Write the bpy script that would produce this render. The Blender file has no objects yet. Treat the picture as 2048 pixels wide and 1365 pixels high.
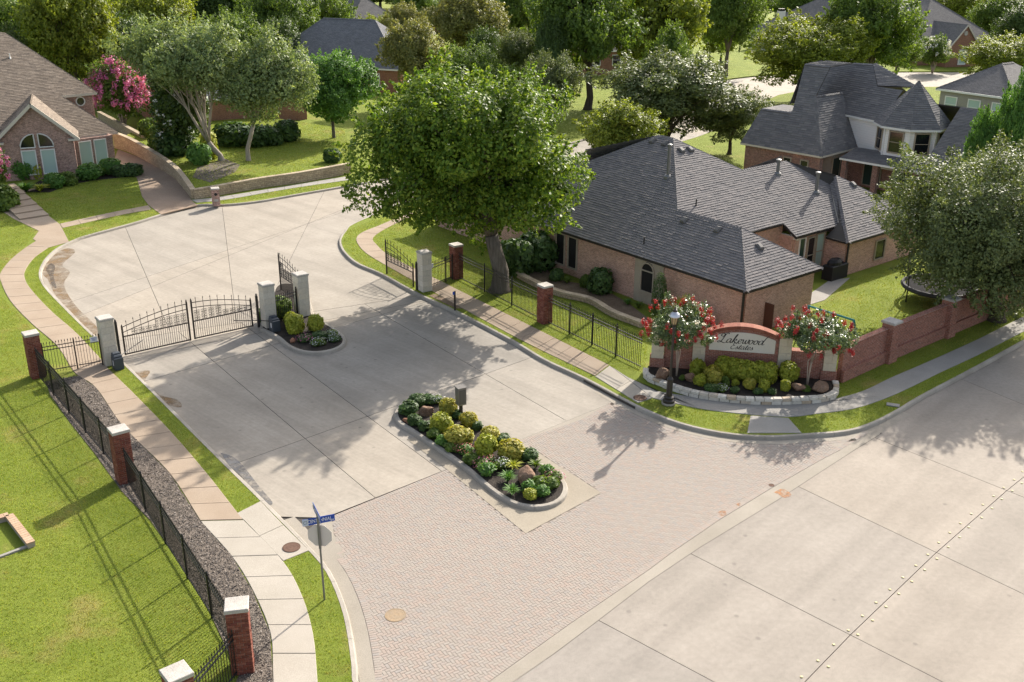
import bpy, bmesh, math, random
import numpy as np
from mathutils import Vector, Matrix, geometry
R = math.radians
sc = bpy.context.scene
COL = sc.collection
random.seed(7)
RNG = np.random.default_rng(7)

# ------------------------------------------------------------------ camera
CAM_H, FPX, PITCH, ROLL = 19.556, 2051.0, 0.3816, 0.0085
cam_d = bpy.data.cameras.new('camera')
cam_d.sensor_width = 36.0
cam_d.lens = FPX * 36.0 / 2048.0
cam_d.clip_start, cam_d.clip_end = 0.5, 6000.0
cam = bpy.data.objects.new('camera', cam_d)
COL.objects.link(cam)
CM = Matrix.Translation((0, 0, CAM_H)) @ Matrix.Rotation(math.pi / 2 - PITCH, 4, 'X') @ Matrix.Rotation(ROLL, 4, 'Z')
cam.matrix_world = CM
sc.camera = cam

# ------------------------------------------------------------------ sky, sun, exposure
SUN_AZ, SUN_EL = R(29.6), R(31.5)          # clockwise from +Y
world = bpy.data.worlds.new('World'); sc.world = world; world.use_nodes = True
wn = world.node_tree.nodes; wl = world.node_tree.links
sky = wn.new('ShaderNodeTexSky'); sky.sky_type = 'NISHITA'; sky.sun_disc = False
sky.sun_elevation = SUN_EL; sky.sun_rotation = SUN_AZ
sky.air_density = 1.0; sky.dust_density = 4.0; sky.ozone_density = 0.6; sky.altitude = 150
hsv = wn.new('ShaderNodeHueSaturation'); hsv.inputs['Saturation'].default_value = 0.62; wl.new(sky.outputs[0], hsv.inputs['Color']); wl.new(hsv.outputs[0], wn['Background'].inputs[0]); wn['Background'].inputs[1].default_value = 0.135
sun_d = bpy.data.lights.new('sun', 'SUN'); sun_d.energy = 4.3; sun_d.angle = R(0.6); sun_d.color = (1.0, 0.92, 0.815)
sun = bpy.data.objects.new('sun', sun_d); COL.objects.link(sun)
SD = Vector((math.sin(SUN_AZ) * math.cos(SUN_EL), math.cos(SUN_AZ) * math.cos(SUN_EL), math.sin(SUN_EL)))
sun.rotation_euler = SD.to_track_quat('Z', 'Y').to_euler(); sun.location = SD * 150
vs = sc.view_settings
vs.view_transform = 'Standard'; vs.look = 'None'; vs.exposure = 0.98; vs.gamma = 1.0; vs.use_curve_mapping = False
sc.cycles.max_bounces = 6; sc.cycles.diffuse_bounces = 3; sc.cycles.glossy_bounces = 2
sc.cycles.transmission_bounces = 3; sc.cycles.transparent_max_bounces = 6
sc.cycles.caustics_reflective = False; sc.cycles.caustics_refractive = False
sc.cycles.use_denoising = True

# ------------------------------------------------------------------ survey: photo bearings -> places on the ground
_RM = np.array([[CM[i][j] for j in range(3)] for i in range(3)])
EYE = np.array([0, 0, CAM_H])
def ray(x, y):
    return _RM @ np.array([(x - 1024) / FPX, -(y - 682.5) / FPX, -1.0])
def G(x, y, z=0.0):
    d = ray(x, y); return EYE + d * ((z - CAM_H) / d[2])
def AT(x, y, Y):
    d = ray(x, y); return EYE + d * (Y / d[1])
def RP(x, y, n, p):
    d = ray(x, y); n = np.asarray(n, float); return EYE + d * ((n @ np.asarray(p) - n @ EYE) / (n @ d))
def GL(pts, z=0.0):
    return [tuple(G(x, y, z)[:2]) for x, y in pts]
def PX(p):
    c = _RM.T @ (np.asarray(p, float) - EYE); return (1024 + FPX * c[0] / -c[2], 682.5 - FPX * c[1] / -c[2])

# ------------------------------------------------------------------ objects
WM = {}
def link(o, parent=None, M=None):
    M = M.copy() if M is not None else Matrix.Identity(4)
    COL.objects.link(o)
    if parent is not None:
        o.parent = parent; o.matrix_parent_inverse = WM[parent.name].inverted()
    o.matrix_basis = M; WM[o.name] = M
    return o
def tag(o, label=None, cat=None, group=None, kind=None):
    if label: o['label'] = label
    if cat: o['category'] = cat
    if group: o['group'] = group
    if kind: o['kind'] = kind
    return o
def thing(name, label, cat, loc=(0, 0, 0), rz=0.0, group=None):
    o = bpy.data.objects.new(name, None); o.empty_display_size = 0.3
    link(o, None, Matrix.Translation(loc) @ Matrix.Rotation(rz, 4, 'Z'))
    return tag(o, label, cat, group)
def inst(name, me, parent=None, M=None):
    return link(bpy.data.objects.new(name, me), parent, M)

def face_uv(me):
    uv = me.uv_layers.new(name='UVMap')
    n = len(me.loops)
    if n == 0: return
    co = np.empty(len(me.vertices) * 3); me.vertices.foreach_get('co', co); co = co.reshape(-1, 3)
    vi = np.empty(n, dtype=np.int32); me.loops.foreach_get('vertex_index', vi)
    fn = np.empty(len(me.polygons) * 3); me.polygons.foreach_get('normal', fn); fn = fn.reshape(-1, 3)
    lt = np.empty(len(me.polygons), dtype=np.int32); me.polygons.foreach_get('loop_total', lt)
    N = np.repeat(fn, lt, axis=0)
    T = np.stack([-N[:, 1], N[:, 0], np.zeros(n)], 1)
    ln = np.linalg.norm(T, axis=1); flat = ln < 0.05
    T[flat] = (1, 0, 0); ln[flat] = 1; T /= ln[:, None]
    B = np.cross(N, T)
    p = co[vi]
    out = np.stack([(p * T).sum(1), (p * B).sum(1)], 1)
    uv.data.foreach_set('uv', out.astype(np.float32).ravel())

class MB:
    def __init__(s): s.v = []; s.f = []; s.m = []
    def add(s, vs, fs, m=0):
        b = len(s.v); s.v.extend([tuple(map(float, p)) for p in vs]); s.f.extend([tuple(i + b for i in f) for f in fs]); s.m.extend([m] * len(fs)); return s
    def box(s, c, size, rz=0.0, m=0, bev=0.0, M=None):
        x, y, z = [d / 2 for d in size]
        cr, sr = math.cos(rz), math.sin(rz)
        vs = []
        if bev <= 0:
            P = [(-x,-y,-z),(x,-y,-z),(x,y,-z),(-x,y,-z),(-x,-y,z),(x,-y,z),(x,y,z),(-x,y,z)]
            F = [(3,2,1,0),(4,5,6,7),(0,1,5,4),(1,2,6,5),(2,3,7,6),(3,0,4,7)]
        else:
            b = bev
            P = [(-x,-y,-z),(x,-y,-z),(x,y,-z),(-x,y,-z),(-x,-y,z-b),(x,-y,z-b),(x,y,z-b),(-x,y,z-b),
                 (-x+b,-y+b,z),(x-b,-y+b,z),(x-b,y-b,z),(-x+b,y-b,z)]
            F = [(3,2,1,0),(0,1,5,4),(1,2,6,5),(2,3,7,6),(3,0,4,7),(4,5,9,8),(5,6,10,9),(6,7,11,10),(7,4,8,11),(8,9,10,11)]
        for p in P:
            q = (p[0]*cr - p[1]*sr, p[0]*sr + p[1]*cr, p[2])
            if M is not None: q = M @ Vector(q)
            vs.append((q[0]+c[0], q[1]+c[1], q[2]+c[2]))
        return s.add(vs, F, m)
    def obox(s, a, b, w, z0, z1, m=0):        # box standing on the plan segment a-b, width w
        a = np.array(a[:2], float); b = np.array(b[:2], float); d = b - a; L = np.linalg.norm(d)
        return s.box((*((a + b) / 2), (z0 + z1) / 2), (L, w, z1 - z0), math.atan2(d[1], d[0]), m)
    def prism(s, poly, z0, z1, m=0, mtop=None):
        n = len(poly)
        if area2(poly) < 0: poly = poly[::-1]
        vs = [(p[0], p[1], z0) for p in poly] + [(p[0], p[1], z1) for p in poly]
        s.add(vs, [(i, (i+1) % n, n + (i+1) % n, n + i) for i in range(n)], m)
        s.add([(p[0], p[1], z1) for p in poly], [tuple(range(n))], m if mtop is None else mtop)
        return s
    def flat(s, poly, z, m=0):
        if area2(poly) < 0: poly = poly[::-1]
        tris = tess(poly)
        return s.add([(p[0], p[1], z) for p in poly], tris, m)
    def tube(s, path, r, n=6, m=0, cap=True):
        P = [Vector(p) for p in path]; rs = r if hasattr(r, '__len__') else [r] * len(P)
        vs = []; fs = []; up = None
        for i, p in enumerate(P):
            d = (P[min(i+1, len(P)-1)] - P[max(i-1, 0)])
            if d.length < 1e-9: d = Vector((0, 0, 1))
            d.normalize()
            if up is None: up = Vector((1, 0, 0)) if abs(d.z) > 0.9 else Vector((0, 0, 1))
            a = d.cross(up);
            if a.length < 1e-6: a = d.cross(Vector((0, 1, 0.1)))
            a.normalize(); b = d.cross(a).normalized(); up = -b if False else up
            for k in range(n):
                t = 2 * math.pi * k / n; vs.append(p + a * (rs[i] * math.cos(t)) + b * (rs[i] * math.sin(t)))
        for i in range(len(P) - 1):
            for k in range(n):
                fs.append((i*n+k, (i+1)*n+k, (i+1)*n+(k+1) % n, i*n+(k+1) % n))
        if cap: fs.append(tuple(range(n))); fs.append(tuple(reversed(range((len(P)-1)*n, len(P)*n))))
        return s.add(vs, fs, m)
    def lathe(s, prof, c, n=16, m=0):
        vs = []; fs = []
        for r, z in prof:
            for k in range(n):
                t = 2*math.pi*k/n; vs.append((c[0]+r*math.cos(t), c[1]+r*math.sin(t), c[2]+z))
        for i in range(len(prof)-1):
            for k in range(n): fs.append((i*n+k, i*n+(k+1) % n, (i+1)*n+(k+1) % n, (i+1)*n+k))
        fs.append(tuple(reversed(range(n)))); fs.append(tuple(range((len(prof)-1)*n, len(prof)*n)))
        return s.add(vs, fs, m)
    def mesh(s, name, mats, smooth=False, uv=True):
        me = bpy.data.meshes.new(name); me.from_pydata(s.v, [], s.f); me.update()
        for mt in (mats if isinstance(mats, (list, tuple)) else [mats]): me.materials.append(mt)
        if any(s.m): me.polygons.foreach_set('material_index', s.m)
        if smooth: me.polygons.foreach_set('use_smooth', [True] * len(me.polygons))
        if uv: face_uv(me)
        return me
    def build(s, name, mats, parent=None, smooth=False, M=None):
        return inst(name, s.mesh(name, mats, smooth), parent, M)

def area2(p): return sum(p[i-1][0]*p[i][1] - p[i][0]*p[i-1][1] for i in range(len(p)))
def tess(poly):
    out = []
    for t in geometry.tessellate_polygon([[Vector((p[0], p[1], 0)) for p in poly]]):
        a = area2([poly[i] for i in t]); out.append(tuple(t) if a > 0 else tuple(reversed(t)))
    return out
def inside(pts, poly):
    x, y = pts[:, 0], pts[:, 1]; r = np.zeros(len(pts), bool); n = len(poly)
    for i in range(n):
        x1, y1 = poly[i-1][:2]; x2, y2 = poly[i][:2]
        if y1 == y2: continue
        c = ((y1 > y) != (y2 > y)) & (x < (x2-x1)*(y-y1)/(y2-y1)+x1); r ^= c
    return r
def smoothline(p, per=4):
    P = [np.array(q[:2], float) for q in p]; P = [2*P[0]-P[1]] + P + [2*P[-1]-P[-2]]; out = []
    for i in range(1, len(P)-2):
        for k in range(per):
            t = k/per; a, b, c, d = P[i-1:i+3]
            out.append(tuple(0.5*((2*b)+(-a+c)*t+(2*a-5*b+4*c-d)*t*t+(-a+3*b-3*c+d)*t**3)))
    out.append(tuple(P[-2])); return out
def offset(line, d):            # positive d: to the left of travel
    L = [np.array(q[:2], float) for q in line]; out = []
    for i in range(len(L)):
        t = L[min(i+1, len(L)-1)] - L[max(i-1, 0)]; t /= np.linalg.norm(t) + 1e-9
        out.append(tuple(L[i] + d*np.array([-t[1], t[0]])))
    return out
def resample(line, step=None, n=None):
    L = np.array([q[:2] for q in line], float); s = np.r_[0, np.cumsum(np.linalg.norm(np.diff(L, axis=0), axis=1))]
    if n is None: n = max(1, int(round(s[-1]/step)))
    t = np.linspace(0, s[-1], n+1)
    return [(float(np.interp(q, s, L[:, 0])), float(np.interp(q, s, L[:, 1]))) for q in t]
def length(line):
    L = np.array([q[:2] for q in line], float); return float(np.linalg.norm(np.diff(L, axis=0), axis=1).sum())

# ------------------------------------------------------------------ materials
def mat(name, col, rough=0.85, spec=0.3, metal=0.0):
    m = bpy.data.materials.new(name); m.use_nodes = True
    b = m.node_tree.nodes['Principled BSDF']
    b.inputs['Base Color'].default_value = (*col, 1); b.inputs['Roughness'].default_value = rough
    b.inputs['Metallic'].default_value = metal; b.inputs['Specular IOR Level'].default_value = spec
    return m
class NT:
    def __init__(s, m): s.m = m; s.t = m.node_tree; s.b = s.t.nodes['Principled BSDF']
    def n(s, typ, **kw):
        q = s.t.nodes.new('ShaderNode' + typ)
        for k, v in kw.items(): setattr(q, k, v)
        return q
    def l(s, a, b): s.t.links.new(a, b)
    def co(s, kind='Object'):
        return s.n('TexCoord').outputs[kind]
    def noise(s, vec, scale, detail=4, rough=0.6):
        q = s.n('TexNoise'); q.inputs['Scale'].default_value = scale; q.inputs['Detail'].default_value = detail; q.inputs['Roughness'].default_value = rough
        s.l(vec, q.inputs['Vector']); return q.outputs['Fac']
    def ramp(s, fac, stops):
        q = s.n('ValToRGB'); e = q.color_ramp.elements
        while len(e) < len(stops): e.new(0.5)
        for i, (p, c) in enumerate(stops): e[i].position = p; e[i].color = (*c, 1) if len(c) == 3 else c
        s.l(fac, q.inputs[0]); return q.outputs[0]
    def mix(s, f, a, b, mode='MIX'):
        q = s.n('Mix', data_type='RGBA', blend_type=mode)
        for sock, v in ((q.inputs['Factor'], f), (q.inputs[6], a), (q.inputs[7], b)):
            if hasattr(v, 'is_output'): s.l(v, sock)
            elif isinstance(v, (int, float)): sock.default_value = v
            else: sock.default_value = (*v, 1)
        return q.outputs[2]
    def math(s, op, a, b=0.0):
        q = s.n('Math', operation=op)
        for i, v in enumerate((a, b)):
            if hasattr(v, 'is_output'): s.l(v, q.inputs[i])
            else: q.inputs[i].default_value = v
        return q.outputs[0]
    def bump(s, h, strength=0.4, dist=0.02):
        q = s.n('Bump'); q.inputs['Strength'].default_value = strength; q.inputs['Distance'].default_value = dist
        s.l(h, q.inputs['Height']); s.l(q.outputs[0], s.b.inputs['Normal']); return q
    def col(s, c): s.l(c, s.b.inputs['Base Color'])
def g3(v): return (v, v, v)
def speckle(name, c0, c1, scale=1.0, fine=60.0, rough=0.9, bump=0.3, dist=0.01, amt=0.35, spec=0.25, big=0.25, bigscale=0.12):
    m = mat(name, c0, rough, spec); t = NT(m); o = t.co('Object')
    a = t.noise(o, scale, 6); base = t.mix(t.ramp(a, [(0.32, g3(0)), (0.68, g3(1))]), c0, c1)
    b = t.noise(o, fine, 3); f = t.ramp(b, [(0.3, g3(1 - amt)), (0.7, g3(1 + 0 * amt))])
    base = t.mix(1.0, base, f, 'MULTIPLY')
    g = t.noise(o, bigscale, 4); base = t.mix(big, base, t.ramp(g, [(0.35, g3(0.55)), (0.65, g3(1.0))]), 'MULTIPLY')
    t.col(base); t.bump(b, bump, dist); return m
def island_var(name, cols, rough=0.85, noise_scale=25, amt=0.35, bump=0.3, spec=0.25, objrand=False):
    m = mat(name, cols[0], rough, spec); t = NT(m)
    r = t.n('ObjectInfo').outputs['Random'] if objrand else t.n('NewGeometry').outputs['Random Per Island']
    n = len(cols); c = t.ramp(r, [((i + 0.5) / n, q) for i, q in enumerate(cols)])
    o = t.co('Object'); z = t.noise(o, noise_scale, 4)
    c = t.mix(1.0, c, t.ramp(z, [(0.3, g3(1 - amt)), (0.7, g3(1))]), 'MULTIPLY')
    t.col(c); t.bump(z, bump, 0.01); return m
def brick_mat(name, c1, c2, mortar, w=0.203, h=0.0677, ms=0.010, bumpd=0.012, var=0.5, wash=0.0, washcol=(0.7, 0.66, 0.6)):
    m = mat(name, c1, 0.9, 0.2); t = NT(m); uv = t.co('UV')
    b = t.n('TexBrick'); t.l(uv, b.inputs['Vector'])
    b.inputs['Scale'].default_value = 1.0; b.inputs['Brick Width'].default_value = w; b.inputs['Row Height'].default_value = h
    b.inputs['Mortar Size'].default_value = ms / 2; b.inputs['Mortar Smooth'].default_value = 0.1; b.inputs['Bias'].default_value = 0.0
    b.inputs['Color1'].default_value = (*c1, 1); b.inputs['Color2'].default_value = (*c2, 1); b.inputs['Mortar'].default_value = (*mortar, 1)
    o = t.co('Object'); n1 = t.noise(o, 9, 3); n2 = t.noise(o, 0.6, 4)
    c = t.mix(var, b.outputs['Color'], t.ramp(n1, [(0.3, g3(0.55)), (0.7, g3(1.25))]), 'MULTIPLY')
    c = t.mix(0.35, c, t.ramp(n2, [(0.35, g3(0.7)), (0.65, g3(1.1))]), 'MULTIPLY')
    if wash:
        n3 = t.noise(o, 14, 4, 0.7); f = t.ramp(n3, [(0.60, g3(0)), (0.68, g3(1))])
        n4 = t.noise(o, 1.3, 3); f2 = t.math('MULTIPLY', f, t.ramp(n4, [(0.4, g3(0)), (0.62, g3(wash))])); c = t.mix(f2, c, washcol)
    t.col(c)
    inv = t.math('SUBTRACT', 1.0, b.outputs['Fac']); t.bump(t.math('ADD', inv, t.math('MULTIPLY', n1, 0.5)), 0.6, bumpd); return m
def leaf_mat(name, cols, trans=0.35, rough=0.55, spec=0.35):
    m = mat(name, cols[0], rough, spec); t = NT(m)
    r = t.n('NewGeometry').outputs['Random Per Island']; n = len(cols); cols = [tuple(min(0.8, x*1.4) for x in q) for q in cols]
    c = t.ramp(r, [((i + 0.5) / n, q) for i, q in enumerate(cols)])
    o = t.co('Object'); z = t.noise(o, 0.45, 3); c = t.mix(0.5, c, t.ramp(z, [(0.35, g3(0.6)), (0.65, g3(1.15))]), 'MULTIPLY')
    t.col(c)
    tr = t.n('BsdfTranslucent'); t.l(t.mix(1.0, c, (1.25, 1.2, 0.55), 'MULTIPLY'), tr.inputs[0])
    mx = t.n('MixShader'); mx.inputs[0].default_value = trans
    out = t.t.nodes['Material Output']; t.l(t.b.outputs[0], mx.inputs[1]); t.l(tr.outputs[0], mx.inputs[2]); t.l(mx.outputs[0], out.inputs['Surface'])
    return m
M = {}
# ------------------------------------------------------------------ setting materials
def road_mat(name, c0, c1, streak_dir, aggregate=0.3, streak=0.5):
    m = mat(name, c0, 0.85, 0.25); t = NT(m); o = t.co('Object')
    mp = t.n('Mapping'); mp.inputs['Rotation'].default_value = (0, 0, -streak_dir); t.l(o, mp.inputs[0])
    mp2 = t.n('Mapping'); mp2.inputs['Scale'].default_value = (0.35, 9.0, 1); t.l(mp.outputs[0], mp2.inputs[0])
    st = t.noise(mp2.outputs[0], 1.0, 4, 0.65)
    a = t.noise(o, 0.35, 6, 0.65); c = t.mix(t.ramp(a, [(0.32, g3(0)), (0.68, g3(1))]), c0, c1)
    md = t.noise(o, 5.0, 5, 0.7); c = t.mix(0.55, c, t.ramp(md, [(0.3, g3(0.80)), (0.7, g3(1.15))]), 'MULTIPLY')
    c = t.mix(streak, c, t.ramp(st, [(0.3, g3(0.72)), (0.7, g3(1.12))]), 'MULTIPLY')
    mp3 = t.n('Mapping'); mp3.inputs['Scale'].default_value = (0.05, 0.9, 1); t.l(mp.outputs[0], mp3.inputs[0]); tk = t.noise(mp3.outputs[0], 1.0, 3, 0.5); c = t.mix(0.5, c, t.ramp(tk, [(0.36, g3(0.80)), (0.55, g3(1.04))]), 'MULTIPLY')
    vo = t.n('TexVoronoi'); vo.inputs['Scale'].default_value = 0.9; t.l(o, vo.inputs['Vector']); c = t.mix(t.ramp(vo.outputs['Distance'], [(0.04, g3(0.45)), (0.09, g3(0))]), c, (0.13, 0.115, 0.10))
    rnd = t.n('ObjectInfo').outputs['Random']; c = t.mix(0.9, c, t.ramp(rnd, [(0, (0.88, 0.89, 0.91)), (0.5, (0.98, 0.97, 0.96)), (1, (1.06, 1.02, 0.97))]), 'MULTIPLY')
    f = t.noise(o, 55, 3, 0.7); c = t.mix(aggregate, c, t.ramp(f, [(0.3, g3(0.5)), (0.5, g3(1.0)), (0.72, g3(1.35))]), 'MULTIPLY')
    sp = t.noise(o, 1.1, 5, 0.7); c = t.mix(t.ramp(sp, [(0.62, g3(0)), (0.8, g3(0.35))]), c, (0.16, 0.135, 0.11))
    t.col(c); t.bump(f, 0.25, 0.006); return m
M['road'] = road_mat('road_concrete', (0.285, 0.258, 0.218), (0.355, 0.323, 0.276), R(-42), 0.3, 0.32)
M['street'] = road_mat('street_concrete', (0.268, 0.24, 0.205), (0.325, 0.292, 0.252), R(47), 0.75, 0.10)
M['groove'] = mat('joint_sealant', (0.09, 0.078, 0.066), 0.9); M['groove_pale'] = mat('pale_joint', (0.17, 0.145, 0.12), 0.9)
M['band'] = speckle('band_concrete', (0.34, 0.305, 0.25), (0.41, 0.37, 0.31), 0.5, 50)
M['kerb'] = speckle('kerb_concrete', (0.37, 0.335, 0.28), (0.48, 0.44, 0.38), 0.8, 50, big=0.4, bigscale=0.5)
M['margin'] = speckle('tan_concrete', (0.345, 0.30, 0.232), (0.40, 0.352, 0.278), 0.6, 50)
M['walk_new'] = speckle('pale_walk_concrete', (0.43, 0.39, 0.325), (0.49, 0.445, 0.38), 0.7, 60)
M['walk_old'] = speckle('tan_walk_concrete', (0.38, 0.295, 0.215), (0.43, 0.345, 0.26), 0.7, 60)
M['walk_grey'] = speckle('grey_walk_concrete', (0.34, 0.325, 0.295), (0.40, 0.38, 0.345), 0.7, 60)
M['subgrade'] = mat('subgrade', (0.07, 0.062, 0.054), 1.0)
def grass_ground(name, c0, c1, dry, dry_amt=0.35):
    m = mat(name, c0, 0.95, 0.15); t = NT(m); o = t.co('Object')
    a = t.noise(o, 0.55, 6, 0.65); c = t.mix(t.ramp(a, [(0.35, g3(0)), (0.65, g3(1))]), c0, c1)
    d = t.noise(o, 0.33, 5, 0.7); c = t.mix(t.ramp(d, [(0.56, g3(0)), (0.72, g3(dry_amt))]), c, dry)
    f = t.noise(o, 42, 4, 0.75); c = t.mix(0.8, c, t.ramp(f, [(0.32, g3(0.35)), (0.68, g3(1.3))]), 'MULTIPLY')
    t.col(c); t.bump(f, 0.8, 0.05); return m
M['lawn'] = grass_ground('lawn_ground', (0.165, 0.215, 0.028), (0.22, 0.265, 0.04), (0.34, 0.265, 0.10), 0.6)
M['lawn_far'] = grass_ground('far_lawn_ground', (0.14, 0.20, 0.03), (0.19, 0.25, 0.04), (0.30, 0.24, 0.10))
def blade_mat(name, cols, dry):
    m = mat(name, cols[0], 0.7, 0.25); t = NT(m)
    r = t.n('NewGeometry').outputs['Random Per Island']; n = len(cols)
    c = t.ramp(r, [((i + 0.5) / n, q) for i, q in enumerate(cols)])
    o = t.co('Object'); d = t.noise(o, 0.33, 5, 0.7); c = t.mix(t.ramp(d, [(0.50, g3(0)), (0.72, g3(0.75))]), c, dry)
    z = t.noise(o, 1.7, 4); c = t.mix(0.75, c, t.ramp(z, [(0.35, g3(0.65)), (0.65, g3(1.15))]), 'MULTIPLY')
    t.col(c); tr = t.n('BsdfTranslucent'); t.l(t.mix(1.0, c, (1.2, 1.15, 0.6), 'MULTIPLY'), tr.inputs[0])
    mx = t.n('MixShader'); mx.inputs[0].default_value = 0.4
    out = t.t.nodes['Material Output']; t.l(t.b.outputs[0], mx.inputs[1]); t.l(tr.outputs[0], mx.inputs[2]); t.l(mx.outputs[0], out.inputs['Surface']); return m
M['blade'] = blade_mat('grass_blade', [(0.19, 0.27, 0.03), (0.25, 0.33, 0.04), (0.31, 0.37, 0.055), (0.38, 0.38, 0.09)], (0.40, 0.31, 0.13))
M['mulch'] = speckle('dark_mulch', (0.045, 0.036, 0.03), (0.085, 0.068, 0.055), 3, 30, bump=1.0, dist=0.05, amt=0.8, big=0.1)
M['gravel'] = speckle('gravel_mulch', (0.185, 0.155, 0.128), (0.30, 0.25, 0.205), 5, 22, bump=1.0, dist=0.05, amt=0.85, big=0.1)
M['soil'] = speckle('bare_soil', (0.22, 0.155, 0.105), (0.30, 0.22, 0.15), 1.5, 25, bump=0.9, dist=0.04, amt=0.6)
M['drive'] = speckle('exposed_aggregate', (0.36, 0.265, 0.19), (0.42, 0.32, 0.24), 0.5, 40, amt=0.5)
def stain_mat(name, col, rough, spec, scale, lo, hi, amax=0.8):
    m = mat(name, col, rough, spec); t = NT(m); o = t.co('Object'); n = t.noise(o, scale, 6, 0.75); t.l(t.ramp(n, [(lo, g3(0)), (hi, g3(amax))]), t.b.inputs['Alpha']); return m
M['wet'] = stain_mat('wet_dirt', (0.10, 0.07, 0.035), 0.25, 0.6, 1.6, 0.38, 0.55)
M['wet_grey'] = stain_mat('wet_concrete', (0.13, 0.125, 0.12), 0.3, 0.5, 1.3, 0.36, 0.56)
M['rust_stain'] = stain_mat('rust_stain', (0.45, 0.22, 0.10), 0.9, 0.2, 5.0, 0.4, 0.6)
M['silt'] = stain_mat('dried_silt', (0.22, 0.145, 0.075), 0.9, 0.2, 1.1, 0.36, 0.62, 0.75)

# ------------------------------------------------------------------ plan lines (surveyed from the photograph)
ZK = 0.15
KW_px = [(706,1420),(704,1365),(702,1322),(687,1231),(657,1152),(619,1103),(524,1005),(445,927),(368,850),(255,737),(171,660),(116,605),(86,572),(77,546),(88,520),(109,499),(137,484),(164,473),(219,458),(274,443),(322,428),(395,409),(448,408.5),(513,402),(582,390),(700,369.5)]
KW = [tuple(G(x, y, ZK)[:2]) for x, y in KW_px]
KW = [(-4.6, -12), (-4.4, 10)] + KW
KWs = smoothline(KW[:len(KW)], 3)
KW_far = [(-6.5, 88.5), (4, 99), (13, 112), (20, 127), (26, 143), (34, 152), (46, 157.5), (70, 160), (110, 164), (190, 175)]
KWs = KWs + smoothline([KWs[-1]] + KW_far, 3)[1:]
KE_px = [(715,444.5),(694,461),(683,478),(684.5,492),(695,508),(718,526.6),(766,547),(838,586.5),(910,619),(1026,679),(1091,718),(1173.5,756),(1276,810.5),(1350,841),(1410,857),(1470,867),(1540,871),(1606,867),(1665,863),(1710,856),(1755,839),(1800,815),(1843,789),(1950,733),(2048,679),(2200,598)]
KE = [tuple(G(x, y, ZK)[:2]) for x, y in KE_px]
KE_n = [(95, 148), (60, 143), (44, 141), (34, 134), (28, 121), (19, 105), (8, 92), (-2, 82), (-7.5, 77.5)]
KEs = smoothline(KE_n + KE[0:], 3)
KE_east = [(60, 72), (110, 95), (220, 140)]
KEs = KEs + smoothline([KEs[-1]] + KE_east, 3)[1:]

def inset_poly(p, d):
    s = 1 if area2(p) > 0 else -1; n = len(p); P = [np.array(q, float) for q in p]; out = []
    for i in range(n):
        a = P[i] - P[i-1]; b = P[(i+1) % n] - P[i]; a /= np.linalg.norm(a) + 1e-9; b /= np.linalg.norm(b) + 1e-9
        na = np.array([-a[1], a[0]]); nb = np.array([-b[1], b[0]]); m_ = na + nb; L = m_ @ m_; m_ = m_ * (2 / L) if L > 0.3 else na
        out.append(tuple(P[i] + s * d * m_))
    return out
# blocks: raised ground behind the kerbs
def block(name, poly, m, z=ZK - 0.012):
    b = MB(); tri = tess(poly if area2(poly) > 0 else poly[::-1]); p = poly if area2(poly) > 0 else poly[::-1]
    b.add([(q[0], q[1], z) for q in p], tri)
    n = len(p); b.add([(q[0], q[1], -0.3) for q in p] + [(q[0], q[1], z) for q in p], [(i, (i+1) % n, n+(i+1) % n, n+i) for i in range(n)])
    return tag(b.build(name, m), kind='structure')
BW = KWs + [(300, 230), (300, 700), (-400, 700), (-400, -12)]
BE = KEs + [(300, 200), (300, 190), (150, 155)]
block('lawn', BW, M['lawn']); block('lawn', BE, M['lawn'])
g = MB(); g.flat([(-1500, -500), (1500, -500), (1500, 2500), (-1500, 2500)], -0.35); tag(g.build('ground', M['lawn_far']), kind='structure')
g = MB(); g.flat([(-80, -30), (320, -30), (320, 260), (-80, 260)], -0.035); tag(g.build('road_base', M['subgrade']), kind='structure')

def kerb(name, line, side, parent=None, closed=False, m='kerb', w=0.15, seg=3.0, stp=0.6):
    """kerb behind whose back edge the lawn lies; side=+1 road to the left of travel. Cast in lengths of about 3 m."""
    road = tag(bpy.data.objects.new(name, None), kind='structure'); link(road)
    pts = resample(line, stp); per = max(1, int(seg / stp)); prof = [(-0.03, -0.05), (-0.0, ZK), (w - 0.03, ZK - 0.006), (w, ZK - 0.035), (w + 0.03, 0.0), (w + 0.03, -0.05)]
    offs = [offset(pts, side * d) for d, _ in prof]
    n = len(pts) - 1
    for s0 in range(0, n, per):
        b = MB(); e = min(n, s0 + per); k = len(prof); vs = []
        for i in range(s0, e + 1):
            sh = 0.012 if (i == e) else 0.0
            for j in range(k):
                p = np.array(offs[j][i]); q = np.array(offs[j][i-1]) if i > 0 else p
                d = (p - q); L = np.linalg.norm(d); p = p - (d / L * sh if L > 0 else 0)
                vs.append((p[0], p[1], prof[j][1]))
        fs = []
        for i in range(e - s0):
            for j in range(k - 1):
                f = (i*k+j, i*k+j+1, (i+1)*k+j+1, (i+1)*k+j); fs.append(f if side < 0 else f[::-1])
        fs.append(tuple(range(k)) if side > 0 else tuple(range(k))[::-1]); fs.append(tuple(range((e-s0)*k, (e-s0+1)*k))[::-1] if side > 0 else tuple(range((e-s0)*k, (e-s0+1)*k)))
        b.add(vs, fs); b.build('kerb_stone', M[m], road)
    return road
def cut(line, a, b):  # part of the line between the points nearest to a and b
    L = np.array(line); i = int(np.argmin(((L - a)**2).sum(1))); j = int(np.argmin(((L - b)**2).sum(1)))
    return line[min(i, j):max(i, j) + 1]
PW = lambda x, y: np.array(G(x, y, ZK)[:2])
kerb('kerb_west', cut(KWs, (-4.4, 10), (26, 143)), -1)
kerb('kerb_east', cut(KEs, (34, 134), (60, 72)), -1)
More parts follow.
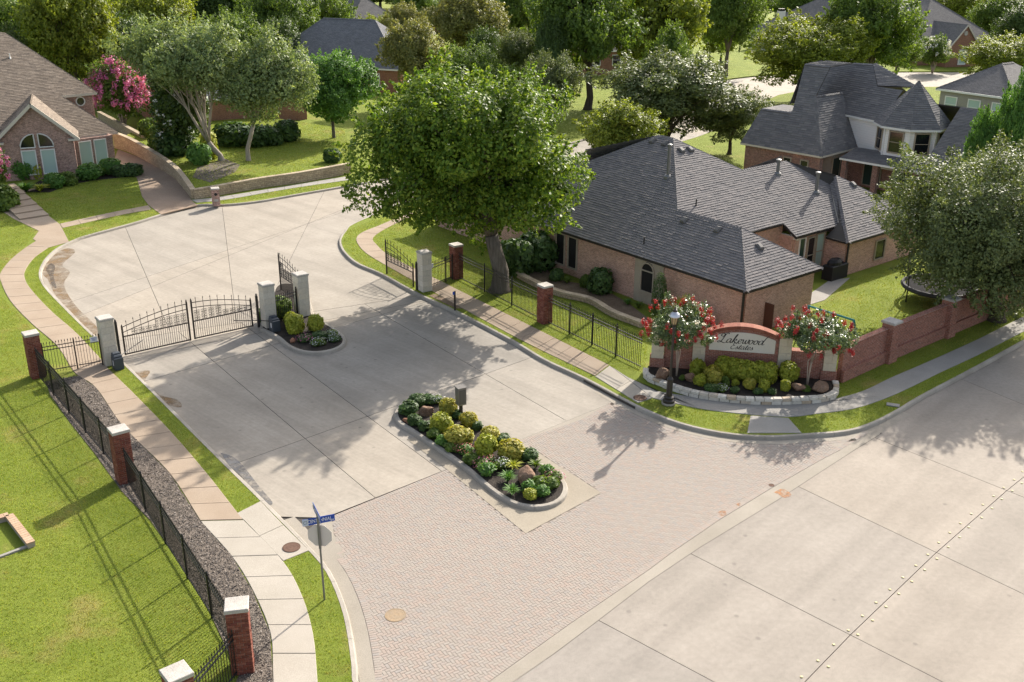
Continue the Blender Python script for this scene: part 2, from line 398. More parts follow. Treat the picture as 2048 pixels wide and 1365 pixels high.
def gutter(name, line, side, w0, w1, m, z=0.004):
    pts = resample(line, 0.6); a = offset(pts, side * w0); c = offset(pts, side * w1); b = MB()
    n = len(pts); fs = [(i, i+1, n+i+1, n+i) if side > 0 else (n+i, n+i+1, i+1, i) for i in range(n - 1)]
    b.add([(p[0], p[1], z) for p in a] + [(p[0], p[1], z) for p in c], fs); return tag(b.build(name, m), kind='structure')
gutter('gutter', cut(KWs, (-4.4, 10), PW(560, 1042)), -1, 0.17, 0.62, M['band'], 0.006)
g = MB(); g.flat(GL([(600,1085),(640,1040),(662,1030),(668,1070),(690,1110),(676,1125),(640,1110)]), 0.003); tag(g.build('gutter', M['band']), kind='structure')
gutter('gutter', cut(KEs, PW(1215, 778), PW(1800, 815)), -1, 0.17, 0.55, M['band'], 0.006)

# ------------------------------------------------------------------ road slabs with sealed joints
def slabs(name, poly, lines, m, z=0.0, gap=0.012, label=None):
    """poly cut by straight joint lines; every cell becomes a slab with a sunken rim"""
    root = tag(bpy.data.objects.new(name, None), kind='structure'); link(root)
    if area2(poly) < 0: poly = poly[::-1]
    bm = bmesh.new(); vv = [bm.verts.new((p[0], p[1], z)) for p in poly]
    for t in tess(poly):
        try: bm.faces.new([vv[i] for i in t])
        except ValueError: pass
    NL = []
    for a, b in lines:
        a = np.array(a[:2]); b = np.array(b[:2]); d = b - a; nn = np.array([-d[1], d[0]]); nn = nn / np.linalg.norm(nn); NL.append((a, nn))
        bmesh.ops.bisect_plane(bm, geom=bm.verts[:] + bm.edges[:] + bm.faces[:], plane_co=(a[0], a[1], z), plane_no=(nn[0], nn[1], 0), dist=1e-5)
    cells = {}
    for f in bm.faces:
        c = f.calc_center_median(); key = tuple(bool((np.array(c[:2]) - a) @ nn > 0) for a, nn in NL); cells.setdefault(key, []).append(f)
    for key, fs in cells.items():
        b2 = bmesh.new(); mp = {}
        for f in fs:
            for v in f.verts:
                if v not in mp: mp[v] = b2.verts.new(v.co)
            try: b2.faces.new([mp[v] for v in f.verts])
            except ValueError: pass
        if sum(f.calc_area() for f in b2.faces) < 0.05: b2.free(); continue
        bmesh.ops.remove_doubles(b2, verts=b2.verts[:], dist=1e-4)
        b2.normal_update()
        r = bmesh.ops.inset_region(b2, faces=b2.faces[:], use_boundary=True, use_even_offset=True, thickness=gap)
        for f in r['faces']: f.material_index = 1
        for e in b2.edges:
            if e.is_boundary:
                for v in e.verts: v.co.z = z - 0.03
        me = bpy.data.meshes.new('slab'); b2.normal_update(); b2.to_mesh(me); b2.free(); me.materials.append(m); me.materials.append(M['groove'] if m is M['road'] else M['groove_pale']); face_uv(me)
        inst('slab', me, root)
    bm.free(); return root
kf = lambda line, a, b, d: offset(resample(cut(line, a, b), 0.7), d)
g2 = lambda x, y: tuple(G(x, y)[:2])
# entry road between pavers and gate line
wl_ = kf(KWs, PW(640, 1128), PW(205, 692), -0.18)       # west side
el_ = kf(KEs, PW(838, 586), PW(1240, 792), -0.18)
wl_ = wl_ if wl_[0][1] < wl_[-1][1] else wl_[::-1]
el_ = el_ if el_[0][1] > el_[-1][1] else el_[::-1]
entry = [g2(650, 1036)] + [p for p in wl_ if p[1] > G(640, 1050)[1]] + el_ + [g2(1034, 883), g2(1196, 986), g2(1052, 1063.5), g2(897, 938)]
Lp = lambda a, b: (g2(*a), g2(*b))
slabs('entry_road', entry, [Lp((383,686),(600,869)), Lp((581,719),(735,833)), Lp((487,922),(735,833)), Lp((324,753),(498,704)), Lp((870,690),(1060,800)), Lp((655,640),(860,600))], M['road'])
# turning circle and street running north-east
w2 = kf(KWs, PW(205, 692), (46, 157.5), -0.18); e2 = kf(KEs, (44, 141), PW(838, 586), -0.18)
w2 = w2 if w2[0][1] < w2[-1][1] else w2[::-1]; e2 = e2 if e2[0][1] > e2[-1][1] else e2[::-1]
circle = w2 + [(60, 159), (110, 163.5), (110, 149), (60, 143.3)] + e2
slabs('street_north', circle, [Lp((140,640),(560,470)), Lp((245,570),(700,420)), Lp((330,640),(240,430)), Lp((470,620),(455,500)), Lp((560,560),(640,400)), ((-14, 84), (-6, 74)), ((0, 95), (10, 90)), ((12, 112), (22, 104)), ((24, 135), (34, 130)), ((46, 140), (44, 160))], M['road'])
# cross street
cj_px = [(1540,1440),(1611,1363),(1700,1271),(1871,1107),(2012,983),(2048,954),(2140,880)]
bl_px = [(890,1430),(1025,1365),(1105,1310),(1185,1250),(1297,1164),(1400,1095),(1551,1003),(1640,945),(1711,899),(1762,868)]
bu_px = [(880,1432),(978,1365),(1060,1306),(1139.5,1249),(1298,1140.6),(1348,1103),(1440,1040),(1550,973),(1640,922),(1690,896),(1738,866)]
cj = GL(cj_px); bl = GL(bl_px); bu = GL(bu_px)
ke3 = kf(KEs, PW(1700, 858), PW(2200, 598), -0.18); ke3 = ke3 if ke3[0][0] < ke3[-1][0] else ke3[::-1]
cross_n = [(-6, -2), (-3.5, 16)] + bl + [p for p in ke3 if p[0] > bl[-1][0] + 0.4] + [(60, 71.5), (75, 70)] + cj[::-1] + [(6, 8), (2, -2)]
tl = [Lp((1589,970),(1872,1105)), Lp((1386,1110),(1700,1270)), Lp((1195,1240),(1420,1360)), Lp((1760,880),(2010,980)), Lp((1950,770),(2048,810))]
slabs('cross_street', cross_n, tl, M['street'])
cross_s = cj + [(75, 69.9), (75, 40), (40, 10), (10, -2), (2.2, -2), (6.1, 8)]
slabs('cross_street', cross_s, tl + [((10.4, 12), (34, 43))], M['street'])
bd = MB(); bd.flat(bu + bl[::-1], 0.004); tag(bd.build('band', M['band']), kind='structure')
g = MB(); g.flat([(-4.5, -2), (-4.6, 26), (0.5, 25), (3.5, 20), (1, -2)], -0.012); tag(g.build('gutter', M['band']), kind='structure')
g = MB(); g.flat(GL([(1690,905),(1660,890),(1700,862),(1745,845),(1800,822),(1790,850),(1730,885)]), 0.0025); tag(g.build('gutter', M['band']), kind='structure')
# tan apron round the island
mg = MB(); mg.flat(inset_poly(GL([(897,938),(1052,1063.5),(1196,986),(1034,883),(990,872),(900,860),(820,880)]), -0.09), 0.0125); tag(mg.build('island_apron', M['margin']), kind='structure')

g = MB(); g.flat(GL([(1022,878),(1036,893),(1170,850),(1262,808),(1240,790),(1150,832)]), -0.004); tag(g.build('edge_strip', M['band']), kind='structure')
# ------------------------------------------------------------------ herringbone pavers
M['paver'] = island_var('paver', [(0.325, 0.285, 0.245), (0.35, 0.285, 0.24), (0.31, 0.285, 0.258), (0.36, 0.295, 0.248), (0.33, 0.295, 0.257), (0.345, 0.305, 0.262)], 0.85, 30, 0.25)
M['paver_one'] = island_var('paver_single', [(0.325, 0.285, 0.245), (0.35, 0.285, 0.24), (0.31, 0.285, 0.258), (0.36, 0.295, 0.248), (0.33, 0.295, 0.257), (0.345, 0.305, 0.262)], 0.85, 30, 0.25, objrand=True)
M['paver_joint'] = mat('joint_sand', (0.225, 0.192, 0.16), 1.0)
gl = kf(KWs, (-4.4, 10), PW(645, 1110), -0.62); gl = gl if gl[0][1] < gl[-1][1] else gl[::-1]
gr = kf(KEs, PW(1232, 790), PW(1700, 858), -0.55); gr = gr if gr[0][0] < gr[-1][0] else gr[::-1]
pv_poly = [g2(897, 938), g2(1052, 1063.5), g2(1196, 986), g2(1034, 883), g2(1160, 840)] + [p for p in gr if p[0] > G(1208,808)[0]] + bu[::-1][0:] + [p for p in gl if p[1] > bu[0][1]] + [g2(655, 1036)]
pv_root = tag(bpy.data.objects.new('paving', None), kind='structure'); link(pv_root)
pb = MB(); pb.flat(pv_poly, -0.006); pb.build('joint_bed', M['paver_joint'], pv_root)
ax = np.array(G(897, 938)[:2]) - np.array(G(1052, 1063.5)[:2]); ang = math.atan2(ax[1], ax[0]) + math.radians(0)
W_, gp = 0.104, 0.006
cx = np.array([np.mean([p[0] for p in pv_poly]), np.mean([p[1] for p in pv_poly])])
N = 170
cells = []
for a in range(-N, N):
    for b in range(-N // 2, N // 2):
        # horizontal brick at (2b... ) stepping diagonally
        x0 = a + 4 * b; y0 = a
        cells.append((x0 + 1.0, y0 + 0.5, 0)); cells.append((x0 + 2.5, y0 + 0.0, 1))
C = np.array(cells, float); C[:, :2] *= W_
ca, sa = math.cos(ang), math.sin(ang)
XY = np.stack([C[:, 0]*ca - C[:, 1]*sa + cx[0], C[:, 0]*sa + C[:, 1]*ca + cx[1]], 1)
ok = inside(XY, pv_poly)
for dx in (-0.09, 0.09):
    for dy in (-0.09, 0.09): ok &= inside(XY + np.array([dx, dy]), pv_poly)
XY = XY[ok]; O = C[ok][:, 2]
d2 = (XY**2).sum(1); order = np.argsort(d2); vis = [i for i in order if 752 < PX((*XY[i], 0))[0] < 2000 and PX((*XY[i], 0))[1] < 1358]
near = set(vis[:290])
hx, hy, b_ = W_ - gp / 2, W_ / 2 - gp / 2, 0.003
def paver_geo():
    P = [(-hx,-hy,-.02),(hx,-hy,-.02),(hx,hy,-.02),(-hx,hy,-.02),(-hx,-hy,0),(hx,-hy,0),(hx,hy,0),(-hx,hy,0),(-hx+b_,-hy+b_,b_),(hx-b_,-hy+b_,b_),(hx-b_,hy-b_,b_),(-hx+b_,hy-b_,b_)]
    return P, [(0,1,5,4),(1,2,6,5),(2,3,7,6),(3,0,4,7),(4,5,9,8),(5,6,10,9),(6,7,11,10),(7,4,8,11),(8,9,10,11)]
PG, PF = paver_geo(); PGa = np.array(PG)
q = MB(); q.add(PG, PF); pme = q.mesh('paver', M['paver_one'])
vs_all = []; fs_all = []
for i in range(len(XY)):
    an = ang + (math.pi / 2 if O[i] else 0); zz = random.uniform(-0.002, 0.003)
    if i in near:
        inst('paver', pme, pv_root, Matrix.Translation((*XY[i], zz)) @ Matrix.Rotation(an, 4, 'Z'))
    else:
        c, s = math.cos(an), math.sin(an); b0 = len(vs_all)
        vs_all.extend([(p[0]*c - p[1]*s + XY[i][0], p[0]*s + p[1]*c + XY[i][1], p[2] + zz) for p in PG]); fs_all.extend([tuple(k + b0 for k in f) for f in PF])
pm = MB(); pm.v = vs_all; pm.f = fs_all; pm.m = [0]*len(fs_all)
# soldier courses along the edges
def soldier(line, side):
    pts = resample(line, W_); o = offset(pts, side * 0.115)
    for i in range(len(pts) - 1):
        a = np.array(o[i]); b = np.array(o[i+1]); d = b - a; an = math.atan2(d[1], d[0]) + math.pi / 2; c, s = math.cos(an), math.sin(an); m_ = (a + b) / 2
        pm.add([(p[0]*c - p[1]*s + m_[0], p[0]*s + p[1]*c + m_[1], p[2] + 0.004) for p in PG], PF)
for ln in (bu, [p for p in gl if p[1] > bu[0][1]][::-1], [p for p in gr if p[0] > G(1208,808)[0]][::-1], [g2(897, 938), g2(1052, 1063.5)], [g2(1052, 1063.5), g2(1196, 986)], [g2(1196,986), g2(1034,883)], [g2(1034,883), g2(1160,840), [p for p in gr if p[0] > G(1208,808)[0]][0]], [g2(655,1036), g2(897,938)]):
    soldier(ln, 1 if ln[0] != g2(1034,883) and ln[0] != g2(655,1036) else -1)
tag(pm.build('paver_field', M['paver'], pv_root), kind='stuff')

# ------------------------------------------------------------------ sidewalks: one slab after another
EXCL = []       # plan areas without grass
def walk(name, left, right, step, mats, z=ZK + 0.012, n=None):
    root = tag(bpy.data.objects.new(name, None), kind='structure'); link(root)
    l = GL(left, z); r = GL(right, z); l = smoothline(l, 5); r = smoothline(r, 5)
    n = n or max(1, int(round((length(l) + length(r)) / 2 / step))); sub = 3
    l = resample(l, n=n*sub); r = resample(r, n=n*sub); EXCL.append(l + r[::-1])
    for i in range(n):
        b = MB(); pl = [np.array(l[i*sub+k]) for k in range(sub+1)] + [np.array(r[i*sub+sub-k]) for k in range(sub+1)]
        pl = inset_poly([tuple(p) for p in pl], 0.008); zz = z + random.uniform(-0.003, 0.003)
        inner = inset_poly(pl, 0.012); k = len(pl)
        if area2(pl) < 0: pl = pl[::-1]; inner = inner[::-1]
        b.add([(p[0], p[1], z - 0.1) for p in pl] + [(p[0], p[1], zz - 0.008) for p in pl], [(j, (j+1) % k, k+(j+1) % k, k+j) for j in range(k)])
        b.add([(p[0], p[1], zz - 0.008) for p in pl] + [(p[0], p[1], zz) for p in inner], [(j, (j+1) % k, k+(j+1) % k, k+j) for j in range(k)])
        b.add([(p[0], p[1], zz) for p in inner], [tuple(range(k))])
        b.build('slab', mats(i, n) if callable(mats) else mats, root)
    return root
walk('sidewalk_west', [(548,1440),(545,1340),(540,1265),(505.7,1182),(464,1114),(400,1042)], [(640,1440),(634,1340.6),(626,1265),(604,1190),(566,1122),(487,1040)], 1.35, M['walk_new'])
walk('sidewalk_west', [(400,1041),(340,948),(268,876),(236,841),(191.6,776),(157,752)], [(486,1039),(415,948),(340,861),(274,793),(229,749),(216,737)], 1.35, M['walk_old'])
walk('sidewalk_west', [(157,752),(143.7,738.7),(113,691),(61.6,646),(20.5,602),(2,565),(0,547),(20.5,520),(48,497.5),(75,480)], [(216,737),(202,718),(150.5,663.5),(102.6,622),(61.6,578),(49.6,556),(51,540),(68.4,516),(96,496),(118,482)], 1.5, M['walk_old'])
walk('inlet_apron', [(472,1027),(487,1040),(566,1122)], [(521,1002),(570,1053),(618,1101)], 3.0, M['walk_new'], n=2)
walk('sidewalk_street', [(119.7,447.6),(223,425),(296.6,411)], [(125,456),(242,430),(303,419)], 1.5, M['walk_old'])
walk('sidewalk_street', [(383,400),(445,393),(582,371),(700,352)], [(393,405.5),(455,399),(582,377),(700,360)], 1.5, M['walk_grey'])
walk('sidewalk_east', [(821,424),(763,449),(715,471),(723.5,499),(770,530),(868,584)], [(835,430),(790,448),(748,473),(753,489),(786,515),(900,571)], 1.5, M['walk_old'])
walk('sidewalk_east', [(868,585),(1030,674),(1190,752)], [(900,571.5),(1064,653),(1218,730)], 1.5, M['walk_old'])
walk('inlet_apron_east', [(1190,753),(1276,806)], [(1219,731),(1305,796)], 1.6, M['walk_new'])
walk('sidewalk_corner', [(1305,796),(1355,808),(1404,818),(1456,825),(1500,829),(1577,834),(1634,827.5),(1706,818),(1771,797),(1823,774),(1882,744.5),(1950,713),(2048,663),(2200,588)], [(1224,734),(1262,758),(1300,779),(1382,793),(1437,802),(1492,807.5),(1550,808),(1628,806),(1671,797),(1726,781.6),(1784,754),(1843,729),(1950,681),(2048,632)], 1.5, M['walk_grey'])
walk('kerb_ramp', [(1501,831),(1494,866)], [(1577,836),(1604,866)], 1.6, M['walk_grey'], n=1)
# driveway, front walk with steps, far patio
def sheet(name, pxs, m, z=ZK + 0.01, smooth=False, excl=True, kind='structure', th=0.06):
    p = GL(pxs, z); p = smoothline(p + [p[0]], 4)[:-1] if smooth else p
    b = MB(); b.flat(p, z)
    q = p if area2(p) > 0 else p[::-1]; n = len(q)
    b.add([(a[0], a[1], z - th) for a in q] + [(a[0], a[1], z) for a in q], [(i, (i+1) % n, n+(i+1) % n, n+i) for i in range(n)])
    if excl: EXCL.append(p)
    return tag(b.build(name, m), kind=kind)
sheet('driveway', [(236,299),(308,326),(345,352),(359,362.6),(385,403),(395,411),(322,429),(297,410.5),(284,393),(273.7,355.8),(225,330)], M['drive'])
sheet('driveway', [(560,262),(610,258),(672,262),(668,292),(640,285),(588,280)], M['walk_new'])
sheet('walkway', [(31,383),(120,449),(138,484),(92,497),(66,478),(78,462),(28,438),(-30,400)], M['walk_old'])
steps = tag(link(bpy.data.objects.new('garden_steps', None)), kind='structure')
for i in range(6):
    t = i/6.0; lf = lambda q: (40 - 62*q, 441 - 50*q); rf = lambda q: (98 - 68*q, 432 - 52*q)
    pp = GL([lf(t), rf(t), rf(1.0), lf(1.0)], ZK); MB().prism(pp, 0.0, ZK + 0.03 + 0.085*(i + 1)).build('step', M['walk_old'], steps)
# planting beds
sheet('fence_bed', [(92,762),(157,752),(192,776),(236,841),(268,876),(340,948),(400,1042),(464,1114),(505,1182),(540,1265),(545,1340),(548,1440),(440,1440),(478,1350),(415,1215),(352,1115),(300,1040),(245,985),(188,905),(140,845),(100,790)], M['gravel'], ZK + 0.006)
sheet('wall_bed', [(1120,560),(1200,575),(1255,605),(1300,640),(1290,650),(1225,630),(1180,604),(1120,590),(1070,570),(1020,540),(985,500),(1030,490)], M['soil'], ZK + 0.03)
sheet('verge_soil', [(869,588),(903,603),(925,617),(912,617),(880,602),(858,592)], M['soil'], ZK + 0.006)
sheet('house_bed', [(96,352),(170,352),(268,340),(272,352),(180,362),(130,372),(100,385),(40,384)], M['mulch'], ZK + 0.006)
sheet('rock_bed', [(395,335),(450,318),(480,330),(470,345),(420,365),(385,355)], M['gravel'], ZK + 0.632)
# stains and puddles
def stain(name, pxs, m, z=0.0065): return sheet(name, pxs, M[m], z, True, False, 'structure', 0.001)
stain('silt_stain', [(96,560),(84,545),(92,528),(118,503),(140,497),(150,505),(125,530),(140,545),(128,570),(150,610),(190,650),(222,690),(205,692),(150,632),(112,592)], 'silt')
stain('puddle', [(99,552),(92,538),(101,527),(110,533),(107,552),(113,575),(104,572)], 'wet', 0.0095)
stain('puddle', [(300,800),(325,808),(352,828),(402,885),(455,930),(488,958),(470,962),(425,920),(365,858),(320,815)], 'wet_grey')
stain('silt_stain', [(267,745),(300,742),(290,765),(320,790),(355,800),(362,815),(325,806),(285,775)], 'silt')
stain('puddle', [(440,905),(475,920),(520,975),(545,1005),(532,1008),(500,975),(465,940)], 'wet_grey')
stain('rust_mark', [(1548,985),(1565,978),(1583,990),(1570,996)], 'rust_stain')
stain('rust_mark', [(1436,1025),(1448,1020),(1453,1030),(1442,1032)], 'rust_stain', 0.011)
stain('rust_mark', [(1470,1010),(1480,1006),(1480,1013)], 'rust_stain', 0.011)
# ------------------------------------------------------------------ iron, stone, brick
M['iron'] = mat('black_iron', (0.012, 0.012, 0.013), 0.45, 0.4)
M['iron_brown'] = mat('weathered_iron', (0.03, 0.022, 0.018), 0.6, 0.35)
M['limestone'] = island_var('limestone', [(0.60, 0.55, 0.46), (0.66, 0.61, 0.52), (0.56, 0.52, 0.44), (0.63, 0.57, 0.47)], 0.9, 14, 0.18, objrand=True)
M['cap'] = speckle('cast_stone_cap', (0.56, 0.52, 0.47), (0.66, 0.62, 0.56), 2.5, 40, amt=0.45, big=0.5, bigscale=1.2)
M['mortar'] = mat('mortar', (0.36, 0.31, 0.26), 0.95)
RED = [(0.22, 0.072, 0.046), (0.28, 0.098, 0.065), (0.17, 0.06, 0.043), (0.25, 0.078, 0.052), (0.33, 0.14, 0.10), (0.20, 0.065, 0.05)]
M['brick_one'] = island_var('red_brick_single', RED, 0.9, 20, 0.35, objrand=True)
M['brick_isl'] = island_var('red_brick', RED, 0.9, 20, 0.35)
M['brick_red'] = brick_mat('red_brickwork', (0.37, 0.145, 0.10), (0.235, 0.092, 0.068), (0.48, 0.38, 0.31), wash=0.7)
M['brick_pink'] = brick_mat('pink_brickwork', (0.60, 0.345, 0.26), (0.40, 0.215, 0.16), (0.66, 0.56, 0.47), var=0.45, ms=0.014)
M['brick_mix'] = brick_mat('tumbled_brickwork', (0.52, 0.32, 0.26), (0.28, 0.16, 0.13), (0.60, 0.53, 0.47), var=0.85, wash=0.9, washcol=(0.55, 0.47, 0.42))
M['brick_dark'] = brick_mat('red_grey_brickwork', (0.36, 0.18, 0.14), (0.22, 0.12, 0.095), (0.52, 0.46, 0.41), var=0.9)
M['brick_far'] = brick_mat('orange_brickwork', (0.36, 0.17, 0.105), (0.27, 0.12, 0.08), (0.42, 0.33, 0.26))
M['stonewall'] = brick_mat('ledge_stone', (0.50, 0.41, 0.28), (0.38, 0.30, 0.205), (0.24, 0.19, 0.135), w=0.42, h=0.15, ms=0.02, bumpd=0.04, var=0.8)
M['white_stone'] = island_var('white_edging_stone', [(0.62, 0.58, 0.50), (0.70, 0.66, 0.58), (0.55, 0.50, 0.42), (0.66, 0.62, 0.55), (0.50, 0.40, 0.29)], 0.9, 10, 0.25, objrand=True)

def brick_pillar(label, px, rz, w=0.60, h=2.08, single=True, zc=0.11, group='red brick fence pillars', z0=ZK):
    x, y = G(px[0], px[1], z0)[:2]; t = thing('brick_pillar', label, 'pillar', (x, y, z0), rz, group); MT = WM[t.name]
    MB().box((0, 0, h/2), (w - 0.03, w - 0.03, h)).build('mortar_core', M['mortar'], t, M=MT)
    MB().box((0, 0, h + zc/2), (w + 0.05, w + 0.05, zc), bev=0.015).build('stone_cap', M['cap'], t, M=MT)
    rows = int(h / 0.0775); rh = h / rows; nb = 3; bl_ = w / nb
    one = MB().box((0, 0, 0), (bl_ - 0.011, 0.10, rh - 0.011), bev=0.004).mesh('brick', M['brick_one']) if single else None
    acc = MB()
    for r in range(rows):
        for s in range(4):
            for k in range(nb):
                off = (k + 0.5) * bl_ - w/2 + (bl_/2 if r % 2 else 0)
                L = bl_
                if off + bl_/2 > w/2 + 0.001: continue
                if r % 2 and k == 0 and not single: pass
                dpt = w/2 - 0.05 + random.uniform(-0.004, 0.005)
                Mx = Matrix.Rotation(s * math.pi/2, 4, 'Z') @ Matrix.Translation((off, -dpt, (r + 0.5) * rh))
                if single: inst('brick', one, t, MT @ Mx)
                else:
                    v = Mx @ Vector((0, 0, 0)); acc.box((v.x, v.y, v.z), (bl_ - 0.011, 0.10, rh - 0.011), s * math.pi/2)
            if r % 2:      # half bats close the alternate courses
                for sx in (-1, 1):
                    Mx = Matrix.Rotation(s * math.pi/2, 4, 'Z') @ Matrix.Translation((sx * (w/2 - bl_/4), -(w/2 - 0.05), (r + 0.5) * rh)); v = Mx @ Vector((0, 0, 0))
                    acc.box((v.x, v.y, v.z), (bl_/2 - 0.011, 0.10, rh - 0.011), s * math.pi/2)
    tag(acc.build('brick_courses', M['brick_isl'], t, M=MT), kind='stuff')
    return t
def stone_pillar(label, px, rz, w=0.62, h=2.25, z0=ZK, group='limestone gate pillars'):
    x, y = G(px[0], px[1], z0)[:2]; t = thing('stone_pillar', label, 'pillar', (x, y, z0), rz, group); MT = WM[t.name]
    MB().box((0, 0, h/2), (w - 0.04, w - 0.04, h)).build('mortar_core', M['mortar'], t, M=MT)
    MB().box((0, 0, h + 0.06), (w + 0.06, w + 0.06, 0.12), bev=0.03).build('stone_cap', M['cap'], t, M=MT)
    n = 7; rh = h / n
    for r in range(n):
        ax_ = r % 2; sp = w * (0.36 if (r // 2) % 2 else 0.64)
        for a, b in ((0, sp), (sp, w)):
            c = (a + b)/2 - w/2; L = b - a - 0.010
            size = (L, w, rh - 0.012) if ax_ == 0 else (w, L, rh - 0.012); loc = (c, 0, (r + 0.5)*rh) if ax_ == 0 else (0, c, (r + 0.5)*rh)
            MB().box(loc, size, bev=0.006).build('stone_block', M['limestone'], t, M=MT)
    return t

# ------------------------------------------------------------------ iron fence
picket_cache = {}
def picket_mesh(h, r=0.0085, finial=True):
    k = (round(h, 2), r, finial)
    if k not in picket_cache:
        b = MB().box((0, 0, h/2), (2*r, 2*r, h))
        if finial: b.lathe([(0.006, 0), (0.024, 0.03), (0.020, 0.055), (0.001, 0.12)], (0, 0, h), 6)
        picket_cache[k] = b.mesh('picket', M['iron'])
    return picket_cache[k]
def fence(label, a, b, h=1.42, npost=1, z0=ZK, spacing=0.125, end_posts=(False, False), finial=True):
    a = np.array(a[:2], float); b = np.array(b[:2], float); d = b - a; L = np.linalg.norm(d); an = math.atan2(d[1], d[0])
    t = thing('iron_fence', label, 'fence', (*a, z0), an, 'black iron fence runs'); MT = WM[t.name]
    for z in (h - 0.03, h - 0.20, 0.12):
        MB().box((L/2, 0, z), (L, 0.035, 0.035)).build('rail', M['iron'], t, M=MT)
    ps = [L * (k + 1) / (npost + 1) for k in range(npost)] + ([0.03] if end_posts[0] else []) + ([L - 0.03] if end_posts[1] else [])
    pb = MB().box((0, 0, (h + 0.14)/2), (0.065, 0.065, h + 0.14)).lathe([(0.02, 0), (0.04, 0.03), (0.035, 0.06), (0.001, 0.13)], (0, 0, h + 0.14), 8).mesh('post', M['iron'])
    for x in ps: inst('post', pb, t, MT @ Matrix.Translation((x, 0, 0)))
    n = int(L / spacing); me = picket_mesh(h + 0.03, finial=finial)
    for k in range(n):
        x = (k + 0.5) * L / n
        if all(abs(x - p) > 0.05 for p in ps): inst('picket', me, t, MT @ Matrix.Translation((x, 0, 0.02)))
    return t
rzL = math.atan2(*(np.array(G(255,965)[:2]) - np.array(G(75,755)[:2]))[::-1])
rzR = math.atan2(*(np.array(G(1088,648)[:2]) - np.array(G(913,560)[:2]))[::-1])
rzG = math.atan2(*(np.array(G(388,682)[:2]) - np.array(G(250,713)[:2]))[::-1])
# west side
brick_pillar('red brick pillar with pale cap joined to the left walk gate', (76,753), rzG, single=False)
brick_pillar('red brick pillar with flaking white cap between sidewalk bed and lawn', (252,961), rzG)
brick_pillar('tall red brick pillar with white cap at the bottom of the sidewalk bed', (487,1336), R(12))
brick_pillar('red brick pillar cut by the bottom edge with only its white cap region visible', (372,1480), R(40), single=False)
c2 = lambda x, y: np.array(G(x, y, ZK)[:2])
def lerp(a, b, t): return a + (b - a) * t
def between(a, b, m=0.30):
    d = (b - a) / np.linalg.norm(b - a); return a + d*m, b - d*m
fa, fb = between(c2(76,753), c2(252,961)); fence('black iron fence running from the left gate pillar to the second pillar', fa, fb, npost=4)
fa, fb = between(c2(252,961), c2(487,1336)); fence('black iron fence beside the gravel bed, nearest run along the lawn', fa, fb, npost=4)
fa, fb = between(c2(487,1336), c2(372,1480)); fence('short black iron fence between the two pillars at the bottom', fa, fb, npost=0)
# east side
brick_pillar('red brick pillar beside the right walk gate under the big tree', (913,556), rzR, single=False, h=2.0)
brick_pillar('red brick pillar standing alone midway along the right fence', (1089,645), rzR, single=False, h=2.02)
fa, fb = between(c2(913,556), c2(1089,645)); fence('black iron fence in front of the big tree trunk', fa, fb, npost=2, h=1.5)
fa, fb = between(c2(1089,645), c2(1290,742)); fence('black iron fence from the middle pillar to the name wall', fa, fb, npost=3, h=1.5)
# walk gates
def walk_gate(label, a, b, sign_side, swing=0.5, h=1.42):
    a = np.array(a[:2], float); b = np.array(b[:2], float); d = b - a; L = np.linalg.norm(d); an = math.atan2(d[1], d[0])
    t = thing('walk_gate', label, 'gate', (*a, ZK), an, 'iron walk gates'); MT = WM[t.name]
    xs = L * swing
    for x in (0.05, xs, L - 0.05):
        MB().box((x, 0, (h + .1)/2), (0.06, 0.06, h + 0.1)).lathe([(0.02, 0), (0.035, 0.03), (0.001, 0.1)], (x, 0, h + 0.1), 8).build('post', M['iron_brown'], t, M=MT)
    for x0, x1 in ((0.08, xs - 0.05), (xs + 0.06, L - 0.1)):
        for z in (h - 0.05, h - 0.22, 0.2): MB().box(((x0 + x1)/2, 0, z), (x1 - x0, 0.035, 0.035)).build('rail', M['iron_brown'], t, M=MT)
        n = int((x1 - x0)/0.125); me = picket_mesh(h + 0.02)
        for k in range(n): inst('picket', me, t, MT @ Matrix.Translation((x0 + (k + .5)*(x1 - x0)/n, 0, 0.06)))
    sx = L - 0.28 if sign_side > 0 else 0.25
    s = MB().box((sx, -0.035, h - 0.06), (0.34, 0.012, 0.26)).build('notice_plate', M['plate'], t, M=MT)
    for k, z in enumerate((0.06, 0.0, -0.05)): MB().box((sx, -0.043, h - 0.06 + z), (0.24 - 0.05*k, 0.004, 0.02)).build('notice_line', M['blue'], s, M=MT)
M['plate'] = mat('white_plate', (0.72, 0.74, 0.76), 0.5); M['blue'] = mat('street_sign_blue', (0.02, 0.07, 0.36), 0.45)
fa, fb = between(c2(76,753), c2(222,727), 0.32); walk_gate('black iron walk gate with white notice across the left sidewalk', fa, fb, 1, 0.55)
fa, fb = between(c2(850,582), c2(913,556), 0.34); walk_gate('black iron walk gate with white notice by the big tree', fa, fb, -1, 0.7)
# gate pillars
SP = [(222,727), (539,652), (606,630), (850,581)]
stone_pillar('pale limestone pillar at the left end of the closed gate', SP[0], rzG)
stone_pillar('grey capped limestone pillar right of the closed gate', SP[1], rzG)
stone_pillar('limestone pillar on the small island beside the open gate', SP[2], rzG)
stone_pillar('cream limestone pillar beside the open gate and the big tree', SP[3], rzR)
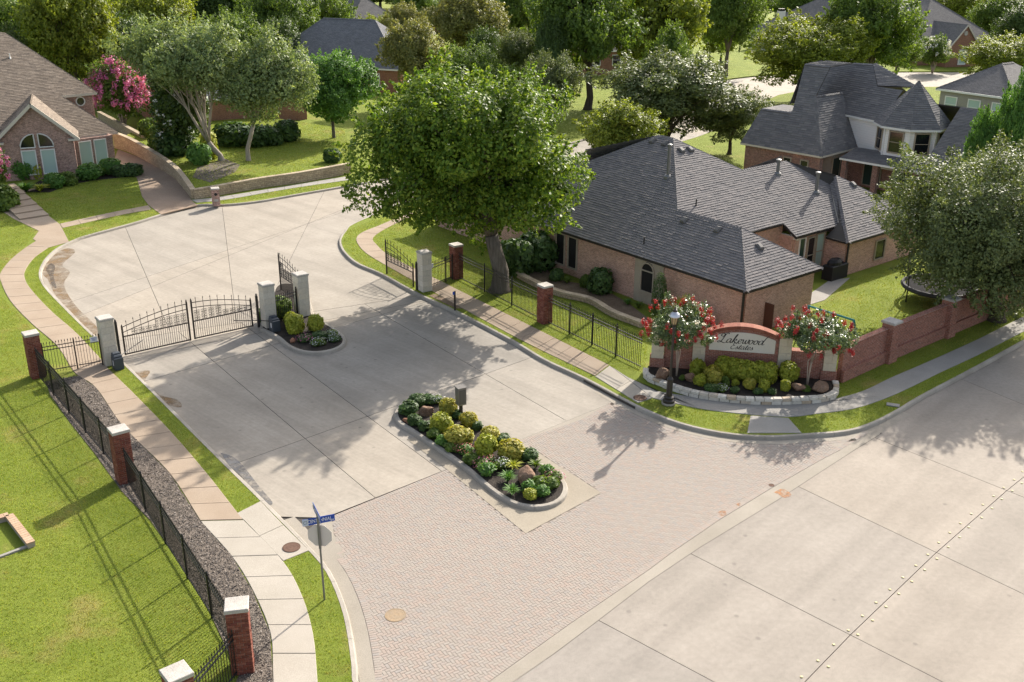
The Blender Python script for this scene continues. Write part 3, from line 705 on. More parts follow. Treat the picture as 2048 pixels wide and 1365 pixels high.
# vehicle gates
def ring(c, r, tr, n=10, ax='y'):
    return [(c[0] + r*math.cos(2*math.pi*k/n), c[1], c[2] + r*math.sin(2*math.pi*k/n)) for k in range(n + 1)]
sb = MB()
for s in (-1, 1):
    sb.tube([(s*0.02, 0, -0.12), (s*0.07, 0, -0.09), (s*0.085, 0, -0.03), (s*0.05, 0, 0.0), (s*0.02, 0, -0.035)], 0.011, 4)
    sb.tube([(s*0.02, 0, 0.0), (s*0.085, 0, 0.04), (s*0.09, 0, 0.10), (s*0.05, 0, 0.125), (s*0.02, 0, 0.09)], 0.011, 4)
sb.tube([(0, 0, -0.13), (0, 0, 0.13)], 0.010, 4)
SCROLL = sb.mesh('scroll', M['iron'])
def gate_leaf(label, hinge, tip, h0=1.50, h1=2.02, zg=0.06, group='arched iron drive gate leaves'):
    a = np.array(hinge[:2], float); b = np.array(tip[:2], float); d = b - a; L = np.linalg.norm(d); an = math.atan2(d[1], d[0])
    t = thing('gate_leaf', label, 'gate', (*a, 0), an, group); MT = WM[t.name]; F = M['iron_brown']
    top = lambda x: h0 + (h1 - h0) * math.sin(min(1, max(0, x/L)) * math.pi/2)
    low = lambda x: top(x) - 0.28
    mid = 1.02
    for x, hh in ((0.04, h0 + 0.05), (L - 0.04, h1 + 0.12)):
        MB().box((x, 0, (hh + zg)/2), (0.075, 0.06, hh - zg)).lathe([(0.02, 0), (0.04, 0.03), (0.03, 0.06), (0.001, 0.13)], (x, 0, hh), 8).build('stile', F, t, M=MT)
    for z in (zg + 0.04, mid): MB().box((L/2, 0, z), (L - 0.1, 0.045, 0.055)).build('rail', F, t, M=MT)
    for fn in (top, low):
        MB().tube([(x, 0, fn(x)) for x in np.linspace(0.05, L - 0.05, 14)], 0.021, 4).build('arched_rail', F, t, M=MT)
    n = int(L/0.115)
    low_me = MB().box((0, 0, (mid + zg)/2), (0.018, 0.018, mid - zg)).mesh('picket', F)
    for k in range(n): inst('picket', low_me, t, MT @ Matrix.Translation((0.09 + (k + .5)*(L - .18)/n, 0, 0)))
    nu = max(8, int(L/0.36))
    for k in range(nu):
        x = 0.09 + (k + .5)*(L - .18)/nu; hh = top(x) + 0.16
        MB().box((x, 0, (mid + hh)/2), (0.018, 0.018, hh - mid)).lathe([(0.006, 0), (0.026, 0.03), (0.02, 0.055), (0.001, 0.13)], (x, 0, hh), 6).build('finial_bar', F, t, M=MT)
        for dx in (-0.085, 0.085):
            z = mid + 0.17
            while z + 0.12 < low(x + dx):
                inst('scroll', SCROLL, t, MT @ Matrix.Translation((x + dx, 0, z)) @ Matrix.Diagonal((0.8, 1, 1, 1))); z += 0.27
    return t
def gate_post(label, px, h=1.75):
    x, y = G(*px)[:2]; b = MB().box((x, y, h/2), (0.11, 0.11, h), rzG).lathe([(0.03, 0), (0.055, 0.04), (0.045, 0.08), (0.001, 0.16)], (x, y, h), 8)
    return tag(b.build('gate_post', M['iron']), label, 'post', 'iron gate hinge posts')
gate_leaf('left leaf of the closed arched iron gate beside the left stone pillar', g2(250,713), g2(383,683))
gate_leaf('right leaf of the closed arched iron gate beside the small island', g2(507,655), g2(389,681))
gate_leaf('open arched iron gate leaf standing behind the small island pillar', g2(620,625), g2(562,584), 1.5, 2.15)
gate_leaf('open arched iron gate leaf folded along the right kerb', g2(828,579), g2(773,552), 1.45, 2.1)
gate_post('iron hinge post beside the left stone pillar of the closed gate', (240,711))
gate_post('iron hinge post at the right end of the closed gate', (518,655))
gate_post('iron hinge post of the open gate beside the cream pillar', (834,585))
# island gate between the two middle pillars
fa, fb = between(c2(539,652), c2(606,630), 0.33); fence('short black iron panel between the two island pillars', fa, fb, h=1.45, npost=0, end_posts=(True, True), z0=ZK)
# gate operators
M['operator'] = mat('grey_blue_plastic', (0.045, 0.055, 0.068), 0.55, 0.4)
def operator(label, px, rz, arm_to):
    x, y = G(px[0], px[1], ZK)[:2]; t = thing('gate_operator', label, 'gate motor', (x, y, ZK), rz, 'gate motors'); MT = WM[t.name]
    MB().box((0, 0, 0.30), (0.42, 0.50, 0.60), bev=0.03).build('housing', M['operator'], t, M=MT)
    MB().box((0, 0.03, 0.655), (0.40, 0.42, 0.11), bev=0.05).build('lid', M['operator'], t, M=MT)
    MB().box((0, 0.10, 0.745), (0.36, 0.24, 0.07), bev=0.03).build('lid_cap', M['operator'], t, M=MT)
    MB().box((-0.214, -0.05, 0.33), (0.006, 0.10, 0.26)).build('label_plate', M['plate'], t, M=MT)
    MB().tube([(x, y, ZK + 0.5), (lerp(x, arm_to[0], .5), lerp(y, arm_to[1], .5), 0.66), (arm_to[0], arm_to[1], 0.62)], 0.022, 5).build('arm', M['iron'], t)
operator('dark grey gate motor box at the foot of the left stone pillar', (237,737), rzG, g2(290,703))
operator('dark grey gate motor box on the small island', (550,661), rzG, g2(470,664))

# ------------------------------------------------------------------ street furniture
M['galv'] = mat('galvanised_steel', (0.20, 0.20, 0.195), 0.5, 0.5, 0.6); M['alu'] = mat('sign_back_aluminium', (0.62, 0.56, 0.53), 0.6, 0.3, 0.0)
M['white'] = mat('white_paint', (0.78, 0.78, 0.76), 0.5); M['pale_blade'] = mat('faded_blade_end', (0.50, 0.56, 0.66), 0.5)
def text(body, size, m, parent, Mx, name='lettering', font_shear=0.0, ext=0.002, sx=1.0):
    cu = bpy.data.curves.new(name, 'FONT'); cu.body = body; cu.size = size; cu.align_x = 'CENTER'; cu.align_y = 'CENTER'; cu.extrude = ext; cu.shear = font_shear; cu.resolution_u = 3
    tmp = bpy.data.objects.new('tmp', cu); COL.objects.link(tmp); dg = bpy.context.evaluated_depsgraph_get()
    me = bpy.data.meshes.new_from_object(tmp.evaluated_get(dg)); bpy.data.objects.remove(tmp); bpy.data.curves.remove(cu)
    me.materials.clear(); me.materials.append(m)
    return inst(name, me, parent, Mx @ Matrix.Diagonal((sx, 1, 1, 1)))
def blade_sign(root, c, rz, L, h, body, num):
    MT = Matrix.Translation(c) @ Matrix.Rotation(rz, 4, 'Z')
    s = MB().box((0, 0, 0), (L, 0.012, h)).build('sign_blade', M['blue'], root, M=MT)
    MB().box((-L/2 + L*0.09, 0, 0), (L*0.18, 0.016, h*0.97)).build('blade_emblem_panel', M['pale_blade'], s, M=MT)
    MB().tube([(-L/2 + L*0.09 + 0.055*math.cos(a_), -0.010, 0.055*math.sin(a_)) for a_ in np.linspace(0, 6.28, 12)], 0.006, 4).build('blade_emblem', M['operator'], s, M=MT)
    for fl in (0, 1):
        Mt = MT @ Matrix.Rotation(math.pi*fl, 4, 'Z') @ Matrix.Translation((L*0.03 if not fl else -L*0.03, -0.0085, 0.0)) @ Matrix.Rotation(math.pi/2, 4, 'X')
        text(body, h*0.74, M['white'], s, Mt, sx=0.72)
        text(num, h*0.34, M['white'], s, MT @ Matrix.Rotation(math.pi*fl, 4, 'Z') @ Matrix.Translation((L*0.42 if not fl else L*0.30, -0.0085, -h*0.28)) @ Matrix.Rotation(math.pi/2, 4, 'X'))
sx_, sy_ = G(649, 1199, ZK)[:2]
t = thing('street_sign', 'grey pole with two blue street name blades and the back of an octagonal sign', 'street sign', (sx_, sy_, ZK))
H_ = 3.05
MB().tube([(sx_, sy_, 0.1), (sx_ - 0.03, sy_ + .02, ZK + H_)], 0.032, 8).build('pole', M['galv'], t)
MB().tube([(sx_ - 0.02, sy_ + .01, ZK + 1.85), (sx_ - 0.03, sy_ + .02, ZK + H_ + .02)], 0.043, 8).build('pole_sleeve', M['galv'], t)
oc = MB(); r_ = 0.40; fy = Vector((0.10, 0.995, 0)).normalized(); fx = Vector((fy.y, -fy.x, 0)); c0 = Vector((sx_ - 0.02, sy_, ZK + 2.28)) + fy * 0.055
pts = [c0 + fx*(r_*math.cos(R(22.5 + 45*k))) + Vector((0, 0, 1))*(r_*math.sin(R(22.5 + 45*k))) for k in range(8)]
oc.add(pts + [p + fy*0.006 for p in pts], [tuple(range(8))[::-1], tuple(range(8, 16))] + [(i, (i+1) % 8, 8+(i+1) % 8, 8+i) for i in range(8)]); oc.build('octagonal_sign', M['alu'], t)
bp = np.array(G(640,1020,0)[:2])
blade_sign(t, (sx_ - 0.01, sy_ + 0.02, ZK + 2.84), R(22), 0.98, 0.23, 'CENTENNIAL', 'DR')
blade_sign(t, (sx_ - 0.05, sy_ + 0.03, ZK + 3.08), R(-66), 0.98, 0.23, 'LAKEWOOD', 'DR')
# lamp post
lx, ly = G(1337, 808, ZK)[:2]; LH = 4.55
t = thing('lamp_post', 'dark bronze lantern lamp post on the grass by the name wall', 'street lamp', (lx, ly, ZK)); LM = WM[t.name]
M['bronze'] = mat('dark_bronze', (0.028, 0.022, 0.018), 0.4, 0.5); M['lantern'] = mat('amber_lantern_glass', (0.42, 0.30, 0.15), 0.25, 0.5); M['hood'] = mat('silver_hood', (0.55, 0.56, 0.60), 0.3, 0.6, 0.7)
MB().lathe([(0.30, 0.0), (0.32, 0.04), (0.32, 0.10)], (0, 0, 0), 16).build('concrete_foot', M['kerb'], t, M=LM)
MB().lathe([(0.27, 0.1), (0.27, 0.2), (0.20, 0.26), (0.22, 0.34), (0.14, 0.40), (0.13, 1.15), (0.15, 1.2), (0.10, 1.27), (0.06, 1.32)], (0, 0, 0), 16).build('base', M['bronze'], t, smooth=False, M=LM)
MB().lathe([(0.06, 1.3), (0.052, 3.55), (0.08, 3.58), (0.055, 3.65), (0.10, 3.72), (0.12, 3.78)], (0, 0, 0), 12).build('post', M['bronze'], t, M=LM)
ln = MB().lathe([(0.11, 3.78), (0.17, 4.12), (0.17, 4.16)], (0, 0, 0), 8).build('lantern', M['lantern'], t, M=LM)
for k in range(8):
    a_ = k*math.pi/4; MB().tube([(0.115*math.cos(a_), 0.115*math.sin(a_), 3.78), (0.178*math.cos(a_), 0.178*math.sin(a_), 4.14)], 0.010, 4).build('lantern_rib', M['bronze'], ln, M=LM)
MB().lathe([(0.24, 4.12), (0.24, 4.15), (0.20, 4.24), (0.10, 4.34)], (0, 0, 0), 16).build('hood', M['hood'], t, M=LM)
MB().lathe([(0.10, 4.33), (0.10, 4.42), (0.04, 4.46), (0.05, 4.5), (0.001, 4.58)], (0, 0, 0), 12).build('finial', M['bronze'], t, M=LM)
# entry keypad on the big island
kx, ky = G(922, 834, ZK)[:2]; t = thing('keypad_stand', 'tall grey metal entry keypad box on the big island', 'keypad', (kx, ky, ZK), R(28)); KM = WM[t.name]
M['steel'] = mat('brushed_steel', (0.20, 0.19, 0.18), 0.45, 0.5, 0.5); M['steel_dark'] = mat('shaded_panel', (0.10, 0.095, 0.09), 0.5, 0.4, 0.3)
MB().box((0, 0, 0.35), (0.12, 0.12, 0.7)).build('stand', M['iron'], t, M=KM)
MB().box((0, 0, 1.0), (0.36, 0.36, 0.78), bev=0.02).build('cabinet', M['steel'], t, M=KM)
MB().box((0, -0.184, 1.0), (0.30, 0.012, 0.66)).build('front_panel', M['steel_dark'], t, M=KM)
MB().box((0, 0, 1.41), (0.42, 0.42, 0.035)).build('lid', M['steel'], t, M=KM)
# reader post by the right kerb
rx, ry = G(910, 621, ZK)[:2]; t = thing('reader_post', 'slim dark post with small blue plate at the right kerb', 'post', (rx, ry, ZK))
MB().box((rx, ry, ZK + 0.55), (0.10, 0.10, 1.1)).build('post', M['iron_brown'], t); MB().box((rx - 0.06, ry - 0.05, ZK + 1.0), (0.10, 0.05, 0.16)).build('blue_plate', M['blue'], t)
# manholes, inlet
M['rust_iron'] = speckle('rusty_cast_iron', (0.13, 0.075, 0.055), (0.17, 0.10, 0.07), 5, 60); M['tan_iron'] = speckle('worn_cast_iron', (0.40, 0.29, 0.18), (0.34, 0.27, 0.19), 5, 60)
def manhole(label, px, z, r, m):
    x, y = G(px[0], px[1], z)[:2]; t = thing('manhole_cover', label, 'manhole', (x, y, z)); MT = WM[t.name]
    MB().lathe([(r, -0.03), (r, 0.012), (r*0.92, 0.012), (r*0.92, 0.004)], (0, 0, 0), 28).build('rim', M[m], t, M=MT)
    MB().lathe([(r*0.90, -0.03), (r*0.90, 0.010), (r*0.75, 0.010), (r*0.70, 0.008), (r*0.55, 0.008), (r*0.50, 0.010), (r*0.35, 0.010), (r*0.30, 0.008), (r*0.16, 0.008), (r*0.12, 0.010)], (0, 0, 0), 28).build('lid', M[m], t, M=MT)
manhole('rusty round manhole lid in the pale left sidewalk pad', (583,1095), ZK + 0.018, 0.30, 'rust_iron')
manhole('dark round manhole lid in the right sidewalk by the lamp', (1280,796), ZK + 0.02, 0.30, 'rust_iron')
manhole('tan round manhole lid set in the pavers', (791,1231), 0.004, 0.33, 'tan_iron')
manhole('tiny round valve lid in the pavers near the cross street', (1543,971), 0.004, 0.11, 'rust_iron')
b = MB(); st_ = offset(resample(cut(KEs, PW(1177,757), PW(1268,806)), 0.6), -0.125)
for i_ in range(len(st_) - 1): b.obox(st_[i_], st_[i_+1], 0.13, 0.012, 0.112)
i0 = np.array(G(1177,762)[:2]); i1 = np.array(G(1268,810)[:2]); nn = np.array([-(i1-i0)[1], (i1-i0)[0]]); nn /= np.linalg.norm(nn); nn = nn if nn @ np.array([-1, -1]) > 0 else -nn
t = tag(b.build('storm_inlet', M['subgrade']), 'long dark storm drain slot in the right kerb', 'storm drain')
# raised pavement markers on the cross street
bt = MB().lathe([(0.048, 0), (0.046, 0.012), (0.032, 0.024), (0.001, 0.028)], (0, 0, 0), 10).mesh('button', mat('cream_ceramic', (0.56, 0.48, 0.25), 0.6, 0.3), smooth=False)
BL = {(745,1335),(841,1240),(933,1146),(1019,1063),(1101,978),(1181,900),(1262,824),(1337,753),(1413,684),(1484,620),(1547,550),(1612,492),(1674,437),(1737,382),(1805,328),(1868,278),(1927,229),(1988,182),(2036,134)}
bz = lambda x, y: (1348 + x/2.923, 898 + y/2.923)
buttons = [(745,1335),(841,1240),(902,1275),(933,1146),(1019,1063),(1075,1088),(1101,978),(1160,1004),(1181,900),(1239,925),(1262,824),(1314,849),(1337,753),(1390,777),(1413,684),(1465,709),(1484,620),(1537,644),(1547,550),(1604,576),(1612,492),(1670,518),(1674,437),(1723,460),(1737,382),(1798,404),(1805,328),(1859,349),(1868,278),(1916,296),(1927,229),(1977,247),(1988,182),(2033,202),(2036,134)]
ORD = ['first', 'second', 'third', 'fourth', 'fifth', 'sixth', 'seventh', 'eighth', 'ninth', 'tenth', 'eleventh', 'twelfth', 'thirteenth', 'fourteenth', 'fifteenth', 'sixteenth', 'seventeenth', 'eighteenth', 'nineteenth', 'twentieth']
row = {'left': 0, 'right': 0}
for x, y in sorted(buttons, key=lambda q: -q[1]):
    sd_ = 'left' if (x, y) in BL else 'right'; row[sd_] += 1
    p = G(*bz(x, y)); o = inst('lane_button', bt, None, Matrix.Translation((p[0], p[1], 0.002))); tag(o, 'small cream domed lane marker, %s from the bottom in the %s row' % (ORD[row[sd_] - 1], sd_), 'lane marker', 'lane buttons along the cross street')
# mailbox
mx, my = G(433, 411, ZK)[:2]; t = thing('mailbox', 'brick mailbox pillar at the far kerb beside the driveway', 'mailbox', (mx, my, ZK), R(20)); MT = WM[t.name]
MB().box((0, 0, 0.62), (0.55, 0.6, 1.24)).build('brick_body', M['brick_mix'], t, M=MT); MB().box((0, 0, 1.29), (0.62, 0.66, 0.10), bev=0.03).build('cap', M['cap'], t, M=MT)
MB().lathe([(0.11, 0), (0.11, 0.02)], (0, 0, 0), 12).build('letter_door', M['iron'], t, M=MT @ Matrix.Translation((0, -0.31, 0.9)) @ Matrix.Rotation(math.pi/2, 4, 'X'))
MB().box((0, -0.305, 0.45), (0.30, 0.01, 0.18)).build('number_plate', M['cap'], t, M=MT)
# ------------------------------------------------------------------ name wall
W0 = np.array([6.576, 44.775]); WD = np.array([0.98473, -0.17408]); WN = np.array([-0.17408, -0.98473])
SW = Matrix.Translation((W0[0], W0[1], 0)) @ Matrix.Rotation(math.atan2(WD[1], WD[0]), 4, 'Z')     # local x along wall, -y to the viewer
t = thing('name_wall', 'arched red brick wall with a cream panel reading Lakewood Estates', 'sign wall', (W0[0], W0[1], ZK), math.atan2(WD[1], WD[0]))
M['cream_stone'] = island_var('cream_cast_stone', [(0.62, 0.54, 0.41), (0.66, 0.58, 0.45), (0.59, 0.52, 0.40)], 0.9, 10, 0.15, objrand=True)
M['panel'] = speckle('cream_sign_panel', (0.74, 0.69, 0.59), (0.78, 0.73, 0.64), 1.2, 40, amt=0.12, bump=0.1)
M['ink'] = mat('black_lettering', (0.02, 0.014, 0.014), 0.5)
for nm, x0, x1, top in (('wall', 0.6, 1.93, 1.55), ('wall', 6.4, 7.86, 1.55)):
    MB().box(((x0+x1)/2, 0.22, top/2 + 0.05), (x1-x0, 0.36, top - 0.0)).build(nm, M['brick_red'], t, M=SW)
    c = MB().box(((x0+x1)/2, 0.22, top + 0.085), (x1-x0 - 0.004, 0.44, 0.07)).build('coping', M['brick_red'], t, M=SW)
arch = lambda x, e, r: e + r * (1 - ((x - 4.15)/1.68)**2)
b = MB(); xs = np.linspace(2.50, 5.80, 23); n = len(xs)
vs = [(x, 0.0, 0.1) for x in xs] + [(x, 0.0, arch(x, 2.28, 0.42)) for x in xs] + [(x, 0.42, 0.1) for x in xs] + [(x, 0.42, arch(x, 2.28, 0.42)) for x in xs]
fs = []
for i in range(n-1):
    fs += [(i, i+1, n+i+1, n+i), (2*n+i+1, 2*n+i, 3*n+i, 3*n+i+1), (n+i, n+i+1, 3*n+i+1, 3*n+i)]
b.add(vs, fs); b.build('arched_wall', M['brick_red'], t, M=SW)
b = MB(); hw = 0.10      # projecting rowlock over the arch and at the sides
for i in range(n-1):
    x0, x1 = xs[i], xs[i+1]; z0, z1 = arch(x0, 2.28, 0.42), arch(x1, 2.28, 0.42)
    P = [(x0, -0.05, z0-0.15), (x1, -0.05, z1-0.15), (x1, -0.05, z1+0.012), (x0, -0.05, z0+0.012), (x0, 0.46, z0-0.15), (x1, 0.46, z1-0.15), (x1, 0.46, z1+0.012), (x0, 0.46, z0+0.012)]
    b = MB().add(P, [(0,1,2,3), (5,4,7,6), (3,2,6,7), (1,0,4,5), (0,3,7,4), (2,1,5,6)])
    M.setdefault('rowlock', island_var('rowlock_brick', [(0.28, 0.10, 0.065), (0.22, 0.075, 0.05), (0.32, 0.13, 0.085)], 0.9, 20, 0.3, objrand=True))
    b.build('arch_brick', M['rowlock'], t, M=SW)
for x, hs in ((0.30, 2.33), (2.21, 2.60), (6.10, 2.62), (8.15, 2.36)):
    MB().box((x, 0.22, 0.46), (0.70, 0.62, 0.74)).build('pier_base', M['brick_red'], t, M=SW)
    rows = 4 if hs < 2.5 else 5; rh = (hs - 0.83)/rows
    for r in range(rows):
        for k, (a_, c_) in enumerate(((0, 0.36), (0.36, 0.58)) if r % 2 else ((0, 0.58),)):
            MB().box((x - 0.29 + (a_ + c_)/2, 0.20, 0.83 + (r + .5)*rh), (c_ - a_ - 0.008, 0.56, rh - 0.010), bev=0.006).build('stone_block', M['cream_stone'], t, M=SW)
    MB().box((x, 0.20, hs + 0.04), (0.66, 0.64, 0.08), bev=0.02).build('pier_cap', M['cream_stone'], t, M=SW)
px_ = np.linspace(2.66, 5.64, 21); n = len(px_); ptop = lambda x: 2.10 + 0.30*(1 - ((x - 4.15)/1.5)**2)
vs = [(x, -0.035, 1.45) for x in px_] + [(x, -0.035, ptop(x)) for x in px_] + [(x, 0.0, 1.45) for x in px_] + [(x, 0.0, ptop(x)) for x in px_]; fs = []
for i in range(n-1): fs += [(i, i+1, n+i+1, n+i), (n+i, n+i+1, 3*n+i+1, 3*n+i), (2*n+i, 2*n+i+1, i+1, i)]
fs += [(0, n, 3*n, 2*n), (n-1, 3*n-1, 4*n-1, 2*n-1)]
panel = MB().add(vs, fs).build('sign_panel', M['panel'], t, M=SW)
# script lettering drawn with a broad pen
GLY = {
 'L': ([[(0.10,0.72),(0.02,0.80),(0.05,0.96),(0.20,1.02),(0.30,0.92),(0.24,0.75),(0.16,0.60)],[(0.62,1.02),(0.50,1.10),(0.38,1.0),(0.33,0.8),(0.27,0.45),(0.18,0.12),(0.02,-0.02),(-0.08,0.06),(0.0,0.16),(0.16,0.10),(0.34,0.0),(0.52,-0.04),(0.66,0.10)]], 0.62),
 'a': ([[(0.34,0.40),(0.22,0.48),(0.06,0.34),(0.04,0.10),(0.14,0.0),(0.28,0.14),(0.35,0.42)],[(0.36,0.46),(0.32,0.15),(0.38,0.0),(0.50,0.12)]], 0.46),
 'k': ([[(0.0,0.05),(0.12,0.5),(0.24,0.95),(0.20,1.02),(0.14,0.8),(0.08,0.4),(0.04,0.0)],[(0.07,0.25),(0.20,0.46),(0.32,0.42),(0.28,0.28),(0.14,0.24),(0.28,0.06),(0.38,0.0),(0.50,0.12)]], 0.46),
 'e': ([[(0.02,0.18),(0.18,0.24),(0.30,0.38),(0.22,0.48),(0.08,0.36),(0.06,0.12),(0.18,0.0),(0.36,0.12)]], 0.34),
 'w': ([[(0.0,0.40),(0.08,0.46),(0.10,0.20),(0.14,0.02),(0.26,0.10),(0.32,0.44),(0.31,0.15),(0.38,0.0),(0.50,0.12),(0.54,0.40),(0.52,0.48),(0.62,0.40)]], 0.58),
 'o': ([[(0.22,0.46),(0.08,0.38),(0.04,0.12),(0.14,0.0),(0.28,0.10),(0.32,0.34),(0.22,0.46),(0.30,0.38),(0.44,0.40)]], 0.40),
 'd': ([[(0.34,0.40),(0.22,0.48),(0.06,0.34),(0.04,0.10),(0.14,0.0),(0.28,0.14),(0.36,0.45)],[(0.62,1.08),(0.50,0.85),(0.40,0.5),(0.34,0.12),(0.40,0.0),(0.52,0.10)]], 0.50),
 'E': ([[(0.50,0.86),(0.44,1.0),(0.26,1.0),(0.16,0.82),(0.26,0.62),(0.38,0.58),(0.16,0.54),(0.02,0.30),(0.08,0.05),(0.28,-0.02),(0.48,0.16)]], 0.54),
 's': ([[(0.0,0.12),(0.14,0.30),(0.22,0.50),(0.20,0.40),(0.26,0.20),(0.20,0.02),(0.06,0.02),(0.20,0.02),(0.36,0.14)]], 0.34),
 't': ([[(0.02,0.14),(0.14,0.44),(0.22,0.76),(0.14,0.30),(0.12,0.06),(0.20,0.0),(0.32,0.14)],[(0.04,0.50),(0.32,0.52)]], 0.30)}
def script_word(word, x0, z0, s, parent, slope=0.0, wide=1.0):
    x = x0
    for ch in word:
        strokes, adv = GLY[ch]; b = MB(); shear = 0.32
        for st in strokes:
            P = np.array(smoothline(st, 6)); P = np.stack([P[:, 0]*wide + P[:, 1]*shear, P[:, 1]], 1)*s
            T = np.gradient(P, axis=0); an = np.arctan2(T[:, 1], T[:, 0]); wd = s*(0.034 + 0.085*np.abs(np.sin(an - R(20)))**1.2)
            Nn = np.stack([-np.sin(an), np.cos(an)], 1); l = P + Nn*wd[:, None]/2; r = P - Nn*wd[:, None]/2; n = len(P)
            vs = [(x + p[0], -0.043, z0 + p[1]) for p in l] + [(x + p[0], -0.043, z0 + p[1]) for p in r]
            vs += [(q[0], -0.034, q[2]) for q in vs]
            fs = [(n+i, n+i+1, i+1, i) for i in range(n-1)] + [(i, i+1, 2*n+i+1, 2*n+i) for i in range(n-1)] + [(3*n+i, 3*n+i+1, n+i+1, n+i) for i in range(n-1)]
            b.add(vs, fs)
        b.build('letter', M['ink'], parent, M=SW); x += adv*s*wide
script_word('Lakewood', 3.06, 1.86, 0.43, panel, wide=1.27)
script_word('Estates', 3.62, 1.57, 0.30, panel, wide=1.30)
# planter edging: two courses of pale stones round the bed
edge = smoothline(GL([(1291,747),(1292,757),(1312,768),(1336,777),(1382,792),(1437,801),(1492,806.5),(1550,808),(1628,805),(1660,799),(1671,789),(1669,772)], ZK), 6)
pl = thing('planter_edging', 'low curved edging of white stones round the name wall bed', 'planter', (*edge[0], ZK)); 
for r in range(2):
    x_ = resample(edge, 0.40 if r else 0.46); h0 = ZK + 0.005 + r*0.15
    for i in range(len(x_) - 1):
        a = np.array(x_[i]); c = np.array(x_[i+1]); d = c - a; L = np.linalg.norm(d); m_ = (a + c)/2; j = random.uniform(-0.015, 0.015)
        MB().box((m_[0] + j, m_[1] + j, h0 + 0.07), (L - 0.02, 0.26 + random.uniform(-.02, .03), 0.135 + random.uniform(-.012, .01)), math.atan2(d[1], d[0]) + random.uniform(-.03, .03), bev=0.02).build('edging_stone', M['white_stone'], pl)
bedp = offset(edge, 0.1); bedp = bedp + [tuple(W0 + WD*8.4), tuple(W0 - WD*0.1)]
b = MB(); b.flat(bedp, ZK + 0.22); tag(b.build('planter_soil', M['mulch']), kind='structure'); EXCL.append(edge + [tuple(W0 + WD*8.7), tuple(W0 - WD*0.4)])
# boundary brick wall going right
wp = [np.array(q) for q in ((15.02, 43.39), (18.28, 46.19), (22.49, 49.61), (29.04, 54.93), (40, 63.8))]
for i in range(4):
    a, c = wp[i], wp[i+1]; lab = ['red brick garden wall between the name wall and the grey capped pillar', 'red brick garden wall behind the grey capped pillar with a dark ledge', 'shaded red brick garden wall under the oak', 'far end of the red brick garden wall at the right edge'][i]
    d = (c - a); L = np.linalg.norm(d); an = math.atan2(d[1], d[0]); t = thing('brick_wall', lab, 'wall', (*a, ZK), an, 'red brick garden wall bays'); MT = WM[t.name]
    MB().box((L/2, 0.1, 0.85), (L - 0.62, 0.24, 1.7)).build('wall_face', M['brick_red'], t, M=MT)
    MB().box((L/2, -0.05, 0.30), (L - 0.62, 0.20, 0.60)).build('plinth', M['brick_red'], t, M=MT)
    MB().box((L/2, 0.1, 1.745), (L - 0.62, 0.32, 0.085), bev=0.015).build('coping', M['brick_red'], t, M=MT)
for i, lab in ((1, 'red brick garden wall pillar with a broad grey cap'), (2, 'red brick garden wall pillar at the edge of the oak shade'), (3, 'red brick garden wall pillar hidden under the oak crown')):
    a = wp[i]; d = wp[i+1] - wp[i-1]; t = thing('wall_pillar', lab, 'pillar', (*a, ZK), math.atan2(d[1], d[0]), 'red brick garden wall pillars'); MT = WM[t.name]
    MB().box((0, 0, 1.0), (0.62, 0.62, 2.0)).build('shaft', M['brick_red'], t, M=MT); MB().box((0, 0, 0.35), (0.70, 0.70, 0.7)).build('pillar_plinth', M['brick_red'], t, M=MT)
    MB().box((0, 0, 2.06), (0.74, 0.74, 0.12), bev=0.03).build('cap', M['cap'], t, M=MT)

# ------------------------------------------------------------------ roofs
def shingle_mat(name, cols, amt=0.4): return island_var(name, cols, 0.92, 12, amt, 0.4, 0.15)
M['sh_grey'] = shingle_mat('weathered_grey_shingle', [(0.175, 0.168, 0.168), (0.205, 0.193, 0.19), (0.15, 0.146, 0.149), (0.225, 0.208, 0.202), (0.185, 0.175, 0.173)], 0.15)
M['sh_dark'] = shingle_mat('charcoal_shingle', [(0.165, 0.162, 0.163), (0.19, 0.184, 0.182), (0.145, 0.143, 0.146), (0.21, 0.202, 0.198)], 0.15)
M['sh_brown'] = shingle_mat('brown_shingle', [(0.24, 0.195, 0.155), (0.28, 0.23, 0.185), (0.20, 0.165, 0.135), (0.31, 0.255, 0.205)])
def roof_far(name, c1, c2): return brick_mat(name, c1, c2, tuple(0.55*x for x in c1), w=0.4, h=0.16, ms=0.03, var=0.7)
M['rf_slate'] = roof_far('far_blue_grey_shingles', (0.20, 0.205, 0.215), (0.15, 0.155, 0.165)); M['rf_grey'] = roof_far('far_grey_shingles', (0.20, 0.19, 0.185), (0.15, 0.145, 0.142)); M['rf_tan'] = roof_far('far_tan_shingles', (0.34, 0.30, 0.26), (0.28, 0.25, 0.215))
M['deck'] = mat('roof_deck', (0.06, 0.055, 0.05), 0.95); M['fascia'] = mat('cream_fascia', (0.58, 0.53, 0.45), 0.6); M['gutter_dark'] = mat('dark_gutter', (0.03, 0.026, 0.024), 0.5); M['white_trim'] = mat('white_trim', (0.74, 0.73, 0.70), 0.55)
M['glass_dark'] = mat('dark_window_glass', (0.012, 0.014, 0.016), 0.08, 0.6); M['glass_curt'] = mat('curtained_window', (0.42, 0.55, 0.50), 0.15, 0.6); M['screen'] = mat('solar_screen', (0.012, 0.011, 0.011), 0.7)
M['glass_green'] = mat('green_curtain_glass', (0.035, 0.06, 0.05), 0.12, 0.6); M['stucco'] = speckle('beige_stucco', (0.42, 0.35, 0.27), (0.47, 0.40, 0.31), 2, 60); M['stucco_grey'] = speckle('grey_stucco', (0.40, 0.37, 0.33), (0.45, 0.42, 0.37), 2, 60)
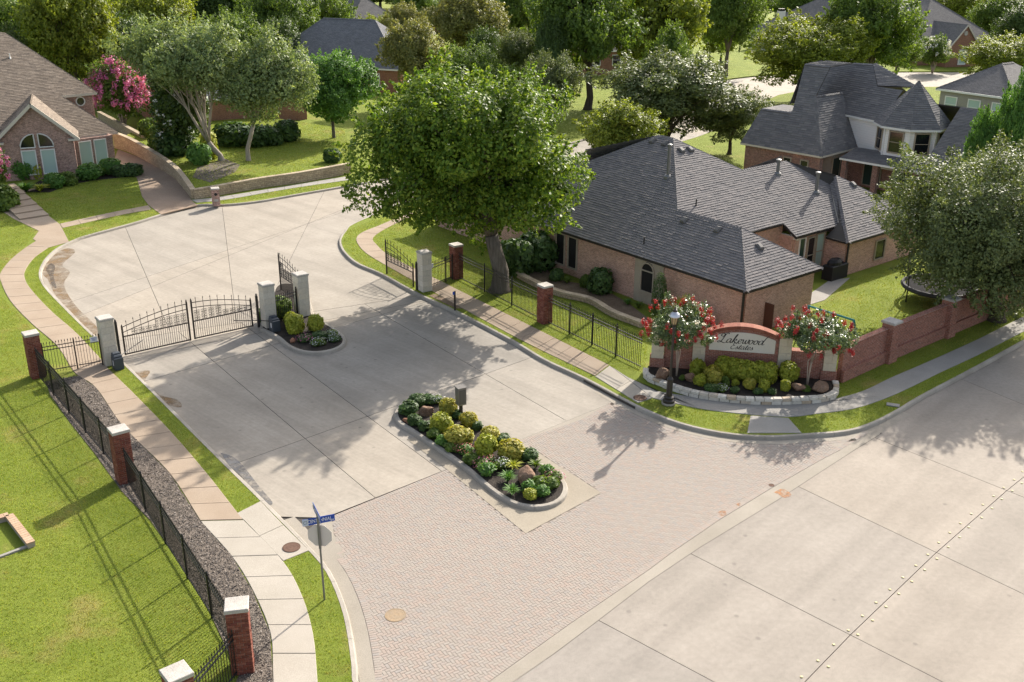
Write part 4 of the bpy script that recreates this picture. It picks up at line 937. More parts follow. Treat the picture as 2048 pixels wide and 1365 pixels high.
def siding_mat():
    m = mat('white_lap_siding', (0.70, 0.70, 0.69), 0.6); q = NT(m); uv = q.co('UV'); sp = q.n('SeparateXYZ'); q.l(uv, sp.inputs[0]); f = q.math('FRACT', q.math('MULTIPLY', sp.outputs[1], 5.2)); q.bump(f, 0.8, 0.03); q.col(q.ramp(f, [(0.0, (0.55, 0.55, 0.55)), (0.10, (0.82, 0.82, 0.81))])); return m
M['siding'] = siding_mat()
def clip(poly, ax, val, keep_gt):
    out = []; n = len(poly)
    for i in range(n):
        p, q = poly[i], poly[(i+1) % n]; a = p[ax] - val; b = q[ax] - val
        if not keep_gt: a, b = -a, -b
        if a >= 0: out.append(p)
        if (a > 0 > b) or (a < 0 < b):
            t = a/(a - b); out.append((p[0] + (q[0]-p[0])*t, p[1] + (q[1]-p[1])*t))
    return out
def frame3(poly):
    P = [Vector(p) for p in poly]; n = Vector((0, 0, 0))
    for i in range(len(P)):
        a, b = P[i], P[(i+1) % len(P)]; n += Vector(((a.y-b.y)*(a.z+b.z), (a.z-b.z)*(a.x+b.x), (a.x-b.x)*(a.y+b.y)))
    n.normalize()
    if n.z < 0: n = -n
    t = Vector((0, 0, 1)).cross(n); t = t.normalized() if t.length > 1e-4 else Vector((1, 0, 0)); b = n.cross(t)
    return P, n, t, b
def shingles(parent, polys, m, ex=0.17, w=0.36, th=0.028, name='shingles'):
    b = MB()
    for poly in polys:
        P, n, t, bb = frame3(poly); o = P[0]; q = [((p - o).dot(t), (p - o).dot(bb)) for p in P]
        v0 = min(p[1] for p in q); v1 = max(p[1] for p in q)
        for j in range(int((v1 - v0)/ex) + 1):
            va = v0 + j*ex; s = clip(clip(q, 1, va, True), 1, va + ex, False)
            if len(s) < 3: continue
            u0 = min(p[0] for p in s); u1 = max(p[0] for p in s); off = (j*0.618 % 1)*w; x = math.floor((u0 - off)/w)*w + off
            while x < u1:
                wj = w*random.uniform(0.7, 1.3); c = clip(clip(s, 0, x, True), 0, x + wj - 0.006, False); x += wj
                if len(c) < 3: continue
                h = th*random.uniform(0.7, 1.4)
                top = [o + t*p[0] + bb*p[1] + n*(0.004 + h*(1 - (p[1]-va)/ex*0.9)) for p in c]
                k = len(top); fs = [tuple(range(k))]; vs = [tuple(p) for p in top]
                for i in range(k):
                    if c[i][1] - va < 1e-4 and c[(i+1) % k][1] - va < 1e-4 and i != (i+1) % k:
                        base = len(vs); A_ = o + t*c[i][0] + bb*c[i][1]; B_ = o + t*c[(i+1) % k][0] + bb*c[(i+1) % k][1]; vs += [tuple(A_), tuple(B_)]; fs.append((i, base, base+1, (i+1) % k))
                nn = (top[1]-top[0]).cross(top[2]-top[1])
                if nn.dot(n) < 0: fs[0] = fs[0][::-1]
                b.add(vs, fs)
    return tag(b.build(name, m, parent), kind='stuff')
def deck(house, polys, m=None, th=0.06):
    b = MB()
    for poly in polys:
        P, n, t, bb = frame3(poly); a = sum(((P[i]-P[0]).cross(P[(i+1) % len(P)]-P[0]) for i in range(len(P))), Vector((0, 0, 0))); Pp = P if a.dot(n) > 0 else P[::-1]; k = len(Pp)
        b.add([tuple(p - n*0.003) for p in Pp] + [tuple(p - n*th) for p in Pp], [tuple(range(k)), tuple(range(k, 2*k))[::-1]] + [(k+i, k+(i+1) % k, (i+1) % k, i) for i in range(k)])
    return b.build('roof', m or M['deck'], house)
def ridge_caps(parent, segs, m, step=0.21, w=0.15):
    b = MB()
    for a, c in segs:
        a = Vector(a); c = Vector(c); d = c - a; L = d.length; d.normalize(); s = d.cross(Vector((0, 0, 1)))
        if s.length < 1e-4: continue
        s.normalize(); up = s.cross(d).normalized(); up = up if up.z > 0 else -up
        for k in range(int(L/step)):
            p = a + d*(k*step); q = p + d*step*1.15; e = random.uniform(0.95, 1.1)
            vs = [p + s*w*e - up*0.055, p + up*0.055, p - s*w*e - up*0.055, q + s*w*e - up*0.085, q + up*0.028, q - s*w*e - up*0.085]
            b.add(vs, [(0, 1, 4, 3), (1, 2, 5, 4), (0, 2, 1)])
            b.add([vs[0], vs[1], vs[4], vs[3]], [(3, 2, 1, 0)])
    return tag(b.build('ridge_caps', m, parent), kind='stuff')
def fascia(house, segs, m, h=0.16, th=0.03, name='fascia', drop=0.0):
    for a, c in segs:
        a = Vector(a); c = Vector(c); d = c - a; L = d.length; an = math.atan2(d.y, d.x); pit = math.asin(d.z/L) if L else 0
        Mx = Matrix.Translation((a + c)/2 - Vector((0, 0, h/2 + drop))) @ Matrix.Rotation(an, 4, 'Z') @ Matrix.Rotation(-pit, 4, 'Y')
        MB().box((0, 0, 0), (L, th, h)).build(name, m, house, M=Mx)
def wall(house, pts, z0, z1, m, th=0.2, name='wall'):
    for i in range(len(pts) - 1):
        b = MB().obox(pts[i], pts[i+1], th, z0, z1); b.build(name, m, house)
def window(house, c, nrm, w, h, frame_m, pane_m, fw=0.07, mull=(0, 0), arch=False, name='window'):
    nrm = Vector((nrm[0], nrm[1], 0)).normalized(); rz = math.atan2(nrm.y, nrm.x) + math.pi/2
    MT = Matrix.Translation(c) @ Matrix.Rotation(rz, 4, 'Z')         # local -y looks out
    b = MB()
    b.box((-w/2 + fw/2, -0.02, 0), (fw, 0.10, h)).box((w/2 - fw/2, -0.02, 0), (fw, 0.10, h)).box((0, -0.02, -h/2 + fw/2), (w - 2*fw, 0.10, fw))
    if not arch: b.box((0, -0.02, h/2 - fw/2), (w - 2*fw, 0.10, fw))
    for k in range(mull[0]): b.box((-w/2 + (k+1)*w/(mull[0]+1), -0.015, 0), (0.04, 0.07, h - 2*fw))
    for k in range(mull[1]): b.box((0, -0.012, -h/2 + (k+1)*h/(mull[1]+1)), (w - 2*fw, 0.07, 0.045))
    if arch:
        for k in range(10):
            a0, a1 = math.pi*k/10, math.pi*(k+1)/10; ro, ri = w/2, w/2 - fw
            P = [(r*math.cos(a), y, h/2 + r*math.sin(a)) for y in (-0.07, 0.03) for r, a in ((ro, a0), (ro, a1), (ri, a1), (ri, a0))]
            b.add(P, [(0, 1, 2, 3), (7, 6, 5, 4), (0, 4, 5, 1), (3, 2, 6, 7)])
        b.box((0, -0.02, h/2), (w - 2*fw, 0.09, fw))
    f = b.build(name, frame_m, house, M=MT)
    p = MB().box((0, 0.005, 0), (w - fw, 0.03, h - fw))
    if arch: p.add([(0, -0.011, h/2)] + [((w/2 - fw*0.6)*math.cos(math.pi*k/14), -0.011, h/2 + (w/2 - fw*0.6)*math.sin(math.pi*k/14)) for k in range(15)], [(0, k+2, k+1) for k in range(14)])
    p.build('pane', pane_m, f, M=MT); return f

# ------------------------------------------------------------------ house 1: grey hip roof, pink brick
ze = 2.8; hA = G(1493, 584, ze); va_ = R(39.06); hv = np.array([math.cos(va_), math.sin(va_)]); hu = np.array([-hv[1], hv[0]])
def H1(u, v, z=0.0): p = hA[:2] + hu*u + hv*v; return (p[0], p[1], z)
h1 = thing('brick_house', 'pink brick house with grey hip roof behind the iron fence', 'house', H1(6, 5, ZK), va_)
k1 = 0.6426; ks = 0.603
zW = lambda v: ze + k1*v
zS = lambda u: 7.72 - ks*(12.5 - u)
Mx_ = (12.5, 7.66); top = zW(7.66)
PA, PB, PC, PK, PM, PM2, PL = H1(0,0,ze), H1(0,6.38,ze), H1(3.2,3.2,zW(3.2)), H1(7.83,3.25,zW(3.25)), H1(12.5,7.66,top), H1(13.7,7.66,top), H1(17.05,4.7,zW(4.7))
roof_w = [PA, PC, PK, PM, PM2, PL, H1(28,4.7,zW(4.7)), H1(28,0,ze)]
roof_s = [PA, PB, PC]
roof_le = [PB, H1(6.0,6.5,ze), PK, PC]                                # east slope of low wing
zr = zS(9.45); R1, R2 = H1(9.45,10.75,zr), H1(9.45,15.1,zr)
e1, e2, e3, e4 = H1(5.45,6.0,zS(5.45)), H1(5.45,10.0,zS(5.45)), H1(4.45,10.0,zS(4.45)), H1(4.45,14.25,zS(4.45))
f1, f2 = H1(7.1,16.85,zS(7.1)), H1(4.45,14.25,zS(4.45))
roof_main_s = [PM, PK, e1, e2, e3, f2, f1, R2, R1]
roof_main_e = [PM, R1, H1(12.5, 14.6, 2.9), H1(17, 14.6, 2.9), PM2]
roof_ridge_n = [R1, R2, H1(13.2, 17.5, 3.2), H1(12.5, 14.6, 2.9)]
roof_n = [PM2, H1(17, 14.6, 2.9), H1(21.4, 10, 2.9), PL]
roof_nn = [PL, H1(28,4.7,zW(4.7)), H1(28, 9.4, ze), H1(21.4, 9.4, ze)]
zw = 2.35; wc, wt, wse = H1(2.85,13.05,zw), H1(7.1,17.3,zw + 0.6426*4.25), H1(2.85,21.55,zw)
roof_wing_w = [wc, H1(4.45,13.05,zw), H1(4.45, 14.2, zw + .74), f1, wt]
roof_wing_s = [wc, wt, wse]
roof_wing_e = [wse, wt, H1(11, 21.55, zw)]
roof_wing_n = [wt, f1, R2, H1(11, 21.55, zw)]
allr = [roof_w, roof_s, roof_le, roof_main_s, roof_main_e, roof_ridge_n, roof_n, roof_nn, roof_wing_w, roof_wing_s, roof_wing_e, roof_wing_n]
rd = deck(h1, allr)
shingles(rd, [roof_w, roof_s, roof_main_s, roof_wing_w, roof_wing_s, roof_main_e], M['sh_grey'])
shingles(rd, [roof_le, roof_ridge_n, roof_n, roof_nn, roof_wing_e, roof_wing_n], M['sh_grey'], w=0.6, name='rear_shingles')
ridge_caps(rd, [(PA, PC), (PB, PC), (PC, PK), (PK, PM), (PM, PM2), (PM2, PL), (PL, H1(28,4.7,zW(4.7))), (R1, PM), (R1, R2), (f1, R2), (wc, wt), (wse, wt)], M['sh_grey'])
wf = [H1(.35,.35), H1(.35,6.0), H1(5.8,6.0), H1(5.8,10.3), H1(4.8,10.3), H1(4.8,13.4), H1(3.2,13.45), H1(3.2,21.2), H1(11,21.2), H1(12.2,17), H1(16.8,14.2), H1(21,9.6), H1(27.6,9), H1(27.6,.35), H1(.35,.35)]
for i in range(len(wf) - 1):
    hh = 3.3 if i in (2,) else (2.75 if i not in (5, 6, 7) else 2.28)
    MB().obox(wf[i], wf[i+1], 0.22, 0.0, hh).build('wall', M['brick_pink'], h1)
MB().prism([H1(5.7,10.2)[:2], H1(4.5,10.2)[:2], H1(4.5,10.42)[:2], H1(5.7,10.42)[:2]], 2.6, 2.78).build('soffit', M['fascia'], h1)
soff = MB()
for q in ([H1(0,0), H1(0,6.38), H1(.4,6.0), H1(.4,.4)], [H1(0,0), H1(.4,.4), H1(28,.4), H1(28,0)]): soff.flat([p[:2] for p in q], ze - 0.05)
soff.build('soffit', M['fascia'], h1)
fascia(h1, [(PA, PB), (PA, H1(28,0,ze)), (PB, H1(6.0,6.5,ze)), (e1, e2), (e2, e3), (e3, e4), (wc, wse), (wc, H1(4.45,13.05,zw))], M['gutter_dark'], 0.12, 0.06, 'gutter')
fascia(h1, [(f1, f2)], M['fascia'], 0.04, 0.10, 'valley_flashing', drop=-0.06)
for u_, v_, hh in ((0.30, 0.20, 2.7), (3.0, 13.3, 2.2)):
    p = H1(u_, v_); MB().box((p[0], p[1], hh/2), (0.09, 0.09, hh), va_).build('downpipe', M['gutter_dark'], h1)
nW = -hv; nS_ = -hu
for u_ in (14.28, 13.18): window(h1, H1(u_, .22, 1.6), nW, 0.86, 2.0, M['stucco'], M['screen'], 0.08)
p = H1(6.85, .20, 1.42); MB().box((p[0], p[1], 1.42), (0.10, 2.15, 2.6), va_).build('stucco_panel', M['stucco'], h1)
window(h1, H1(6.9, .13, 1.45), nW, 1.0, 1.25, M['stucco'], M['screen'], 0.07, arch=True)
window(h1, H1(4.68, 11.0, 1.45), nS_, 0.62, 2.3, M['white_trim'], M['glass_green'], 0.05); window(h1, H1(4.68, 11.9, 1.35), nS_, 0.75, 2.3, M['stucco'], M['glass_dark'], 0.06, (0, 1)); window(h1, H1(4.68, 12.8, 1.45), nS_, 0.80, 2.3, M['stucco'], M['glass_curt'], 0.06, (0, 1))
window(h1, H1(3.08, 16.9, 1.2), nS_, 1.1, 1.3, M['stucco'], M['glass_dark'], 0.07)
# vents, flues, pipes on the roof
def on_w(u, v): return H1(u, v, zW(v))
def on_s(u, v): return H1(u, v, zS(u))
M['vent'] = mat('grey_roof_vent', (0.12, 0.115, 0.11), 0.7)
def vent(p, nrm, slope):
    rz = math.atan2(nrm[1], nrm[0]) + math.pi/2; MT = Matrix.Translation(p) @ Matrix.Rotation(rz, 4, 'Z') @ Matrix.Rotation(math.atan(slope), 4, 'X')
    MB().box((0, -0.06, 0.10), (0.36, 0.42, 0.16), bev=0.07).build('roof_vent', M['vent'], rd, M=MT)
for u_, v_ in ((13.7, 7.2), (12.65, 7.2), (6.76, 2.75), (4.34, 2.75)): vent(on_w(u_, v_), -hv, k1)
for u_, v_ in ((11.58, 7.35), (11.53, 8.1)): vent(on_s(u_, v_), -hu, ks)
vent(H1(2.0, 3.25, ze + k1*2.0), -hu, k1); vent(H1(6.3, 18.0, zw + .6426*3.4), -hu, k1)
def flue(p, h, r=0.11):
    b = MB().lathe([(0.26, -0.15), (0.24, 0.02), (0.14, 0.12)], p, 10).lathe([(r, 0.0), (r, h), (r*1.5, h + 0.02), (r*1.5, h + 0.14), (r*0.6, h + 0.18)], p, 10); b.build('flue_pipe', M['galv'], rd)
flue(on_w(10.4, 5.1), 1.75, 0.10); flue(on_s(8.72, 13.36), 0.75); flue(on_s(6.9, 15.04), 1.15)
for p in (on_w(7.91, .75), on_s(7.78, 4.75)): MB().tube([p, (p[0], p[1], p[2] + 0.42)], 0.04, 6).build('vent_pipe', M['gutter_dark'], rd)
EXCL.append([q[:2] for q in wf[:-1]])
# ------------------------------------------------------------------ house 2: turret house
A2 = np.array([24.481, 81.208]); a2 = np.array([-0.69381, 0.72015]); b2 = np.array([0.72015, 0.69381])
def H2(a, b, z=0.0): p = A2 + a2*a + b2*b; return (p[0], p[1], z)
h2 = thing('turret_house', 'large house with steep charcoal roof and white octagonal turret', 'house', H2(0, 6, ZK), math.atan2(a2[1], a2[0]))
k2 = 1.605
fW = [H2(7.66,0,3), H2(0,0,3), H2(2.6,2.6,7.17), H2(2.4,4.0,9.43), H2(4.76,4.0,9.43), H2(4.2,2.1,6.37), H2(4.1,1.72,5.76), H2(7.0,1.70,5.73)]
fS = [H2(0,0,3), H2(0,6.6,3), H2(2.55,6.6,7.1), H2(2.6,2.6,7.17)]
fN = [H2(7.66,0,3), H2(7.0,1.7,5.73), H2(7.0,5,5.73), H2(8.0,6,3)]
fB = [H2(7.0,1.7,5.73), H2(4.1,1.72,5.76), H2(4.1,5,5.76), H2(7.0,5,5.73)]
fR = [H2(4.76,4.0,9.43), H2(2.4,4.0,9.43), H2(2.4,7.5,9.43), H2(4.76,7.5,9.43)]
fL = [H2(4.76,4,9.43), H2(4.2,2.1,6.37), H2(5.2,7,6.0), H2(4.76,7.5,9.43)]
U0 = G(1690,229,5.5); U1 = G(1775,247,5.5); ud = (U1 - U0)/np.linalg.norm(U1 - U0); un = np.array([-ud[1], ud[0], 0]); un = un if un[1] > 0 else -un
nU = np.array([-1.25*un[0], -1.25*un[1], 1.0]); uR = lambda x, y: tuple(RP(x, y, nU, U0))
q1, q2 = uR(1708,127), uR(1746,129)
fU = [tuple(U0 - ud*1.2), tuple(U0 + ud*4.0), uR(1806,181), uR(1755,174), q2, q1, uR(1640,134), uR(1625,190)]
e_ = np.array(q2); fE = [q2, uR(1755,174), tuple(np.array(uR(1798,178)) + un*2.2), tuple(e_ + un*0.3)]
fK = [q1, q2, tuple(e_ + un*7 - np.array([0, 0, 4])), tuple(np.array(q1) + un*7 - np.array([0, 0, 4]))]
rd2 = deck(h2, [fW, fS, fN, fB, fR, fL, fU, fE, fK])
shingles(rd2, [fW, fS, fU, fE], M['sh_dark'], 0.19, 0.5, 0.034); shingles(rd2, [fN, fB, fR, fL, fK], M['sh_dark'], 0.15, 1.0, 0.016, 'rear_shingles')
ridge_caps(rd2, [(fS[0], fW[2]), (fW[2], fS[2]), (fW[3], fW[4]), (fW[6], fW[7]), (q1, q2), (q2, fE[2])], M['sh_dark'], 0.25)
fascia(h2, [(fW[0], fW[1]), (fS[0], fS[1])], M['fascia'], 0.15, 0.06, 'gutter'); fascia(h2, [(tuple(U0), tuple(U0 + ud*4))], M['white_trim'], 0.16, 0.06, 'gutter')
wall(h2, [H2(7.3,5.5), H2(7.3,.4), H2(.4,.4)], 0, 2.95, M['brick_dark']); wall(h2, [H2(5.5,2.5), H2(.4,2.5), H2(.4,7.0)], 0, 2.95, M['stucco_grey'])
MB().box((*H2(.45,.45)[:2], 1.45), (0.5, 0.5, 2.9), math.atan2(a2[1], a2[0])).build('brick_column', M['brick_dark'], h2)
window(h2, H2(0.28, 3.6, 1.45), -a2, 2.6, 2.2, M['stucco'], M['glass_green'], 0.09, (1, 0)); window(h2, H2(0.28, 6.1, 1.25), -a2, 1.6, 2.4, M['white_trim'], M['glass_dark'], 0.2, (1, 0), name='patio_door')
for a_ in (1.6, 3.2): window(h2, H2(a_, 0.28, 1.5), -b2, 0.8, 1.9, M['stucco'], M['glass_dark'], 0.1)
# upper storey wall and turret
sw = [tuple(np.array(U0) + un*0.45 - ud*0.2), tuple(np.array(U0) + un*0.45 + ud*5)]
MB().obox(sw[0], sw[1], 0.25, 2.2, 5.45).build('siding_wall', M['siding'], h2)
tc = np.array(H2(-4.15, 6.2, 0)); tr = 3.05
pk = AT(1827, 163, tc[1]); rot = R(22)
oct_ = lambda r, z: [(tc[0] + r*math.cos(rot + k*math.pi/4), tc[1] + r*math.sin(rot + k*math.pi/4), z) for k in range(8)]
eo = oct_(tr, 5.42); apex = (tc[0], tc[1], float(pk[2]))
tf = [[eo[k], eo[(k+1) % 8], apex] for k in range(8)]
rt = deck(h2, tf, th=0.05); shingles(rt, tf, M['sh_dark'], 0.19, 0.5, 0.034); ridge_caps(rt, [(e, apex) for e in eo], M['sh_dark'], 0.25, 0.10); fascia(h2, [(eo[k], eo[(k+1) % 8]) for k in range(8)], M['white_trim'], 0.16, 0.05, 'turret_fascia')
wo = oct_(tr - 0.4, 0)
wl8 = MB(); wl8.add([(p[0], p[1], 2.0) for p in wo] + [(p[0], p[1], 5.4) for p in wo], [(k, (k+1) % 8, 8 + (k+1) % 8, 8 + k) for k in range(8)]); wl8.build('turret_wall', M['siding'], h2)
for k in range(8):
    m_ = (np.array(wo[k]) + np.array(wo[(k+1) % 8]))/2; nr = m_[:2] - tc[:2]
    if nr[1] < 0.5 * abs(nr[0]) : window(h2, (m_[0] + nr[0]*0.015, m_[1] + nr[1]*0.015, 4.25), nr, 1.25, 1.75, M['stucco'], M['glass_dark'], 0.1, (0, 1))
    MB().box((wo[k][0], wo[k][1], 3.7), (0.14, 0.14, 3.4), rot + k*math.pi/4).build('corner_board', M['white_trim'], h2)
# porch roof under the turret, patio walls and columns
p0, p1 = G(1690,315,2.75), G(1868,349,2.75); pd = (p1 - p0)/np.linalg.norm(p1 - p0); pn = np.array([-pd[1], pd[0], 0]); pn = pn if pn[1] > 0 else -pn
pr_ = [H2(-0.6,1.8,2.75), H2(-7.3,1.8,2.75), H2(-7.3,4.4,3.25), H2(-0.6,4.4,3.25)]
mr_ = [H2(-7.3,1.8,2.75), H2(-16.5,1.8,2.75), H2(-11.5,7.3,7.0), H2(-7.3,7.3,7.0)]
mr2 = [H2(-16.5,1.8,2.75), H2(-16.5,13,2.75), H2(-11.5,7.3,7.0)]; mr3 = [H2(-16.5,13,2.75), H2(0,13,2.75), H2(0,7.3,7.0), H2(-11.5,7.3,7.0)]
rp_ = deck(h2, [pr_, mr_, mr2, mr3]); shingles(rp_, [pr_, mr_], M['sh_dark'], 0.15, 0.5); shingles(rp_, [mr2, mr3], M['sh_dark'], 0.15, 1.2, name='rear_shingles'); fascia(h2, [(pr_[0], mr_[1])], M['white_trim'], 0.15, 0.06, 'gutter')
for s_ in (-0.9, -3.6, -6.9): MB().box((*H2(s_, 2.25)[:2], 1.35), (0.42, 0.42, 2.7), math.atan2(a2[1], a2[0])).build('brick_column', M['brick_dark'], h2)
MB().obox(H2(0.3, 4.6)[:2], H2(-16, 4.6)[:2], 0.2, 0, 2.9).build('wall', M['brick_dark'], h2); MB().obox(H2(-8.5, 2.3)[:2], H2(-16.2, 2.3)[:2], 0.2, 0, 2.7).build('wall', M['brick_dark'], h2)
for s_, w_ in ((-2.2, 1.6), (-5.2, 2.2), (-7.2, 1.2)): window(h2, H2(s_, 4.45, 1.45), -b2, w_, 2.3, M['stucco'], M['glass_green'], 0.08, (1, 0))
sheet('patio', [(1655,385),(1765,410),(1775,425),(1640,395)], M['walk_grey'])

# ------------------------------------------------------------------ house 3: left house, brown roof
la = R(45); lp = np.array([math.cos(la), math.sin(la), 0]); lq = np.array([-lp[1], lp[0], 0]); LO = np.array([*G(232, 334, ZK)[:2], 0])
def H3(p, q, z=0.0): return tuple(LO + lp*p + lq*q + np.array([0, 0, z]))
h3 = thing('brown_roof_house', 'tumbled brick house with brown roof and arched front window', 'house', H3(-5, 4, ZK), la)
ZE3 = 2.95; e0 = np.array(G(236, 264, ZE3)); kk = 0.9
n3 = np.array([-kk*lq[0], -kk*lq[1], 1.0]); l3 = lambda x, y: tuple(RP(x, y, n3, e0))
sz3 = lambda p: ZE3 + kk*float((np.asarray(p) - e0) @ lq)
E0 = tuple(e0); E1 = l3(122,192); E2 = l3(194,185); E3 = l3(10,66); E4 = l3(-60,60); E5 = tuple(e0 - lp*9.5)
S3 = [E0, E1, E2, E3, E4, E5]
ga_ = R(22); gp = np.array([math.cos(ga_), math.sin(ga_), 0]); gq = np.array([-gp[1], gp[0], 0]); gO = np.array([*G(85, 358, ZK)[:2], 0])
gz = float(RP(73, 206, gq, gO)[2]); gr_ = 3.2; zl = gz - gr_*0.92
def HG(p, q, z=0.0): return tuple(gO + gp*p + gq*q + np.array([0, 0, z]))
def back(p, z):
    s0 = sz3(HG(p, 0, 0)); return (z - s0)/(kk*float(gq @ lq)) + 0.15
GR = [HG(0, -.35, gz), HG(0, back(0, gz), gz), HG(gr_, back(gr_, zl), zl), HG(gr_, -.35, zl)]
GLf = [HG(0, -.35, gz), HG(-gr_, -.35, zl), HG(-gr_, back(-gr_, zl), zl), HG(0, back(0, gz), gz)]
rd3 = deck(h3, [S3, GR, GLf]); shingles(rd3, [S3, GR, GLf], M['sh_brown'], 0.16, 0.42, 0.02)
ridge_caps(rd3, [(E2, E3), (E0, E1), (GR[0], GR[1])], M['sh_brown'], 0.28, 0.10)
fascia(h3, [(E0, E5)], M['fascia'], 0.18, 0.06); fascia(h3, [(E1, E2)], M['fascia'], 0.2, 0.06); fascia(h3, [(GR[0], GR[3]), (GLf[0], GLf[1])], M['fascia'], 0.24, 0.06, 'bargeboard')
for s_ in (1, -1): MB().box(HG(s_*(gr_ - 0.35), -0.15, zl - 0.12), (0.9, 0.5, 0.16), ga_).build('eave_return', M['fascia'], h3)
wall(h3, [H3(-4.2, 0.1), H3(0, 0.1), H3(0, 10)], 0, ZE3 - 0.05, M['brick_mix'])
uw1 = np.array(E2) + lq*0.5 - lp*0.35; uw0 = np.array(E1) + lq*0.5 - lp*1.5
MB().obox(uw0[:2], uw1[:2], 0.25, 2.2, uw1[2] - 0.1).build('upper_wall', M['brick_mix'], h3); MB().obox(uw1[:2], (uw1 + lq*6)[:2], 0.25, 0.2, uw1[2] - 0.1).build('upper_wall', M['brick_mix'], h3)
rwc = RP(130.5*0 + 160.5, 203, lq, uw1 - lq*0.14); MT = Matrix.Translation(rwc) @ Matrix.Rotation(la, 4, 'Z') @ Matrix.Rotation(math.pi/2, 4, 'X')
rw = MB().lathe([(0.42, -0.1), (0.42, 0.08), (0.33, 0.08), (0.33, -0.1)], (0, 0, 0), 20).build('round_window', M['white_trim'], h3, M=MT); MB().lathe([(0.34, -0.05), (0.34, 0.02)], (0, 0, 0), 20).build('pane', M['glass_dark'], rw, M=MT)
w_ = gr_ - .4; gw = MB(); P = [HG(-w_, 0, 0), HG(w_, 0, 0), HG(w_, 0, zl + .32), HG(0, 0, gz - .12), HG(-w_, 0, zl + .32)]; Q = [tuple(np.array(p) + gq*3.6) for p in P]
gw.add(P + Q, [(0, 1, 2, 3, 4), (6, 5, 9, 8, 7), (1, 6, 7, 2), (5, 0, 4, 9)]); gw.build('gable_wall', M['brick_mix'], h3)
for s_ in (-1, 1):
    window(h3, HG(s_*0.72, -0.05, 1.55), -gq[:2], 1.12, 2.05, M['white_trim'], M['glass_curt'], 0.09)
    c_ = np.array(HG(s_*0.16, -0.06, 2.75)); pts = [c_] + [c_ + gp*s_*1.1*math.cos(t_) + np.array([0, 0, 1.1*math.sin(t_)]) for t_ in np.linspace(0, math.pi/2, 9)]
    win = MB(); win.add(pts + [p + gq*0.1 for p in pts], [tuple(range(10))[::-1] if s_ < 0 else tuple(range(10))] + [(i, (i+1) % 10, 10+(i+1) % 10, 10+i) for i in range(10)]); o = win.build('arched_window', M['glass_dark'], h3)
    fr = MB().tube([tuple(p - gq*0.02) for p in pts] + [tuple(pts[0] - gq*0.02)], 0.05, 4); fr.build('frame', M['white_trim'], o)
for p_ in (-2.45, -1.15): window(h3, H3(p_, -0.06, 1.55), -lq[:2], 1.1, 2.3, M['white_trim'], M['glass_curt'], 0.08)
v_ = l3(20,116); MB().lathe([(0.14, -0.1), (0.05, 0.1), (0.05, 0.35)], v_, 8).build('vent_pipe', M['white_trim'], rd3)
MB().box(HG(-5.2, 1.0, 1.6), (4.4, 1.6, 3.2), ga_).build('porch_wall', M['brick_mix'], h3)
pg_ = [HG(-3.4, -.2, 3.2), HG(-8, -.2, 3.2), HG(-8, 3, 5.6), HG(-3.4, 3, 5.6)]; rdp = deck(h3, [pg_]); shingles(rdp, [pg_], M['sh_brown'], .16, .5)
EXCL.append([HG(-9, 0)[:2], HG(w_, 0)[:2], H3(-4, 0)[:2], H3(.1, 0)[:2], H3(.1, 12)[:2], HG(-9, 14)[:2]])

